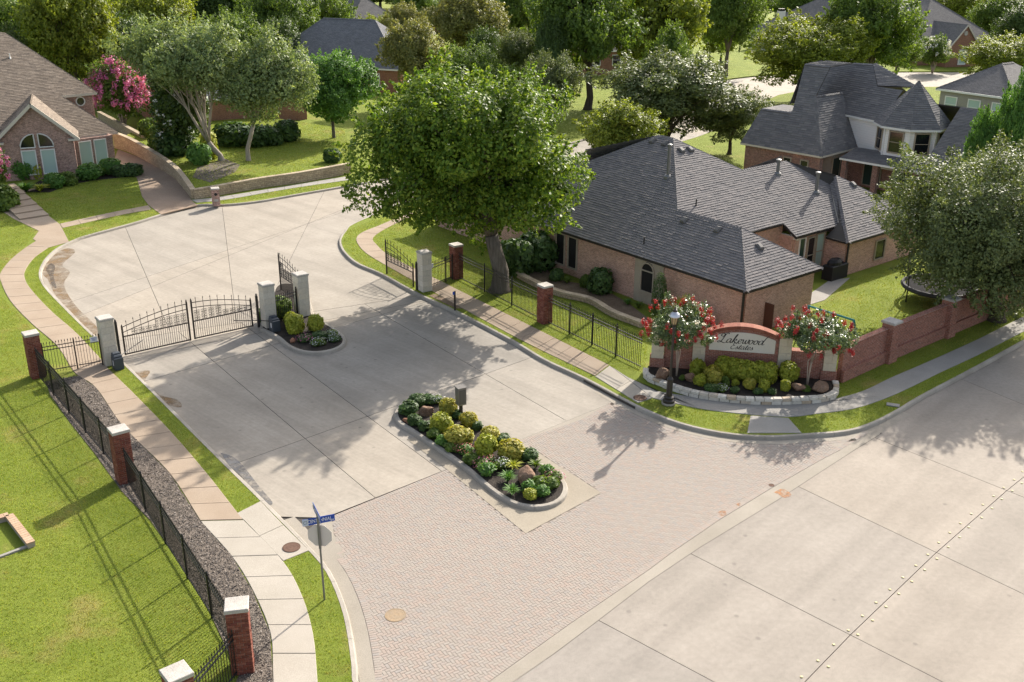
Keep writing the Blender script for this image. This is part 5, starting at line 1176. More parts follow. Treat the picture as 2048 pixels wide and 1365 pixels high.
# ------------------------------------------------------------------ further houses
def hip_house(name, label, A, B, ze, depth, k, wm, rm, nwin=3, storeys=1, chim=None, gable=None, glass='glass_dark'):
    a = G(*A, ze); b = G(*B, ze); d = b - a; W = np.linalg.norm(d); d /= W; n = np.array([-d[1], d[0], 0]); n = n if n[1] > 0 else -n
    if W >= depth: r0, r1 = a + d*depth/2 + n*depth/2, b - d*depth/2 + n*depth/2; rz_ = ze + k*depth/2
    else: r0, r1 = a + d*W/2 + n*W/2, a + d*W/2 + n*(depth - W/2); rz_ = ze + k*W/2
    r0[2] = r1[2] = rz_; c_, e_ = b + n*depth, a + n*depth
    t = thing(name, label, 'house', ((a + c_)[0]/2, (a + c_)[1]/2, ZK), math.atan2(d[1], d[0]))
    polys = [[a, b, r1, r0], [b, c_, r1], [c_, e_, r0, r1], [e_, a, r0]] if W >= depth else [[a, b, r0], [b, c_, r1, r0], [c_, e_, r1], [e_, a, r0, r1]]
    rf = deck(t, [[tuple(p) for p in q] for q in polys], M[rm], 0.08)
    ridge_caps(rf, [(r0, r1)] + ([(a, r0), (b, r1)] if W >= depth else [(a, r0), (b, r0), (e_, r1)]), M[rm], 0.4, 0.16)
    fascia(t, [(a, b), (e_, a), (b, c_)], M['white_trim'], 0.18, 0.06)
    i = 0.4; ai, bi, ci, ei = a + d*i + n*i, b - d*i + n*i, c_ - d*i - n*i, e_ + d*i - n*i
    for s_, e2_ in ((ai, bi), (bi, ci), (ci, ei), (ei, ai)): MB().obox(s_[:2], e2_[:2], 0.2, 0, ze - 0.04).build('wall', M[wm], t)
    for st in range(storeys):
        zc_ = ze - 1.35 - st*2.8
        for j in range(nwin):
            x = ai + d*(W - 2*i)*(j + 0.5)/nwin - n*0.1; window(t, (x[0], x[1], zc_), -n[:2], min(1.3, W/nwin*0.5), 1.5, M['white_trim'], M[glass], 0.1, (0, 1))
    if chim:
        p = G(*chim, rz_ + 0.4); q_ = r0*(1 - .5) + r1*.5
        MB().box((p[0], p[1], rz_ + 0.1), (1.0, 0.8, 1.6)).build('chimney', M['white_trim'], t); MB().box((p[0], p[1], rz_ + 1.05), (0.8, 0.6, 0.3)).build('chimney_cap', M['iron'], t)
    if gable:
        gx, gwid, gh, gd = gable; c = a + d*gx - n*gd; zt = ze + gh; P = [c - d*gwid/2, c + d*gwid/2]; P0 = [np.array([*p[:2], 0]) for p in P]; tp = np.array([*c[:2], zt])
        for p in P: p[2] = ze - 0.1
        bk = n*(gd + gh/k + 0.4); MB().add([tuple(q) for q in (P0[0], P0[1], P[1], tp, P[0])] + [tuple(q + n*gd*1.2) for q in (P0[0], P0[1], P[1], tp, P[0])], [(0, 1, 2, 3, 4), (9, 8, 7, 6, 5), (1, 6, 7, 2), (5, 0, 4, 9)]).build('gable_wall', M[wm], t)
        o_ = n*(-0.3); s1, s2 = P[0] - d*.35 + o_ - np.array([0, 0, .3*gh/gwid*2]), P[1] + d*.35 + o_ - np.array([0, 0, .3*gh/gwid*2]); tt = tp + o_ + np.array([0, 0, .12])
        deck(t, [[tuple(s1), tuple(tt), tuple(tt + bk), tuple(s1 + n*gd*1.1)], [tuple(tt), tuple(s2), tuple(s2 + n*gd*1.1), tuple(tt + bk)]], M[rm], 0.1); fascia(t, [(s1, tt), (tt, s2)], M['fascia'], 0.22, 0.06, 'bargeboard')
        window(t, (c[0] - n[0]*.06, c[1] - n[1]*.06, 1.6), -n[:2], 1.5, 2.3, M['white_trim'], M['glass_curt'], 0.22)
        MB().lathe([(0.35, -0.05), (0.35, 0.05)], (0, 0, 0), 14).build('round_vent', M['cap'], t, M=Matrix.Translation((c[0] - n[0]*.05, c[1] - n[1]*.05, zt - 1.2)) @ Matrix.Rotation(math.atan2(d[1], d[0]), 4, 'Z') @ Matrix.Rotation(math.pi/2, 4, 'X'))
    return t
hip_house('slate_roof_house', 'low house with slate grey roof half hidden by the pink crape myrtle', (228,150), (314,207), 3.0, 16, 0.75, 'brick_far', 'rf_slate')
hip_house('slate_roof_house', 'house with blue grey hip roof behind the round green tree', (520,125), (800,140), 3.2, 12.5, 0.85, 'brick_far', 'rf_slate')
hip_house('far_house', 'far house with grey roof and white dormer wall at the top left of centre', (700,44), (800,40), 5.0, 12, 0.8, 'white_trim', 'rf_grey', 3)
hip_house('far_house', 'far house with tan roof beside the olive tree at the top', (790,30), (1010,28), 3.5, 12, 0.75, 'brick_far', 'rf_tan', 3)
hip_house('far_house', 'white walled far house with dark blue roof at the top centre', (998,36), (1066,42), 5.4, 10, 1.1, 'white_trim', 'rf_slate', 2)
hip_house('far_house', 'tan roofed brick house behind the tall trees right of centre', (1128,104), (1300,100), 3.6, 12, 0.8, 'brick_far', 'rf_tan', 4)
hip_house('white_house', 'white house with grey hip roof and chimney across the far street', (1494,60), (1720,78), 3.4, 17, 0.62, 'white_trim', 'rf_grey', 5, chim=(1562,30))
hip_house('gable_house', 'dark roofed house with a brick front gable at the top right', (1836,92), (2010,86), 3.2, 19, 0.75, 'brick_far', 'rf_grey', 3, gable=(6.2, 6.0, 3.2, 3.0))
hip_house('stucco_house', 'two storey grey stucco house at the right edge beside the turret', (1872,177), (2030,198), 5.6, 10, 0.62, 'stucco_grey', 'rf_grey', 3, 2, glass='glass_curt')
hip_house('far_house', 'distant blue grey roof peeking above the trees at the top right', (1792,22), (1850,18), 4.0, 12, 1.0, 'white_trim', 'rf_slate', 2)

# ------------------------------------------------------------------ retaining walls at the left
def low_wall(label, pxs, h, m, w=0.35, z=ZK):
    pts = smoothline(GL(pxs, z), 4); t = thing('retaining_wall', label, 'wall', (*pts[0], z))
    l = offset(pts, w/2); r = offset(pts, -w/2); n = len(pts); hs = h if hasattr(h, '__len__') else (h, h); hh = [lerp(hs[0], hs[1], i/(n-1)) + z for i in range(n)]
    b = MB(); vs = [(p[0], p[1], 0) for p in l] + [(p[0], p[1], hh[i] - 0.1) for i, p in enumerate(l)] + [(p[0], p[1], hh[i] - 0.1) for i, p in enumerate(r)] + [(p[0], p[1], 0) for p in r]; fs = []
    for i in range(n-1):
        for j in range(3): fs.append((j*n+i, (j+1)*n+i, (j+1)*n+i+1, j*n+i+1))
    fs += [(0, 3*n, 2*n, n), (n-1, 2*n-1, 3*n-1, 4*n-1)]
    b.add(vs, fs); b.build('wall_face', M[m], t)
    cl = offset(pts, w/2 + .03); cr = offset(pts, -w/2 - .03); k = max(2, int(length(pts)/0.7)); idx = np.linspace(0, n-1, k+1)
    for i in range(k):
        f = lambda L, s: np.array([np.interp(s, range(n), [q[c] for q in L]) for c in (0, 1)]); s0, s1 = idx[i] + .01, idx[i+1] - .01; z0, z1 = np.interp([s0, s1], range(n), hh)
        A_, B_, C_, D_ = f(cl, s0), f(cl, s1), f(cr, s1), f(cr, s0)
        MB().add([(*A_, z0 - .1), (*B_, z1 - .1), (*C_, z1 - .1), (*D_, z0 - .1), (*A_, z0), (*B_, z1), (*C_, z1), (*D_, z0)], [(4, 7, 6, 5), (0, 4, 5, 1), (1, 5, 6, 2), (2, 6, 7, 3), (3, 7, 4, 0)]).build('coping_stone', M['ledge_one'], t)
    return t
M['ledge_one'] = island_var('ledge_cap_stone', [(0.44, 0.36, 0.25), (0.52, 0.43, 0.31), (0.38, 0.31, 0.22)], 0.9, 8, 0.3, objrand=True)
low_wall('tan stone retaining wall between the driveway and the raised garden', [(232,296),(262,305),(310,330),(350,355),(372,378),(388,398)], (1.5, 0.75), 'stonewall')
low_wall('tan stone retaining wall along the far sidewalk', [(388,398),(440,390),(520,376),(600,365),(700,347)], (0.75, 0.9), 'stonewall')
low_wall('tan stone wall behind the pink crape myrtle', [(200,240),(240,262),(290,290)], 0.9, 'stonewall')
low_wall('curved low stone border of the garden bed along the pink brick house', [(985,500),(1020,542),(1070,572),(1120,592),(1180,606),(1225,632),(1285,655)], 0.32, 'stonewall', 0.3)
# raised garden behind the walls
rg = GL([(240,293),(312,326),(352,352),(376,376),(392,395),(440,388),(520,374),(600,363),(700,345),(690,270),(560,250),(400,250),(300,255)], ZK)
b = MB(); b.flat(rg, ZK + 0.62); n_ = len(rg); tag(b.build('raised_lawn', M['lawn']), kind='structure')
# drain headwall in the lawn
t = thing('drain_headwall', 'low brick lined drain wall corner in the lawn at the left edge', 'drain wall', (*G(40, 1050, ZK)[:2], ZK))
M['sand_brick'] = island_var('sandy_brick', [(0.48, 0.33, 0.22), (0.54, 0.38, 0.26), (0.44, 0.30, 0.20), (0.50, 0.36, 0.25)], 0.9, 15, 0.25, objrand=True)
for a, c in (((18,1030), (62,1086)), ((-40,1045), (17,1029))):
    a = np.array(G(*a, ZK + .18)[:2]); c = np.array(G(*c, ZK + .18)[:2]); MB().obox(a, c, 0.24, 0.0, ZK + 0.14).build('wall_core', M['mortar'], t)
    ps = resample([tuple(a), tuple(c)], 0.16)
    for i in range(len(ps) - 1): MB().obox(np.array(ps[i]) * 0.96 + np.array(ps[i+1]) * 0.04, np.array(ps[i+1]) * 0.96 + np.array(ps[i]) * 0.04, 0.27, ZK + 0.12, ZK + 0.20).build('brick', M['sand_brick'], t)
a = np.array(G(66,1090,ZK)[:2]); c = np.array(G(-40,1130,ZK)[:2]); MB().obox(a, c, 0.12, 0, ZK + 0.05).build('concrete_sill', M['walk_grey'], t)
EXCL.append(GL([(18,1025),(72,1090),(-40,1135),(-40,1040)], ZK))

# ------------------------------------------------------------------ yard things
sw_ = [np.array(G(*p, ZK)) for p in ((1612,700),(1712,668))]; sw_ = [np.array([*G(1617, 612, 1.9)[:2], ZK]), np.array([*G(1708, 641, 1.9)[:2], ZK])]
t = thing('swing_set', 'teal swing set frame behind the right crape myrtle', 'swing set', tuple(sw_[0])); M['teal'] = mat('teal_paint', (0.03, 0.22, 0.20), 0.5); M['tan_tube'] = mat('tan_tube', (0.45, 0.36, 0.26), 0.6)
tz = ZK + 1.75; d = sw_[1] - sw_[0]; d /= np.linalg.norm(d); n_ = np.array([-d[1], d[0], 0])
MB().tube([(*sw_[0][:2], tz), (*sw_[1][:2], tz)], 0.055, 8).build('top_bar', M['teal'], t)
for e in sw_:
    for s_ in (-1, 1):
        f_ = e + n_*s_*0.75; MB().tube([(e[0], e[1], tz - .1), (f_[0], f_[1], ZK)], 0.04, 6).build('leg', M['tan_tube'], t); MB().tube([(e[0], e[1], tz), tuple(np.array([e[0], e[1], tz])*.72 + np.array([f_[0], f_[1], ZK])*.28)], 0.055, 6).build('corner_bracket', M['teal'], t)
    MB().tube([tuple(e + n_*0.6 + np.array([0, 0, .3])), tuple(e - n_*0.6 + np.array([0, 0, .3]))], 0.03, 6).build('cross_bar', M['teal'], t)
for s_ in (1.0, 2.0):
    p = sw_[0] + d*s_; 
    for o_ in (-.2, .2): q_ = p + d*o_; MB().tube([(q_[0], q_[1], tz), (q_[0], q_[1], ZK + .5)], 0.012, 4).build('chain', M['iron'], t)
    MB().box((p[0], p[1], ZK + .5), (0.45, 0.18, 0.03), math.atan2(d[1], d[0])).build('seat', M['teal'], t)
tx, ty = 24.2, 55.2; t = thing('trampoline', 'black trampoline half hidden under the oak', 'trampoline', (tx, ty, ZK)); M['pad'] = mat('trampoline_pad', (0.06, 0.06, 0.065), 0.8, 0.1); M['mesh_black'] = mat('black_bed', (0.02, 0.02, 0.022), 0.95, 0.05)
MB().lathe([(1.75, 0.80), (1.75, 0.84), (0.01, 0.83)], (tx, ty, ZK), 28).build('bed', M['mesh_black'], t)
MB().tube([(tx + 1.95*math.cos(a), ty + 1.95*math.sin(a), ZK + .82) for a in np.linspace(0, 2*math.pi, 29)], 0.13, 6).build('edge_pad', M['pad'], t)
for k in range(6):
    a = k*math.pi/3 + .2; cx_, cy_ = tx + 1.95*math.cos(a), ty + 1.95*math.sin(a); MB().tube([(cx_, cy_, ZK), (cx_, cy_, ZK + .8)], 0.04, 6).build('leg', M['iron'], t)
    MB().tube([(cx_, cy_, ZK + .8), (cx_ + .1*math.cos(a), cy_ + .1*math.sin(a), ZK + 2.4)], 0.035, 6).build('net_pole', M['iron'], t)
gx, gy_ = G(1668, 556, ZK)[:2]; t = thing('covered_grill', 'barbecue grill under a black cover beside the house patio', 'grill', (gx, gy_, ZK), va_); MT = WM[t.name]; M['cover'] = mat('black_cover', (0.012, 0.012, 0.014), 0.6)
MB().box((0, 0, 0.45), (1.6, 0.72, 0.9), bev=0.05).build('cover_skirt', M['cover'], t, M=MT); MB().lathe([(0.46, 0), (0.44, .18), (0.30, .34), (0.05, .38)], (-.1, 0, 0.88), 14).build('cover_dome', M['cover'], t, M=MT @ Matrix.Diagonal((1.3, 0.75, 1, 1)))
p = H1(0.2, 1.9, ZK); MB().box((p[0] + .1, p[1], ZK + .8), (0.9, 0.05, 1.6), va_ + math.pi/2).build('side_gate', mat('brown_boards', (0.10, 0.045, 0.03), 0.8), h1)
sheet('patio', [(1617,590),(1660,560),(1700,556),(1650,600),(1618,610)], M['walk_grey'])
# far details
p = G(1905, 138, ZK)
M['flagm'] = mat('flag_cloth', (0.5, 0.45, 0.55), 0.8)
bw = G(1278, 840, 0)
MB().box((*G(1786, 811, ZK)[:2], ZK + 0.02), (0.55, 0.28, 0.05), R(-20), bev=0.01).build('meter_lid', M['walk_grey']); o = bpy.data.objects['meter_lid']; tag(o, 'pale utility lid lying in the right verge grass', 'utility lid')
# ------------------------------------------------------------------ vegetation
def leaf_mesh(name, C, Nrm, size, m, aspect=0.55, rng=None, jitter=0.35, tri=False):
    """one rhombic leaf for every centre C, facing Nrm"""
    rng = rng or RNG; n = len(C); Nrm = Nrm / (np.linalg.norm(Nrm, axis=1, keepdims=True) + 1e-9)
    r = rng.normal(size=(n, 3)); T = np.cross(Nrm, r); T /= np.linalg.norm(T, axis=1, keepdims=True) + 1e-9; B = np.cross(Nrm, T)
    s = (size * rng.uniform(1 - jitter, 1 + jitter, n))[:, None]; fold = rng.uniform(-0.25, 0.25, n)[:, None] * s
    V = np.empty((n, 4, 3)); V[:, 0] = C - T*s*0.5; V[:, 1] = C + B*s*aspect*0.5 + Nrm*fold*0.5; V[:, 2] = C + T*s*0.5; V[:, 3] = C - B*s*aspect*0.5 + Nrm*fold*0.5
    me = bpy.data.meshes.new(name); me.vertices.add(n*4); me.vertices.foreach_set('co', V.astype(np.float32).ravel())
    me.loops.add(n*4); me.loops.foreach_set('vertex_index', np.arange(n*4, dtype=np.int32)); me.polygons.add(n); me.polygons.foreach_set('loop_start', np.arange(0, n*4, 4, dtype=np.int32)); me.polygons.foreach_set('loop_total', np.full(n, 4, dtype=np.int32))
    me.update(); me.validate(); me.materials.append(m); return me
def sph(n, rng): d = rng.normal(size=(n, 3)); return d/np.linalg.norm(d, axis=1, keepdims=True)
LEAF = {
 'live':  leaf_mat('glossy_green_leaf', [(0.055,0.105,0.014),(0.085,0.15,0.018),(0.13,0.20,0.025),(0.19,0.25,0.036)], 0.42, 0.5, 0.25),
 'elm':   leaf_mat('pale_elm_leaf', [(0.115,0.165,0.07),(0.15,0.205,0.085),(0.19,0.245,0.10),(0.235,0.28,0.12)], 0.36),
 'dark':  leaf_mat('dark_leaf', [(0.042,0.075,0.018),(0.06,0.10,0.023),(0.085,0.13,0.028)], 0.3, 0.45, 0.35),
 'mid':   leaf_mat('mid_green_leaf', [(0.065,0.11,0.02),(0.095,0.15,0.026),(0.13,0.19,0.034)], 0.4),
 'yellow':leaf_mat('yellow_green_leaf', [(0.11,0.145,0.018),(0.16,0.20,0.025),(0.22,0.255,0.034)], 0.42),
 'olive': leaf_mat('olive_leaf', [(0.12,0.135,0.04),(0.165,0.175,0.052),(0.22,0.21,0.065)], 0.34),
 'oak':   leaf_mat('grey_green_oak_leaf', [(0.07,0.095,0.035),(0.10,0.13,0.047),(0.14,0.17,0.062)], 0.3),
 'fresh': leaf_mat('fresh_green_leaf', [(0.06,0.14,0.028),(0.085,0.18,0.035),(0.12,0.225,0.045)], 0.38),
 'lime':  leaf_mat('lime_shrub_leaf', [(0.19,0.225,0.022),(0.26,0.29,0.03),(0.33,0.335,0.042)], 0.32),
 'gold':  leaf_mat('golden_shrub_leaf', [(0.24,0.235,0.03),(0.31,0.285,0.04),(0.36,0.31,0.055),(0.21,0.225,0.035)], 0.32),
 'moss':  leaf_mat('deep_green_leaf', [(0.03,0.065,0.018),(0.05,0.09,0.022),(0.07,0.125,0.03)], 0.28),
 'red':   leaf_mat('red_blossom', [(0.27,0.018,0.022),(0.36,0.035,0.04),(0.24,0.016,0.02)], 0.3),
 'pink':  leaf_mat('pink_blossom', [(0.50,0.13,0.30),(0.58,0.20,0.38),(0.42,0.10,0.25)], 0.3),
 'whitef':leaf_mat('white_blossom', [(0.75,0.75,0.72),(0.68,0.68,0.66)], 0.2),
 'coral': leaf_mat('coral_blossom', [(0.60,0.16,0.14),(0.65,0.25,0.22),(0.5,0.1,0.2)], 0.3)}
def bark(name, c0, c1):
    m = mat(name, c0, 0.95, 0.15); t = NT(m); o = t.co('Object'); mp = t.n('Mapping'); mp.inputs['Scale'].default_value = (9, 9, 1.3); t.l(o, mp.inputs[0]); f = t.noise(mp.outputs[0], 1.0, 5, 0.7); t.col(t.ramp(f, [(0.3, c0), (0.7, c1)])); t.bump(f, 1.0, 0.05); return m
BARK = {'grey': bark('grey_bark', (0.085, 0.07, 0.058), (0.19, 0.165, 0.14)), 'pale': bark('pale_bark', (0.27, 0.23, 0.19), (0.42, 0.37, 0.31)), 'dark': bark('dark_bark', (0.05, 0.04, 0.032), (0.11, 0.09, 0.07)), 'smooth': bark('smooth_tan_bark', (0.30, 0.235, 0.185), (0.42, 0.345, 0.28))}

def tree_meshes(seed, H, rx, ry, base, cx=0.0, cy=0.0, clumps=60, leaves=30000, leaf=0.2, cr=1.5, trunk_r=0.35, fork=0.3, limbs=6, lm='mid', bk='grey', low=0.0, flat=0.75, shell=0.35, up=0.5, stems=1, twig=True, tipdroop=0.0, lobes=9, sig=0.26, shoots=5, zb=0.25, fzo=None):
    """crown is an ellipsoid of half widths rx, ry between base and H, offset cx, cy from the trunk; returns trunk mesh, crown mesh"""
    rng = np.random.default_rng(seed); cz = (H + base)/2; rz = (H - base)/2
    C = []; tries = 0
    tg = []
    for i in range(lobes):
        d = sph(1, rng)[0]; d[2] = d[2]*0.75 + (zb if i % 3 else zb*2); d /= np.linalg.norm(d); tg.append(d*rng.uniform(0.42, 0.80))
    while len(C) < clumps and tries < clumps*80:
        tries += 1; p = tg[tries % lobes] + rng.normal(size=3)*sig
        if tries % 5 == 0: p = sph(1, rng)[0]*rng.uniform(0.15, 0.85)
        if np.linalg.norm(p) > 1.0 + 0.12*rng.random() or p[2] < -0.92 + low: continue
        q = np.array([cx + p[0]*(rx - cr*0.55), cy + p[1]*(ry - cr*0.55), cz + p[2]*(rz - cr*0.45)])
        if all(np.linalg.norm((q - c)/np.array([1, 1, 0.8])) > cr*0.70*(1 - 0.35*tries/(clumps*80)) for c in C): C.append(q)
    C = np.array(C); n = len(C); per = leaves//n
    rad = cr*rng.uniform(0.7, 1.25, n)
    P = []; Nn = []
    for i in range(n):
        k = int(per*(rad[i]/cr)**2); d = sph(k, rng)
        # lumpy clump surface
        lob = sph(7, rng); w = np.max(d @ lob.T, axis=1); rr = rad[i]*(0.55 + 0.5*w)*rng.uniform(0.55, 1.0, k)**0.45
        p = d*rr[:, None]; p[:, 2] *= flat; p[:, 2] -= tipdroop*(rr/rad[i])**2*rad[i]*rng.uniform(0.2, 1.2, k)
        P.append(C[i] + p); out = C[i] - np.array([cx, cy, cz]); out = out/(np.linalg.norm(out) + 1e-6)
        Nn.append(d*0.8 + out*0.35 + np.array([0, 0, up]) + rng.normal(size=(k, 3))*0.55)
    if shoots:
        sd = sph(n*shoots, rng); o_ = C - np.array([cx, cy, cz]); o_ = o_/(np.linalg.norm(o_, axis=1, keepdims=True) + 1e-6); o_ = np.repeat(o_, shoots, 0); sd = sd*0.55 + o_*0.7 + np.array([0, 0, 0.45 - tipdroop]); sd /= np.linalg.norm(sd, axis=1, keepdims=True)
        kk_ = max(6, int(per*0.05)); L = rng.uniform(0.5, 1.0, n*shoots)*cr*0.85; st = np.repeat(C, shoots, 0) + sd*np.repeat(rad, shoots)[:, None]*0.72
        u = rng.uniform(0, 1, (n*shoots, kk_)); q = st[:, None, :] + sd[:, None, :]*(u*L[:, None])[:, :, None] + rng.normal(size=(n*shoots, kk_, 3))*(0.13*cr*(1.05 - u))[:, :, None]
        P.append(q.reshape(-1, 3)); Nn.append((np.repeat(sd, kk_, 0)*0.3 + rng.normal(size=(n*shoots*kk_, 3))*0.7 + np.array([0, 0, up])))
    P = np.concatenate(P); Nn = np.concatenate(Nn)
    crown = leaf_mesh('crown', P, Nn, leaf, LEAF[lm], rng=rng)
    b = MB(); fz = fzo or base*0.55 + H*fork*0.45
    if stems == 1:
        j = rng.normal(size=(2, 2))*0.12; topp = np.array([cx*0.35, cy*0.35, fz])
        b.tube([(0, 0, -0.1), (0.0, 0.0, 0.15), (j[0, 0]*.4, j[0, 1]*.4, fz*0.35), (topp[0]*.6 + j[1, 0]*.4, topp[1]*.6 + j[1, 1]*.4, fz*0.7), tuple(topp)], [trunk_r*1.75, trunk_r*1.25, trunk_r, trunk_r*0.92, trunk_r*0.85], 10)
        roots = [topp]*limbs; r0 = trunk_r*0.62
    else:
        roots = []; r0 = trunk_r*0.7
        for s in range(stems):
            a = 2*math.pi*s/stems + rng.uniform(-.3, .3); o = np.array([math.cos(a), math.sin(a)])*trunk_r*1.2; e = np.array([o[0]*3 + cx*.3, o[1]*3 + cy*.3, fz])
            b.tube([(o[0]*.6, o[1]*.6, -0.1), (o[0]*1.2, o[1]*1.2, fz*.4), tuple(e)], [trunk_r, trunk_r*.85, trunk_r*.7], 7); roots.append(e)
        limbs = stems
    ang = np.arctan2(C[:, 1] - cy*.4, C[:, 0] - cx*.4); hi = C[:, 2]; order = np.argsort(ang); groups = np.array_split(order, limbs)
    for gi, gidx in enumerate(groups):
        if len(gidx) == 0: continue
        cen = C[gidx].mean(0); s = np.array(roots[gi % len(roots)], float); mid = s*0.45 + cen*0.55; mid[2] = max(mid[2], s[2] + 0.3*(cen[2] - s[2])) + 0.1*rz; 
        path = [s, s*0.72 + mid*0.28 + np.array([0, 0, .08*rz]) + rng.normal(size=3)*.12, mid + rng.normal(size=3)*.2, cen]
        b.tube([tuple(q) for q in path], [r0, r0*.8, r0*.55, r0*.28], 7)
        if twig:
            for i in gidx:
                t = rng.uniform(0.35, 0.95); a0 = path[1]*(1 - t) + path[2]*t if t < .7 else path[2]*.5 + path[3]*.5; m_ = a0*.5 + C[i]*.5 + rng.normal(size=3)*.25; m_[2] += .12*rad[i]
                b.tube([tuple(a0), tuple(m_), tuple(C[i])], [r0*.34, r0*.22, r0*.08], 5, cap=False)
    trunk = b.mesh('trunk', BARK[bk], smooth=True, uv=False)
    return trunk, crown
def place_tree(name, label, meshes, loc, rz=0.0, sc_=1.0, cat='tree', group=None, extra=()):
    S = sc_ if hasattr(sc_, '__len__') else (sc_, sc_, sc_)
    t = thing(name, label, cat, loc, 0.0, group); MT = Matrix.Translation(loc) @ Matrix.Rotation(rz, 4, 'Z') @ Matrix.Diagonal((*S, 1))
    inst('trunk', meshes[0], t, MT); inst('crown', meshes[1], t, MT)
    for nm, me in extra: inst(nm, me, t, MT)
    return t
def from_px(box, Y, basepx=None):
    x0, y0, x1, y1 = box; c = AT((x0 + x1)/2, (y0 + y1)/2, Y); l = AT(x0, (y0 + y1)/2, Y); r = AT(x1, (y0 + y1)/2, Y); tp = AT((x0 + x1)/2, y0, Y); bt = AT((x0 + x1)/2, y1, Y)
    return c, (r[0] - l[0])/2, tp[2], bt[2]

# the big tree by the gate
bx_, by_ = G(1000, 581, ZK)[:2]
c, rx, zt, zb = from_px((695, 88, 1198, 470), by_ - 1.0)
big = tree_meshes(11, zt - ZK - 0.2, rx + 0.2, rx*0.92, 2.0, c[0] - bx_, -0.2, clumps=105, leaves=84000, leaf=0.23, cr=1.45, trunk_r=0.46, fork=0.36, limbs=7, lm='live', bk='grey', flat=0.95, up=0.7, lobes=17, sig=0.20, zb=0.0)
place_tree('shade_tree', 'big glossy green tree with thick trunk by the right gate', big, (bx_, by_, ZK))
# oak at the right
ox, oy = G(1992, 640, ZK)[:2]; c, rx, zt, zb = from_px((1762, 275, 2200, 640), oy - 0.5)
oak = tree_meshes(21, zt - ZK, rx + .2, rx*0.9, 0.5, c[0] - ox, 0.2, clumps=110, leaves=90000, leaf=0.16, cr=1.35, trunk_r=0.36, fork=0.3, limbs=6, lm='oak', bk='dark', flat=0.85, up=0.5, lobes=15, sig=.24, zb=-0.12)
place_tree('oak_tree', 'large grey green oak overhanging the brick garden wall at the right', oak, (ox, oy, ZK))
# pale elms
for sd, lab, bpx, box in ((31, 'leaning pale elm with several bare grey limbs in the raised garden', (443, 322), (225, 38, 492, 178)), (32, 'slim pale elm standing on the raised lawn beside the leaning one', (497, 322), (436, 70, 618, 262))):
    ex, ey = G(*bpx, ZK + .6)[:2]; c, rx, zt, zb = from_px(box, ey)
    tm = tree_meshes(sd, zt - .7, rx + .2, rx*.85, max(3.0, zb - 1.2), c[0] - ex, 0.0, clumps=70 if sd == 31 else 45, leaves=34000 if sd == 31 else 24000, leaf=0.24, cr=1.35, trunk_r=0.24 if sd == 31 else .18, fork=0.2, limbs=5, lm='elm', bk='pale', flat=0.95, tipdroop=0.35, up=0.25, fzo=1.7 if sd == 31 else 3.2, sig=.21, lobes=8)
    place_tree('elm_tree', lab, tm, (ex, ey, ZK + .5))
# magnolia
mgx, mgy = -29.4, 90.6; mg_ = tree_meshes(41, 9.2, 2.3, 2.3, 0.4, clumps=55, leaves=17000, leaf=0.30, cr=1.05, trunk_r=.2, limbs=4, lm='dark', bk='dark', flat=1.2, shell=0.3)
rng = np.random.default_rng(5); fd = sph(34, rng); fd[:, 1] = -abs(fd[:, 1]); P = np.array([0, 0, 4.6]) + fd*np.array([2.2, 2.2, 4.2]); P = np.repeat(P, 6, 0); P = P + rng.normal(size=P.shape)*.07
place_tree('magnolia_tree', 'dark magnolia with scattered white blossoms behind the leaning elm', mg_, (mgx, mgy, ZK + .5), extra=[('blossom', leaf_mesh('blossom', P, rng.normal(size=P.shape) + np.array([0, -1, .5]), .16, LEAF['whitef'], rng=rng))])
# crape myrtles
def crape(seed, H, r, base, lm, fm, leaf, leaves, nfl, fsize, tr=.028, stems=5, cr=.42, clumps=30, bk='smooth', fper=45, fr=.11):
    tm = tree_meshes(seed, H, r, r, base, clumps=clumps, leaves=leaves, leaf=leaf, cr=cr, trunk_r=tr, fork=.35, lm=lm, bk=bk, stems=stems, flat=1.0, shell=.25, low=.15)
    rng = np.random.default_rng(seed + 1); d = sph(nfl*3, rng); d = d[(d[:, 2] > -0.35)][:nfl]; cz = (H + base)/2; P = np.array([0, 0, cz]) + d*np.array([r*1.02, r*1.02, (H - base)/2*1.05])*rng.uniform(.82, 1.1, (len(d), 1))
    q = sph(len(P)*fper, rng)*rng.uniform(.3, 1, (len(P)*fper, 1)); Q = np.repeat(P, fper, 0) + q*np.array([fr, fr, fr*1.5])
    return tm, leaf_mesh('blossoms', Q, q + np.array([0, 0, .3]), fsize, LEAF[fm], rng=rng)
LEAF['crape'] = leaf_mat('crape_leaf', [(0.06, 0.10, 0.035), (0.09, 0.14, 0.05), (0.13, 0.17, 0.07)], .3, 0.3, 0.7)
tm, fl = crape(51, 3.75, 1.75, 1.3, 'crape', 'red', .10, 13000, 56, .085, fr=.14); mp_ = G(1353, 752, .37); place_tree('crape_myrtle', 'red flowering crape myrtle at the left end of the name wall', tm, (mp_[0], mp_[1], ZK + .2), extra=[('blossoms', fl)], group='red crape myrtles')
tm, fl = crape(53, 3.6, 1.7, 1.2, 'crape', 'red', .10, 13000, 52, .085, fr=.13); mp_ = G(1614, 772, .37); place_tree('crape_myrtle', 'red flowering crape myrtle at the right end of the name wall', tm, (mp_[0], mp_[1], ZK + .2), extra=[('blossoms', fl)], group='red crape myrtles')
pc_, rx, zt, zb = from_px((183, 128, 298, 262), 106)
tm, fl = crape(55, zt, rx, 0.8, 'mid', 'pink', .26, 12000, 210, .22, .12, 5, 1.1, 40, fper=34, fr=.38); place_tree('crape_myrtle', 'pink flowering crape myrtle behind the brown roofed house', tm, (pc_[0], 106, ZK), extra=[('blossoms', fl)], group='pink crape myrtles')
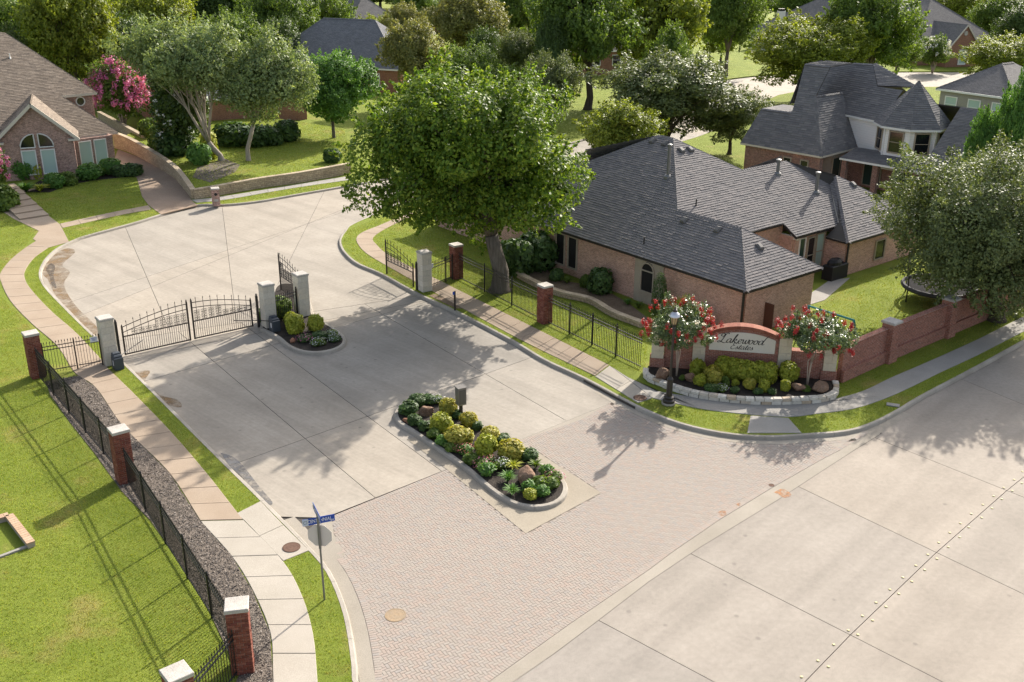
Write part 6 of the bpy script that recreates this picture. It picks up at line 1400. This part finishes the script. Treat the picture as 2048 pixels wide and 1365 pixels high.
tm, fl = crape(57, 4.0, 1.6, 0.6, 'mid', 'pink', .2, 7000, 60, .16, .08, 4, .8, 24, fper=30, fr=.25); lp_ = G(2, 402, ZK); place_tree('crape_myrtle', 'pink flowering crape myrtle cut off at the left edge', tm, (lp_[0] - .8, lp_[1], ZK), extra=[('blossoms', fl)], group='pink crape myrtles')
tm, fl = crape(59, 5.0, 2.4, 0.5, 'mid', 'whitef', .25, 8000, 50, .2, .1, 4, 1.0, 26, fper=24, fr=.3); wp_ = AT(1872, 98, 158); place_tree('crape_myrtle', 'white flowering bush left of the brick gable at the top right', tm, (wp_[0], 158, ZK), extra=[('blossoms', fl)])

# general trees: a few growth forms, many individuals
FORMS = {}
def form(key, **kw):
    if key not in FORMS: FORMS[key] = tree_meshes(**kw)
    return FORMS[key]
form('broad1', seed=101, H=10, rx=5, ry=5, base=1.6, clumps=95, leaves=42000, leaf=.27, cr=1.25, trunk_r=.26, lm='mid', flat=.85)
form('broad2', seed=102, H=10, rx=5, ry=5, base=1.4, clumps=85, leaves=42000, leaf=.27, cr=1.35, trunk_r=.26, lm='yellow', flat=.8)
form('dense', seed=103, H=10, rx=5, ry=5, base=1.0, clumps=90, leaves=40000, leaf=.27, cr=1.35, trunk_r=.26, lm='dark', flat=.9)
form('oakf', seed=104, H=10, rx=5, ry=5, base=1.2, clumps=110, leaves=46000, leaf=.23, cr=1.15, trunk_r=.24, lm='oak', bk='dark', flat=.75)
form('olive', seed=105, H=10, rx=5, ry=5, base=2.0, clumps=95, leaves=40000, leaf=.25, cr=1.1, trunk_r=.22, lm='olive', bk='dark', flat=1.1, tipdroop=-.2)
form('fresh', seed=106, H=10, rx=5, ry=5, base=2.6, clumps=75, leaves=42000, leaf=.27, cr=1.35, trunk_r=.2, lm='fresh', flat=.9)
form('airy', seed=107, H=10, rx=5, ry=5, base=2.2, clumps=80, leaves=24000, leaf=.30, cr=1.1, trunk_r=.3, lm='yellow', bk='dark', flat=.8, shell=.2)
form('airy2', seed=108, H=10, rx=5, ry=5, base=2.0, clumps=75, leaves=22000, leaf=.30, cr=1.15, trunk_r=.3, lm='mid', bk='dark', flat=.8, shell=.2)
def gtree(key, label, box, Y, rz=0.0, name='tree', base_z=ZK, group=None):
    c, rx, zt, zb = from_px(box, Y); H = max(3.0, zt - base_z); s = rx/5.0
    return place_tree(name, label, FORMS[key], (c[0], Y, base_z), rz, (s, s*1.0, H/10.0), group=group)
TR = [
 ('fresh', 'round bright green tree left of the big tree with a bare trunk', (572,112,752,262), 99, 0.4, 'round_tree'),
 ('broad2', 'tall yellow green tree rising directly behind the brown roof', (30,-60,235,185), 116, 0.2, 'yard_tree'),
 ('dense', 'dark tree between the brown roof and the pink crape myrtle', (130,30,300,190), 122, 1.2, 'yard_tree'),
 ('broad1', 'green tree at the far left edge above the brown roof', (-90,-20,95,120), 128, 2.2, 'yard_tree'),
 ('broad2', 'yellow green tree above the leaning elm at the top left', (205,-50,395,110), 140, 3.0, 'yard_tree'),
 ('yel', None, None, 0, 0, ''),
 ('dense', 'dark green tree at the top right of the leaning elm', (340,-60,520,80), 165, 0.5, 'yard_tree'),
 ('broad1', 'green tree hanging over the wooden fence near the blue grey roof', (470,-30,640,110), 150, 1.9, 'yard_tree'),
 ('airy2', 'thin branched grey tree left of the far grey roof', (590,-50,705,72), 168, 2.8, 'yard_tree'),
 ('olive', 'olive green tree right of the blue grey hip roof', (755,45,905,185), 122, 0.9, 'olive_tree'),
 ('olive', 'feathery olive tree with upright shoots at the top centre', (845,-20,1030,120), 150, 2.0, 'olive_tree'),
 ('broad2', 'small yellow green tree in front of the far white dormer', (695,28,805,75), 172, 1.0, 'yard_tree'),
 ('broad1', 'pale green tree between the two far tan roofs', (790,-30,905,40), 205, .3, 'yard_tree'),
 ('oakf', 'grey green shrubby tree below the white walled far house', (985,62,1090,140), 132, .3, 'yard_tree'),
 ('dense', 'dark dense tree left of the tan roofed brick house', (1060,35,1145,140), 118, 2.4, 'yard_tree'),
 ('airy2', 'tall open green tree in front of the tan roofed house', (1065,-90,1300,150), 121, 1.3, 'tall_tree'),
 ('airy', 'tall yellow green tree with visible dark limbs right of the tan roofed house', (1195,-70,1425,150), 127, 2.9, 'tall_tree'),
 ('broad1', 'tall green tree with a bare trunk beside the far street', (1385,-70,1540,100), 152, .7, 'tall_tree'),
 ('oakf', 'wide grey green oak behind the pink brick house', (1185,112,1490,330), 94, 1.1, 'oak_tree'),
 ('oakf', 'darker oak crown touching the turret house roof', (1380,180,1545,340), 96, 2.3, 'oak_tree'),
 ('yellowb', None, None, 0, 0, ''),
 ('broad2', 'spreading yellow green tree in front of the white house', (1508,30,1745,190), 128, 2.1, 'tall_tree'),
 ('broad1', 'tall green tree between the white house and the dark roofed house', (1640,-50,1855,160), 134, .4, 'tall_tree'),
 ('broad2', 'yellow green tree at the right edge above the stucco roof', (1935,70,2110,150), 138, 1.4, 'yard_tree'),
 ('dense', 'dark tree at the top right corner', (1985,10,2120,100), 165, 2.6, 'yard_tree'),
 ('fresh', 'light green slender tree at the right edge beside the stucco house', (1995,130,2110,330), 72, .2, 'slender_tree'),
 ('fresh', 'small light green tree in front of the stucco house wall', (1935,225,2020,330), 74, 1.7, 'slender_tree'),
]
TR += [
 ('broad1', 'green tree between the elm tops and the blue grey roof', (400,20,545,150), 130, 1.6, 'yard_tree'),
 ('dense', 'dark tree just left of the blue grey roof', (505,40,610,130), 140, 2.7, 'yard_tree'),
 ('broad1', 'green tree hidden behind the big tree top', (890,90,1040,190), 112, .1, 'yard_tree'),
 ('oakf', 'grey green tree behind the right shoulder of the big tree', (1040,110,1170,215), 105, 1.8, 'yard_tree'),
 ('airy2', 'loose green tree left of the wide oak', (1290,50,1410,165), 114, 2.2, 'yard_tree'),
 ('broad2', 'yellow green tree above the tall open trees', (1290,-50,1420,50), 175, .9, 'yard_tree'),
 ('broad1', 'green tree behind the white house roof on the left', (1540,-40,1660,40), 215, 2.5, 'yard_tree'),
 ('dense', 'dark tree behind the white house roof on the right', (1620,-40,1740,50), 212, .2, 'yard_tree'),
 ('broad2', 'yellow green tree behind the dark roofed house', (1840,-30,1960,45), 210, 1.1, 'yard_tree'),
 ('broad1', 'green tree right of the dark roofed house ridge', (1940,-10,2060,80), 195, 2.0, 'yard_tree'),
 ('broad1', 'low tree left of the brick gable house', (1745,60,1850,150), 150, .5, 'yard_tree'),
 ('oakf', 'grey green tree beyond the left edge of the brown roof', (-60,60,60,150), 112, 2.9, 'yard_tree'),
 ('olive', 'small olive tree behind the blue grey hip roof', (760,10,860,90), 160, 2.6, 'olive_tree'),
 ('broad1', 'green tree left of the tall open tree at the top', (985,-40,1090,60), 170, .4, 'yard_tree'),
 ('broad2', 'yellow green tree over the lawn beyond the tan roofed house', (1400,40,1490,120), 168, 1.2, 'yard_tree'),
 ('dense', 'dark tree at the top edge left of the far grey roof', (540,-60,660,40), 190, 2.3, 'yard_tree'),
 ('dense', 'dark tree right of the far white walled house', (1050,-50,1130,50), 180, .8, 'yard_tree'),
 ('broad1', 'low green tree between the white house and the street', (1690,80,1770,160), 142, 1.0, 'yard_tree'),
 ('dense', 'dark tree below the feathery olive tree', (925,60,1010,150), 128, 1.9, 'yard_tree')]
for key, lab, box, Y, rz, nm in TR:
    if lab: gtree(key, lab, box, Y, rz, nm)
# light shrub tree just behind the near roof
gtree('lightb', 'x', (0,0,1,1), 50) if False else None
form('light', seed=109, H=10, rx=5, ry=5, base=.8, clumps=80, leaves=40000, leaf=.3, cr=1.35, trunk_r=.2, lm='yellow', flat=.8)
gtree('light', 'light green tree peeking over the left end of the pink brick house roof', (1150,212,1355,350), 83, .5, 'yard_tree')
# the far wood along the top edge
far = [(-60,-30),(60,-40),(430,-40),(520,-45),(640,-40),(760,-35),(870,-38),(960,-36),(1090,-60),(1340,-30),(1480,-25),(1560,-20),(1640,-22),(1740,-10),(1790,6),(1860,-4),(1940,-8),(2030,-6)]
keys = ['broad1', 'dense', 'broad2', 'oakf']
wood = ['first', 'second', 'third', 'fourth', 'fifth', 'sixth', 'seventh', 'eighth', 'ninth', 'tenth', 'eleventh', 'twelfth', 'thirteenth', 'fourteenth', 'fifteenth', 'sixteenth', 'seventeenth', 'eighteenth']
for i, (x, y) in enumerate(far):
    Y = 225 + 12*(i % 3) + (30 if x < 1400 else 0); gtree(keys[i % 4], '%s tree from the left in the distant row along the top edge' % wood[i], (x - 62, y - 10, x + 62, y + 75), Y, i*1.3, 'distant_tree', group='distant tree row')
# ------------------------------------------------------------------ shrubs and flowers
SH = {}
def shrub_mesh(key, seed, lm, leaf, n, lobes=6, boxy=0.0, rough=.18):
    rng = np.random.default_rng(seed); d = sph(n, rng); lob = sph(lobes, rng); w = np.max(d @ lob.T, axis=1); r = (1 - rough + rough*1.6*(w - .5))*rng.uniform(.72, 1.03, n)
    if boxy: m_ = np.max(np.abs(d), axis=1); r = r*((1 - boxy) + boxy*(1/np.maximum(m_, .6))*.8)
    p = d*r[:, None]; p[:, 2] = np.where(p[:, 2] < -.75, -.75, p[:, 2])
    SH[key] = leaf_mesh('foliage', p, d + rng.normal(size=(n, 3))*.5 + np.array([0, 0, .3]), leaf, LEAF[lm], rng=rng)
def shrub(name, label, key, c, r, h=None, group=None, rz=None, cat='shrub', stem=True, sub=()):
    h = h or r; t = thing(name, label, cat, (c[0], c[1], c[2]), 0.0, group)
    MT = Matrix.Translation((c[0], c[1], c[2] + h*.72)) @ Matrix.Rotation(random.uniform(0, 6) if rz is None else rz, 4, 'Z') @ Matrix.Diagonal((r*random.uniform(.9, 1.12), r*random.uniform(.9, 1.12), h, 1)); inst('foliage', SH[key], t, MT)
    if stem: MB().tube([(c[0], c[1], c[2] - .05), (c[0] + .03, c[1], c[2] + h*.6)], [.05*max(r, .3), .03*max(r, .3)], 5).build('stem', BARK['dark'], t)
    for nm, me in sub: inst(nm, me, t, MT)
    return t
for k_, lm_ in (('gold', 'gold'), ('lime', 'lime'), ('moss', 'moss'), ('mid', 'mid'), ('fresh', 'fresh')):
    shrub_mesh(k_ + '1', 300 + len(SH), lm_, .26, 1500, 9, .25, .34); shrub_mesh(k_ + '2', 320 + len(SH), lm_, .26, 1500, 12, .15, .40)
shrub_mesh('loose_m', 371, 'moss', .34, 750, 14, 0, .7); shrub_mesh('loose_g', 372, 'mid', .36, 700, 14, 0, .7); shrub_mesh('loose_f', 373, 'fresh', .38, 650, 14, 0, .75)
def flowers(seed, fm, n=90, size=.12):
    rng = np.random.default_rng(seed); d = sph(n, rng); d[:, 2] = np.abs(d[:, 2]); return leaf_mesh('blossoms', d*1.02, d + rng.normal(size=(n, 3))*.3, size, LEAF[fm], rng=rng, aspect=.9)
FL = {k_: flowers(400 + i, k_) for i, k_ in enumerate(('whitef', 'pink', 'coral', 'red'))}
def spiky(key, seed, lm, n=70, w=.05):
    rng = np.random.default_rng(seed); b = MB()
    for i in range(n):
        a = rng.uniform(0, 6.28); L = rng.uniform(.6, 1.1); sp = rng.uniform(.25, .9); dx, dy = math.cos(a), math.sin(a); wx, wy = -dy*w, dx*w
        p1 = np.array([dx*sp*.4, dy*sp*.4, L*.55 - .7]); p2 = np.array([dx*sp, dy*sp, L*(1 - .5*sp) - .7]); b.add([(wx, wy, -.72), (-wx, -wy, -.72), tuple(p1 - np.array([wx, wy, 0])), tuple(p1 + np.array([wx, wy, 0])), tuple(p2)], [(0, 1, 2, 3), (3, 2, 4)])
    SH[key] = b.mesh('foliage', LEAF[lm], uv=False)
spiky('spiky_f', 501, 'fresh'); spiky('spiky_l', 502, 'lime'); spiky('spiky_m', 503, 'mid')
M['rock'] = speckle('brown_boulder', (0.24, 0.14, 0.09), (0.36, 0.24, 0.17), 4, 30, bump=.8, dist=.04, amt=.5); M['rock_red'] = speckle('rusty_boulder', (0.36, 0.17, 0.10), (0.42, 0.22, 0.14), 4, 30, bump=.8, dist=.04, amt=.5)
def boulder(label, c, size, seed, m='rock', group='landscape boulders'):
    rng = np.random.default_rng(seed); bm = bmesh.new(); bmesh.ops.create_icosphere(bm, subdivisions=3, radius=1)
    pl_ = sph(16, rng); of = rng.uniform(.55, .92, 16)
    for v in bm.verts:
        d = np.array(v.co); k = pl_ @ d; s = 1.0
        for i in range(16):
            if k[i]*s > of[i]: s = of[i]/k[i]
        v.co = Vector(d*s*(1 + .04*math.sin(9*d[0] + 7*d[2] + seed)))
        v.co.x *= size[0]; v.co.y *= size[1]; v.co.z *= size[2]
    me = bpy.data.meshes.new('boulder'); bm.to_mesh(me); bm.free(); me.materials.append(M[m]); me.polygons.foreach_set('use_smooth', [False]*len(me.polygons))
    o = inst('boulder', me, None, Matrix.Translation((c[0], c[1], c[2] + size[2]*.55)) @ Matrix.Rotation(seed, 4, 'Z')); return tag(o, label, 'boulder', group)

# ------------------------------------------------------------------ islands
def island(name, pxs, soil_z=0.13):
    out = smoothline([*GL(pxs, ZK), GL(pxs, ZK)[0]], 5); out = out if area2(out) > 0 else out[::-1]
    root = kerb(name, out, -1, w=0.17, seg=2.4, stp=0.24); 
    inn = out; b = MB(); b.flat(inn[:-1], soil_z); tag(b.build('planting_soil', M['mulch']), kind='structure'); return inn
zi = lambda x, y: (780 + x/4.874, 760 + y/4.874)
big_px = [zi(*p) for p in ((75,330),(95,285),(150,215),(290,190),(430,190),(560,220),(700,340),(900,480),(1140,620),(1400,780),(1560,890),(1670,990),(1685,1070),(1640,1150),(1540,1200),(1400,1215),(1250,1190),(1130,1130),(1000,1040),(800,870),(600,720),(400,590),(220,470),(110,400))]
isl = island('kerb_island', big_px)
zs = lambda x, y: (480 + x/6.204, 500 + y/6.204)
sm_px = [zs(*p) for p in ((280,965),(420,1030),(520,1090),(600,1160),(700,1215),(830,1250),(980,1255),(1130,1230),(1240,1180),(1275,1120),(1240,1050),(1120,960),(1000,890),(880,790),(820,600),(700,450),(560,420),(450,470),(400,700))]
isl2 = island('kerb_island', sm_px)
def I(x, y, z=0.13): return G(*zi(x, y), z)
golds = [(565,345,.50,.50,'far golden shrub beside the keypad box on the big island','gold2'),(500,500,.52,.52,'golden shrub left of the middle on the big island beside the flat boulder','lime1'),(765,440,.46,.36,'flat topped golden shrub on the kerb side of the big island','gold1'),(680,630,.66,.50,'widest orange tinted golden shrub in the middle of the big island','gold2'),(965,600,.50,.42,'golden shrub behind the tall one on the road side of the big island','gold1'),(935,745,.55,.58,'tallest golden shrub on the big island','lime2'),(1180,765,.58,.50,'golden shrub nearest the large boulder on the big island','gold1')]
for x, y, r, h, lab, k_ in golds: shrub('golden_shrub', lab, k_, I(x, y), r, h, 'golden shrubs on the big island')
boulder('pale brown flat boulder at the far end of the big island', I(360, 335), (.42, .34, .28), 1); boulder('small rusty stone at the far tip of the big island', I(155, 405), (.20, .14, .12), 2, 'rock_red'); boulder('large brown cut boulder at the near end of the big island', I(1330, 990), (.46, .42, .46), 3)
plants = [(180,320,.42,.30,'moss1',None,'low dark bush at the far left rim of the big island'),(270,240,.40,.26,'moss2',None,'low dark bush at the far end of the big island'),(380,225,.36,.22,'moss1',None,'low dark bush behind the flat boulder'),(470,220,.28,.18,'mid2','whitef','white flowering plant near the keypad box'),(240,430,.30,.24,'moss2',None,'dark tuft beside the small rusty stone'),(330,480,.30,.22,'moss1',None,'dark low plant on the left rim of the big island'),(420,560,.30,.22,'mid1',None,'green low plant left of the golden shrubs'),(510,630,.28,.22,'fresh1',None,'bright low plant in front of the golden shrubs'),(590,690,.28,.2,'mid2',None,'green low plant near the wide golden shrub'),(660,700,.24,.18,'mid1','coral','coral flowering plant at the left rim of the big island'),(740,720,.28,.22,'fresh2','coral','lime leaved plant with coral flowers on the big island'),(790,810,.30,.22,'mid1',None,'green low plant in front of the tallest golden shrub'),(890,850,.30,.2,'mid2','pink','purple pink flowering plant on the big island'),(980,815,.26,.18,'mid1','coral','coral flowers right of the purple ones on the big island'),(950,920,.34,.26,'fresh2',None,'leafy green plant below the purple flowers'),(1080,860,.32,.22,'mid2','whitef','blue white flowering plant beside the large boulder'),(1200,870,.42,.40,'spiky_l',None,'spiky light green grass left of the large boulder'),(1150,990,.46,.44,'spiky_f',None,'spiky green grass in front of the large boulder'),(1190,1110,.40,.36,'spiky_f',None,'spiky green grass nearest the near tip of the big island'),(1420,860,.36,.36,'spiky_m',None,'spiky grass behind the large boulder'),(1350,770,.38,.24,'moss2',None,'dark low plant on the road side near the boulder'),(1530,930,.28,.24,'fresh1',None,'bright low plant at the road side rim'),(1600,990,.32,.22,'mid1','pink','pink flowering plant at the near tip of the big island'),(1360,1090,.30,.26,'fresh2',None,'leafy plant right of the spiky grass at the near tip'),(1470,1060,.34,.28,'mid2',None,'glossy plant in the middle of the near tip'),(1560,1060,.32,.26,'mid1',None,'glossy plant beside the pink flowers'),(1480,1130,.30,.24,'fresh1',None,'leafy plant close to the near kerb tip'),(1370,1160,.26,.22,'lime2',None,'small lime plant at the very near tip'),(850,480,.26,.2,'moss1',None,'dark low plant between golden shrubs on the road side'),(1100,610,.3,.2,'moss2',None,'dark low plant on the road side rim'),(660,370,.26,.2,'moss1',None,'dark low plant below the keypad box')]
for x, y, r, h, k_, f_, lab in plants: shrub('bed_plant', lab, {'moss1': 'loose_m', 'mid1': 'loose_g', 'fresh1': 'loose_f', 'mid2': 'loose_g', 'fresh2': 'loose_f'}.get(k_, k_), I(x, y), r*1.25, h*1.15, 'low plants on the big island', cat='plant', stem=False, sub=[('blossoms', FL[f_])] if f_ else ())
J = lambda x, y: G(*zs(x, y), .13)
for x, y, r, h, k_, f_, lab in ((690,1020,.62,.62,'lime1',None,'left round lime shrub on the small island'),(940,1010,.52,.58,'lime2',None,'right round lime shrub on the small island'),(640,950,.4,.5,'lime2',None,'lime shrub tucked behind the left one on the small island'),(800,1130,.42,.22,'moss1','pink','pink flowering patch on the small island'),(980,1180,.42,.22,'mid1','whitef','white flowering patch at the front of the small island'),(1000,1100,.5,.24,'moss2',None,'dark green ground plant in the middle of the small island'),(1140,1080,.42,.24,'mid2','whitef','white flowering patch at the right of the small island'),(1180,1130,.36,.2,'moss1','whitef','white flowering patch at the right rim of the small island'),(500,640,.7,.7,'mid2',None,'green bush behind the small island iron panel'),(330,700,.6,.55,'mid1',None,'dark bush behind the closed gate')):
    shrub('bed_shrub' if h > .3 else 'bed_plant', lab, k_, J(x, y) if y > 800 else np.array([*J(x, y + 180)[:2], .13]), r, h, 'small island plants', sub=[('blossoms', FL[f_])] if f_ else (), cat='plant', stem=h > .3)
boulder('small rusty stone on the small island', J(650, 1140), (.26, .16, .14), 5, 'rock_red')
# name wall bed
zn = lambda x, y: (1180 + x/3.938, 640 + y/3.938)
N_ = lambda x, y: G(*zn(x, y), ZK + .22)
hedge = thing('hedge', 'clipped yellow green hedge under the sign panel', 'hedge', tuple(N_(1230, 480)), 0)
for i, (x, y) in enumerate(((1050,440),(1120,455),(1190,468),(1260,478),(1330,482),(1400,485))):
    p = N_(x, y); inst('foliage', SH['lime1' if i % 2 else 'lime2'], hedge, Matrix.Translation((p[0], p[1], p[2] + .42)) @ Matrix.Rotation(i*1.1, 4, 'Z') @ Matrix.Diagonal((.52, .55, .62, 1)))
for x, y, r, h, k_, lab in ((838,435,.44,.5,'lime2','lime shrub beside the second stone pier of the name wall'),(970,500,.56,.55,'gold1','round golden shrub left of the hedge'),(868,510,.36,.34,'lime1','small lime shrub in front of the left crape myrtle'),(1064,515,.28,.28,'mid1','small green ball left under the hedge'),(1142,520,.2,.2,'lime2','tiny lime ball under the hedge'),(1254,545,.36,.34,'gold2','golden ball in front of the hedge centre'),(1370,560,.34,.36,'lime1','lime ball in front of the hedge right end'),(1555,480,.54,.6,'lime2','tall lime shrub beside the third stone pier'),(1535,555,.30,.34,'lime1','small lime shrub below the tall one at the third pier'),(955,560,.36,.24,'moss1','low dark plant in front of the golden shrub'),(1040,560,.32,.2,'mid2','white flowering plant at the bed front'),(730,470,.2,.14,'mid1','small plant by the left crape myrtle stems'),(1140,570,.26,.16,'moss2','low dark plant at the bed front centre'),(1320,580,.26,.16,'moss1','low dark plant right of the golden ball'),(1430,580,.26,.16,'moss2','low dark plant near the bed front right'),(1700,560,.26,.16,'mid1','low plant at the right crape myrtle foot')):
    shrub('bed_shrub', lab, k_, N_(x, y), r, h, 'name wall bed shrubs', sub=[('blossoms', FL['whitef'])] if 'white' in lab else ())
for x, y, s_, lab, sd in ((565,460,.45,'brown boulder at the left end of the name wall bed',7),(790,480,.38,'dark brown boulder beside the small lime shrub',8),(1640,555,.34,'brown boulder left of the right crape myrtle stems',9),(1810,560,.42,'brown boulder at the right end of the name wall bed',10)): boulder(lab, N_(x, y), (s_, s_*.8, s_*.75), sd)
# house bed plants
zh = lambda x, y: (1020 + x/3.689, 250 + y/3.689)
for x, y, r, h, k_, lab in ((60,1090,1.3,1.5,'moss1','large dark shrub under the big tree by the house wall'),(200,1060,1.4,1.5,'moss2','dark shrub left of the tall screened windows'),(340,1150,.5,.5,'moss1','dark low shrub below the first screened window'),(420,1170,.55,.5,'spiky_m','strappy plant below the second screened window'),(560,1200,.5,.5,'mid1','small green shrub in the wall bed'),(665,1240,.9,.95,'moss2','upright dark shrub in the middle of the wall bed'),(870,1330,.5,.45,'spiky_f','strappy plant left of the arched window'),(950,1350,.5,.45,'spiky_m','strappy plant below the arched window')):
    shrub('wall_shrub', lab, k_, G(*zh(x, y), ZK), r, h, 'pink house wall bed shrubs')
shrub_mesh('cone', 601, 'moss', .1, 2600, 5); p = H1(5.2, -.6, ZK); shrub('conifer_shrub', 'upright conifer shrub right of the arched window', 'cone', p, .5, 1.5, cat='shrub'); p = H1(3.6, -.7, ZK); shrub('banana_plant', 'lime leafy plant rising above the left crape myrtle', 'spiky_l', p, .9, 2.0, cat='plant'); p = H1(1.9, -.8, ZK); shrub('wall_shrub', 'dark climbing plant on the house wall near the downpipe', 'moss1', p, .45, .9)
# left house plants
zl_ = lambda x, y: (x/3.591, 80 + y/3.591)
for x, y, r, h, k_, lab in ((170,1000,.8,.7,'fresh1','bright leafy plant below the arched window'),(260,990,.8,.7,'lime1','lime leafy plant left of the front window'),(190,1090,1.0,.6,'spiky_f','strappy bright plant at the walkway corner'),(290,1090,.9,.5,'spiky_l','strappy lime plant in the front bed'),(400,1060,.8,.5,'fresh2','pale leafy plant in the front bed'),(500,1040,.7,.45,'mid1','green low shrub in the front bed'),(590,1010,.9,.5,'spiky_f','strappy plant below the right windows'),(650,1000,.9,.55,'fresh1','bright shrub below the right windows'),(740,980,.9,.6,'spiky_f','large strappy plant at the house corner'),(800,960,.8,.55,'fresh2','bright shrub at the house corner'),(880,975,.8,.4,'moss1','dark strappy clump near the driveway'),(950,975,.8,.45,'moss2','dark round clump at the driveway edge'),(30,1220,1.0,.8,'mid1','green shrub left of the garden steps')):
    shrub('front_shrub', lab, k_, G(*zl_(x, y), ZK), r*1.25, h*1.5, 'left house front bed shrubs')
for x, y, r, h, k_, lab in ((470,290,2.0,1.4,'moss1','dark clipped shrub behind the slim elm'),(515,292,1.6,1.2,'moss2','rounded dark hedge shrub beside the slim elm'),(545,290,1.5,1.25,'moss1','rounded dark hedge shrub left of the far driveway'),(575,282,1.5,1.3,'moss2','dark round shrub at the far driveway'),(400,330,1.1,1.2,'fresh1','bright lime shrub at the foot of the magnolia'),(420,318,1.0,1.5,'lime1','lime shrub beside the leaning elm trunk'),(350,310,1.8,1.5,'moss2','dark shrub on top of the driveway wall'),(325,296,1.5,1.4,'mid1','green shrub above the driveway wall'),(665,325,1.0,.8,'moss1','small dark clipped shrub at the stone border'),(300,275,1.2,1.2,'mid2','green shrub near the orange brick wall')):
    shrub('garden_shrub', lab, k_, G(x, y, ZK + .6), r, h, 'raised garden shrubs')

# ------------------------------------------------------------------ grass blades and gravel
def scatter(poly, dens, excl, ymax=None):
    P = np.array(poly); lo, hi = P.min(0), P.max(0); n = int(dens*(hi[0]-lo[0])*(hi[1]-lo[1])); q = RNG.uniform(lo, hi, (n, 2)); k = inside(q, poly)
    q = q[k]
    for e in excl:
        if len(q): q = q[~inside(q, e)]
    return q
def blades(name, pts, h, w, m, z):
    n = len(pts); a = RNG.uniform(0, 6.283, n); hh = h*RNG.uniform(.5, 1.3, n); ww = w*RNG.uniform(.6, 1.3, n); lean = RNG.uniform(0, .8, n)*hh; la_ = RNG.uniform(0, 6.283, n)
    V = np.zeros((n, 3, 3)); V[:, 0, 0] = pts[:, 0] - np.cos(a)*ww; V[:, 0, 1] = pts[:, 1] - np.sin(a)*ww; V[:, 1, 0] = pts[:, 0] + np.cos(a)*ww; V[:, 1, 1] = pts[:, 1] + np.sin(a)*ww; V[:, 2, 0] = pts[:, 0] + np.cos(la_)*lean; V[:, 2, 1] = pts[:, 1] + np.sin(la_)*lean; V[:, :2, 2] = z - .01; V[:, 2, 2] = z + hh
    me = bpy.data.meshes.new(name); me.vertices.add(n*3); me.vertices.foreach_set('co', V.astype(np.float32).ravel()); me.loops.add(n*3); me.loops.foreach_set('vertex_index', np.arange(n*3, dtype=np.int32)); me.polygons.add(n); me.polygons.foreach_set('loop_start', np.arange(0, n*3, 3, dtype=np.int32)); me.polygons.foreach_set('loop_total', np.full(n, 3, dtype=np.int32)); me.update(); me.validate(); me.materials.append(m)
    return me
def lawn(label, pxs, dens, h_=.06, w=.018, z=ZK - .012, m='blade', excl=None):
    h = h_*.72; dens *= .8
    q = scatter(GL(pxs, ZK), dens, EXCL if excl is None else excl); o = inst('grass', blades('grass', q, h, w, M[m], z)); return tag(o, label, 'grass', kind='stuff')
wk = [p for p in KW_px if p[1] < 1440]
lawn('short mown grass of the left lawn', [(-60,1460),(455,1460),(455,1330),(410,1210),(345,1115),(295,1040),(240,980),(180,905),(130,845),(90,780),(70,740),(60,650),(0,590),(-60,560)], 420, .065, .016)
lawn('grass strip between the left sidewalk and the kerb', [(640,1345)] + [p for p in KW_px if 1365 >= p[1] > 484] + [(118,482),(68,516),(50,550),(62,580),(150,665),(216,737),(274,793),(340,861),(472,1027),(487,1039),(566,1122),(604,1190)], 420, .06, .016)
lawn('grass around the left house walk', [(-40,470),(-40,400),(30,440),(75,462),(45,498),(20,520),(0,545),(-40,560)], 220, .07, .022)
lawn('grass of the left front yard', [(120,447),(297,410),(284,393),(272,352),(180,362),(110,385),(31,383)], 160, .07, .028)
lawn('grass strip along the far left kerb', [(140,483),(219,457),(322,427),(303,419),(242,430),(125,457)], 200, .07, .025)
lawn('grass strip along the far kerb', [(397,408),(448,408),(582,389),(700,369),(700,360),(582,377),(455,399)], 180, .07, .028)
lawn('grass of the right front yard and fence verge', [(694,461),(684,490),(720,527),(840,587),(1026,679),(1173,756),(1190,752),(1225,735),(1290,745),(1300,660),(1225,632),(1120,592),(1020,545),(985,500),(1000,440),(870,430),(760,435)], 260, .07, .02)
lawn('grass of the back yard beside the swing set', [(1615,640),(1700,560),(1830,520),(1900,560),(1900,660),(1780,715),(1672,765),(1620,720)], 200, .06, .024)
lawn('grass of the verge by the lamp post', [(1283,808),(1350,840),(1470,866),(1494,866),(1500,831),(1404,820),(1303,799)], 420, .06, .017)
lawn('grass of the verge along the cross street', [(1606,866),(1710,856),(1800,815),(1950,733),(2060,672),(2060,658),(1882,745),(1706,819),(1577,836)], 420, .06, .017)
lawn('grass between the right sidewalk and the brick wall', [(1671,797),(1726,781),(1843,729),(1950,681),(2060,630),(2060,600),(1890,672),(1775,725),(1680,768)], 260, .06, .02)
M['chip'] = island_var('gravel_chip', [(0.10, 0.085, 0.075), (0.17, 0.145, 0.125), (0.26, 0.225, 0.195), (0.07, 0.06, 0.055), (0.36, 0.32, 0.28)], .9, 30, .3)
fp = GL([(92,762),(157,752),(192,776),(236,841),(268,876),(340,948),(400,1042),(464,1114),(505,1182),(540,1265),(545,1340),(548,1440),(440,1440),(478,1350),(415,1215),(352,1115),(300,1040),(245,985),(188,905),(140,845),(100,790)], ZK)
q = scatter(fp, 260, []); n = len(q); tag(inst('gravel', leaf_mesh('gravel', np.c_[q, np.full(n, ZK + .02) + RNG.uniform(0, .02, n)], RNG.normal(size=(n, 3))*.5 + np.array([0, 0, 1]), .055, M['chip'], aspect=.7)), 'loose dark gravel in the fence bed', 'gravel', kind='stuff')
q = scatter(rg, 55, []); tag(inst('grass', blades('grass', q, .08, .035, M['blade'], ZK + .61)), 'grass of the raised garden behind the stone wall', 'grass', kind='stuff')
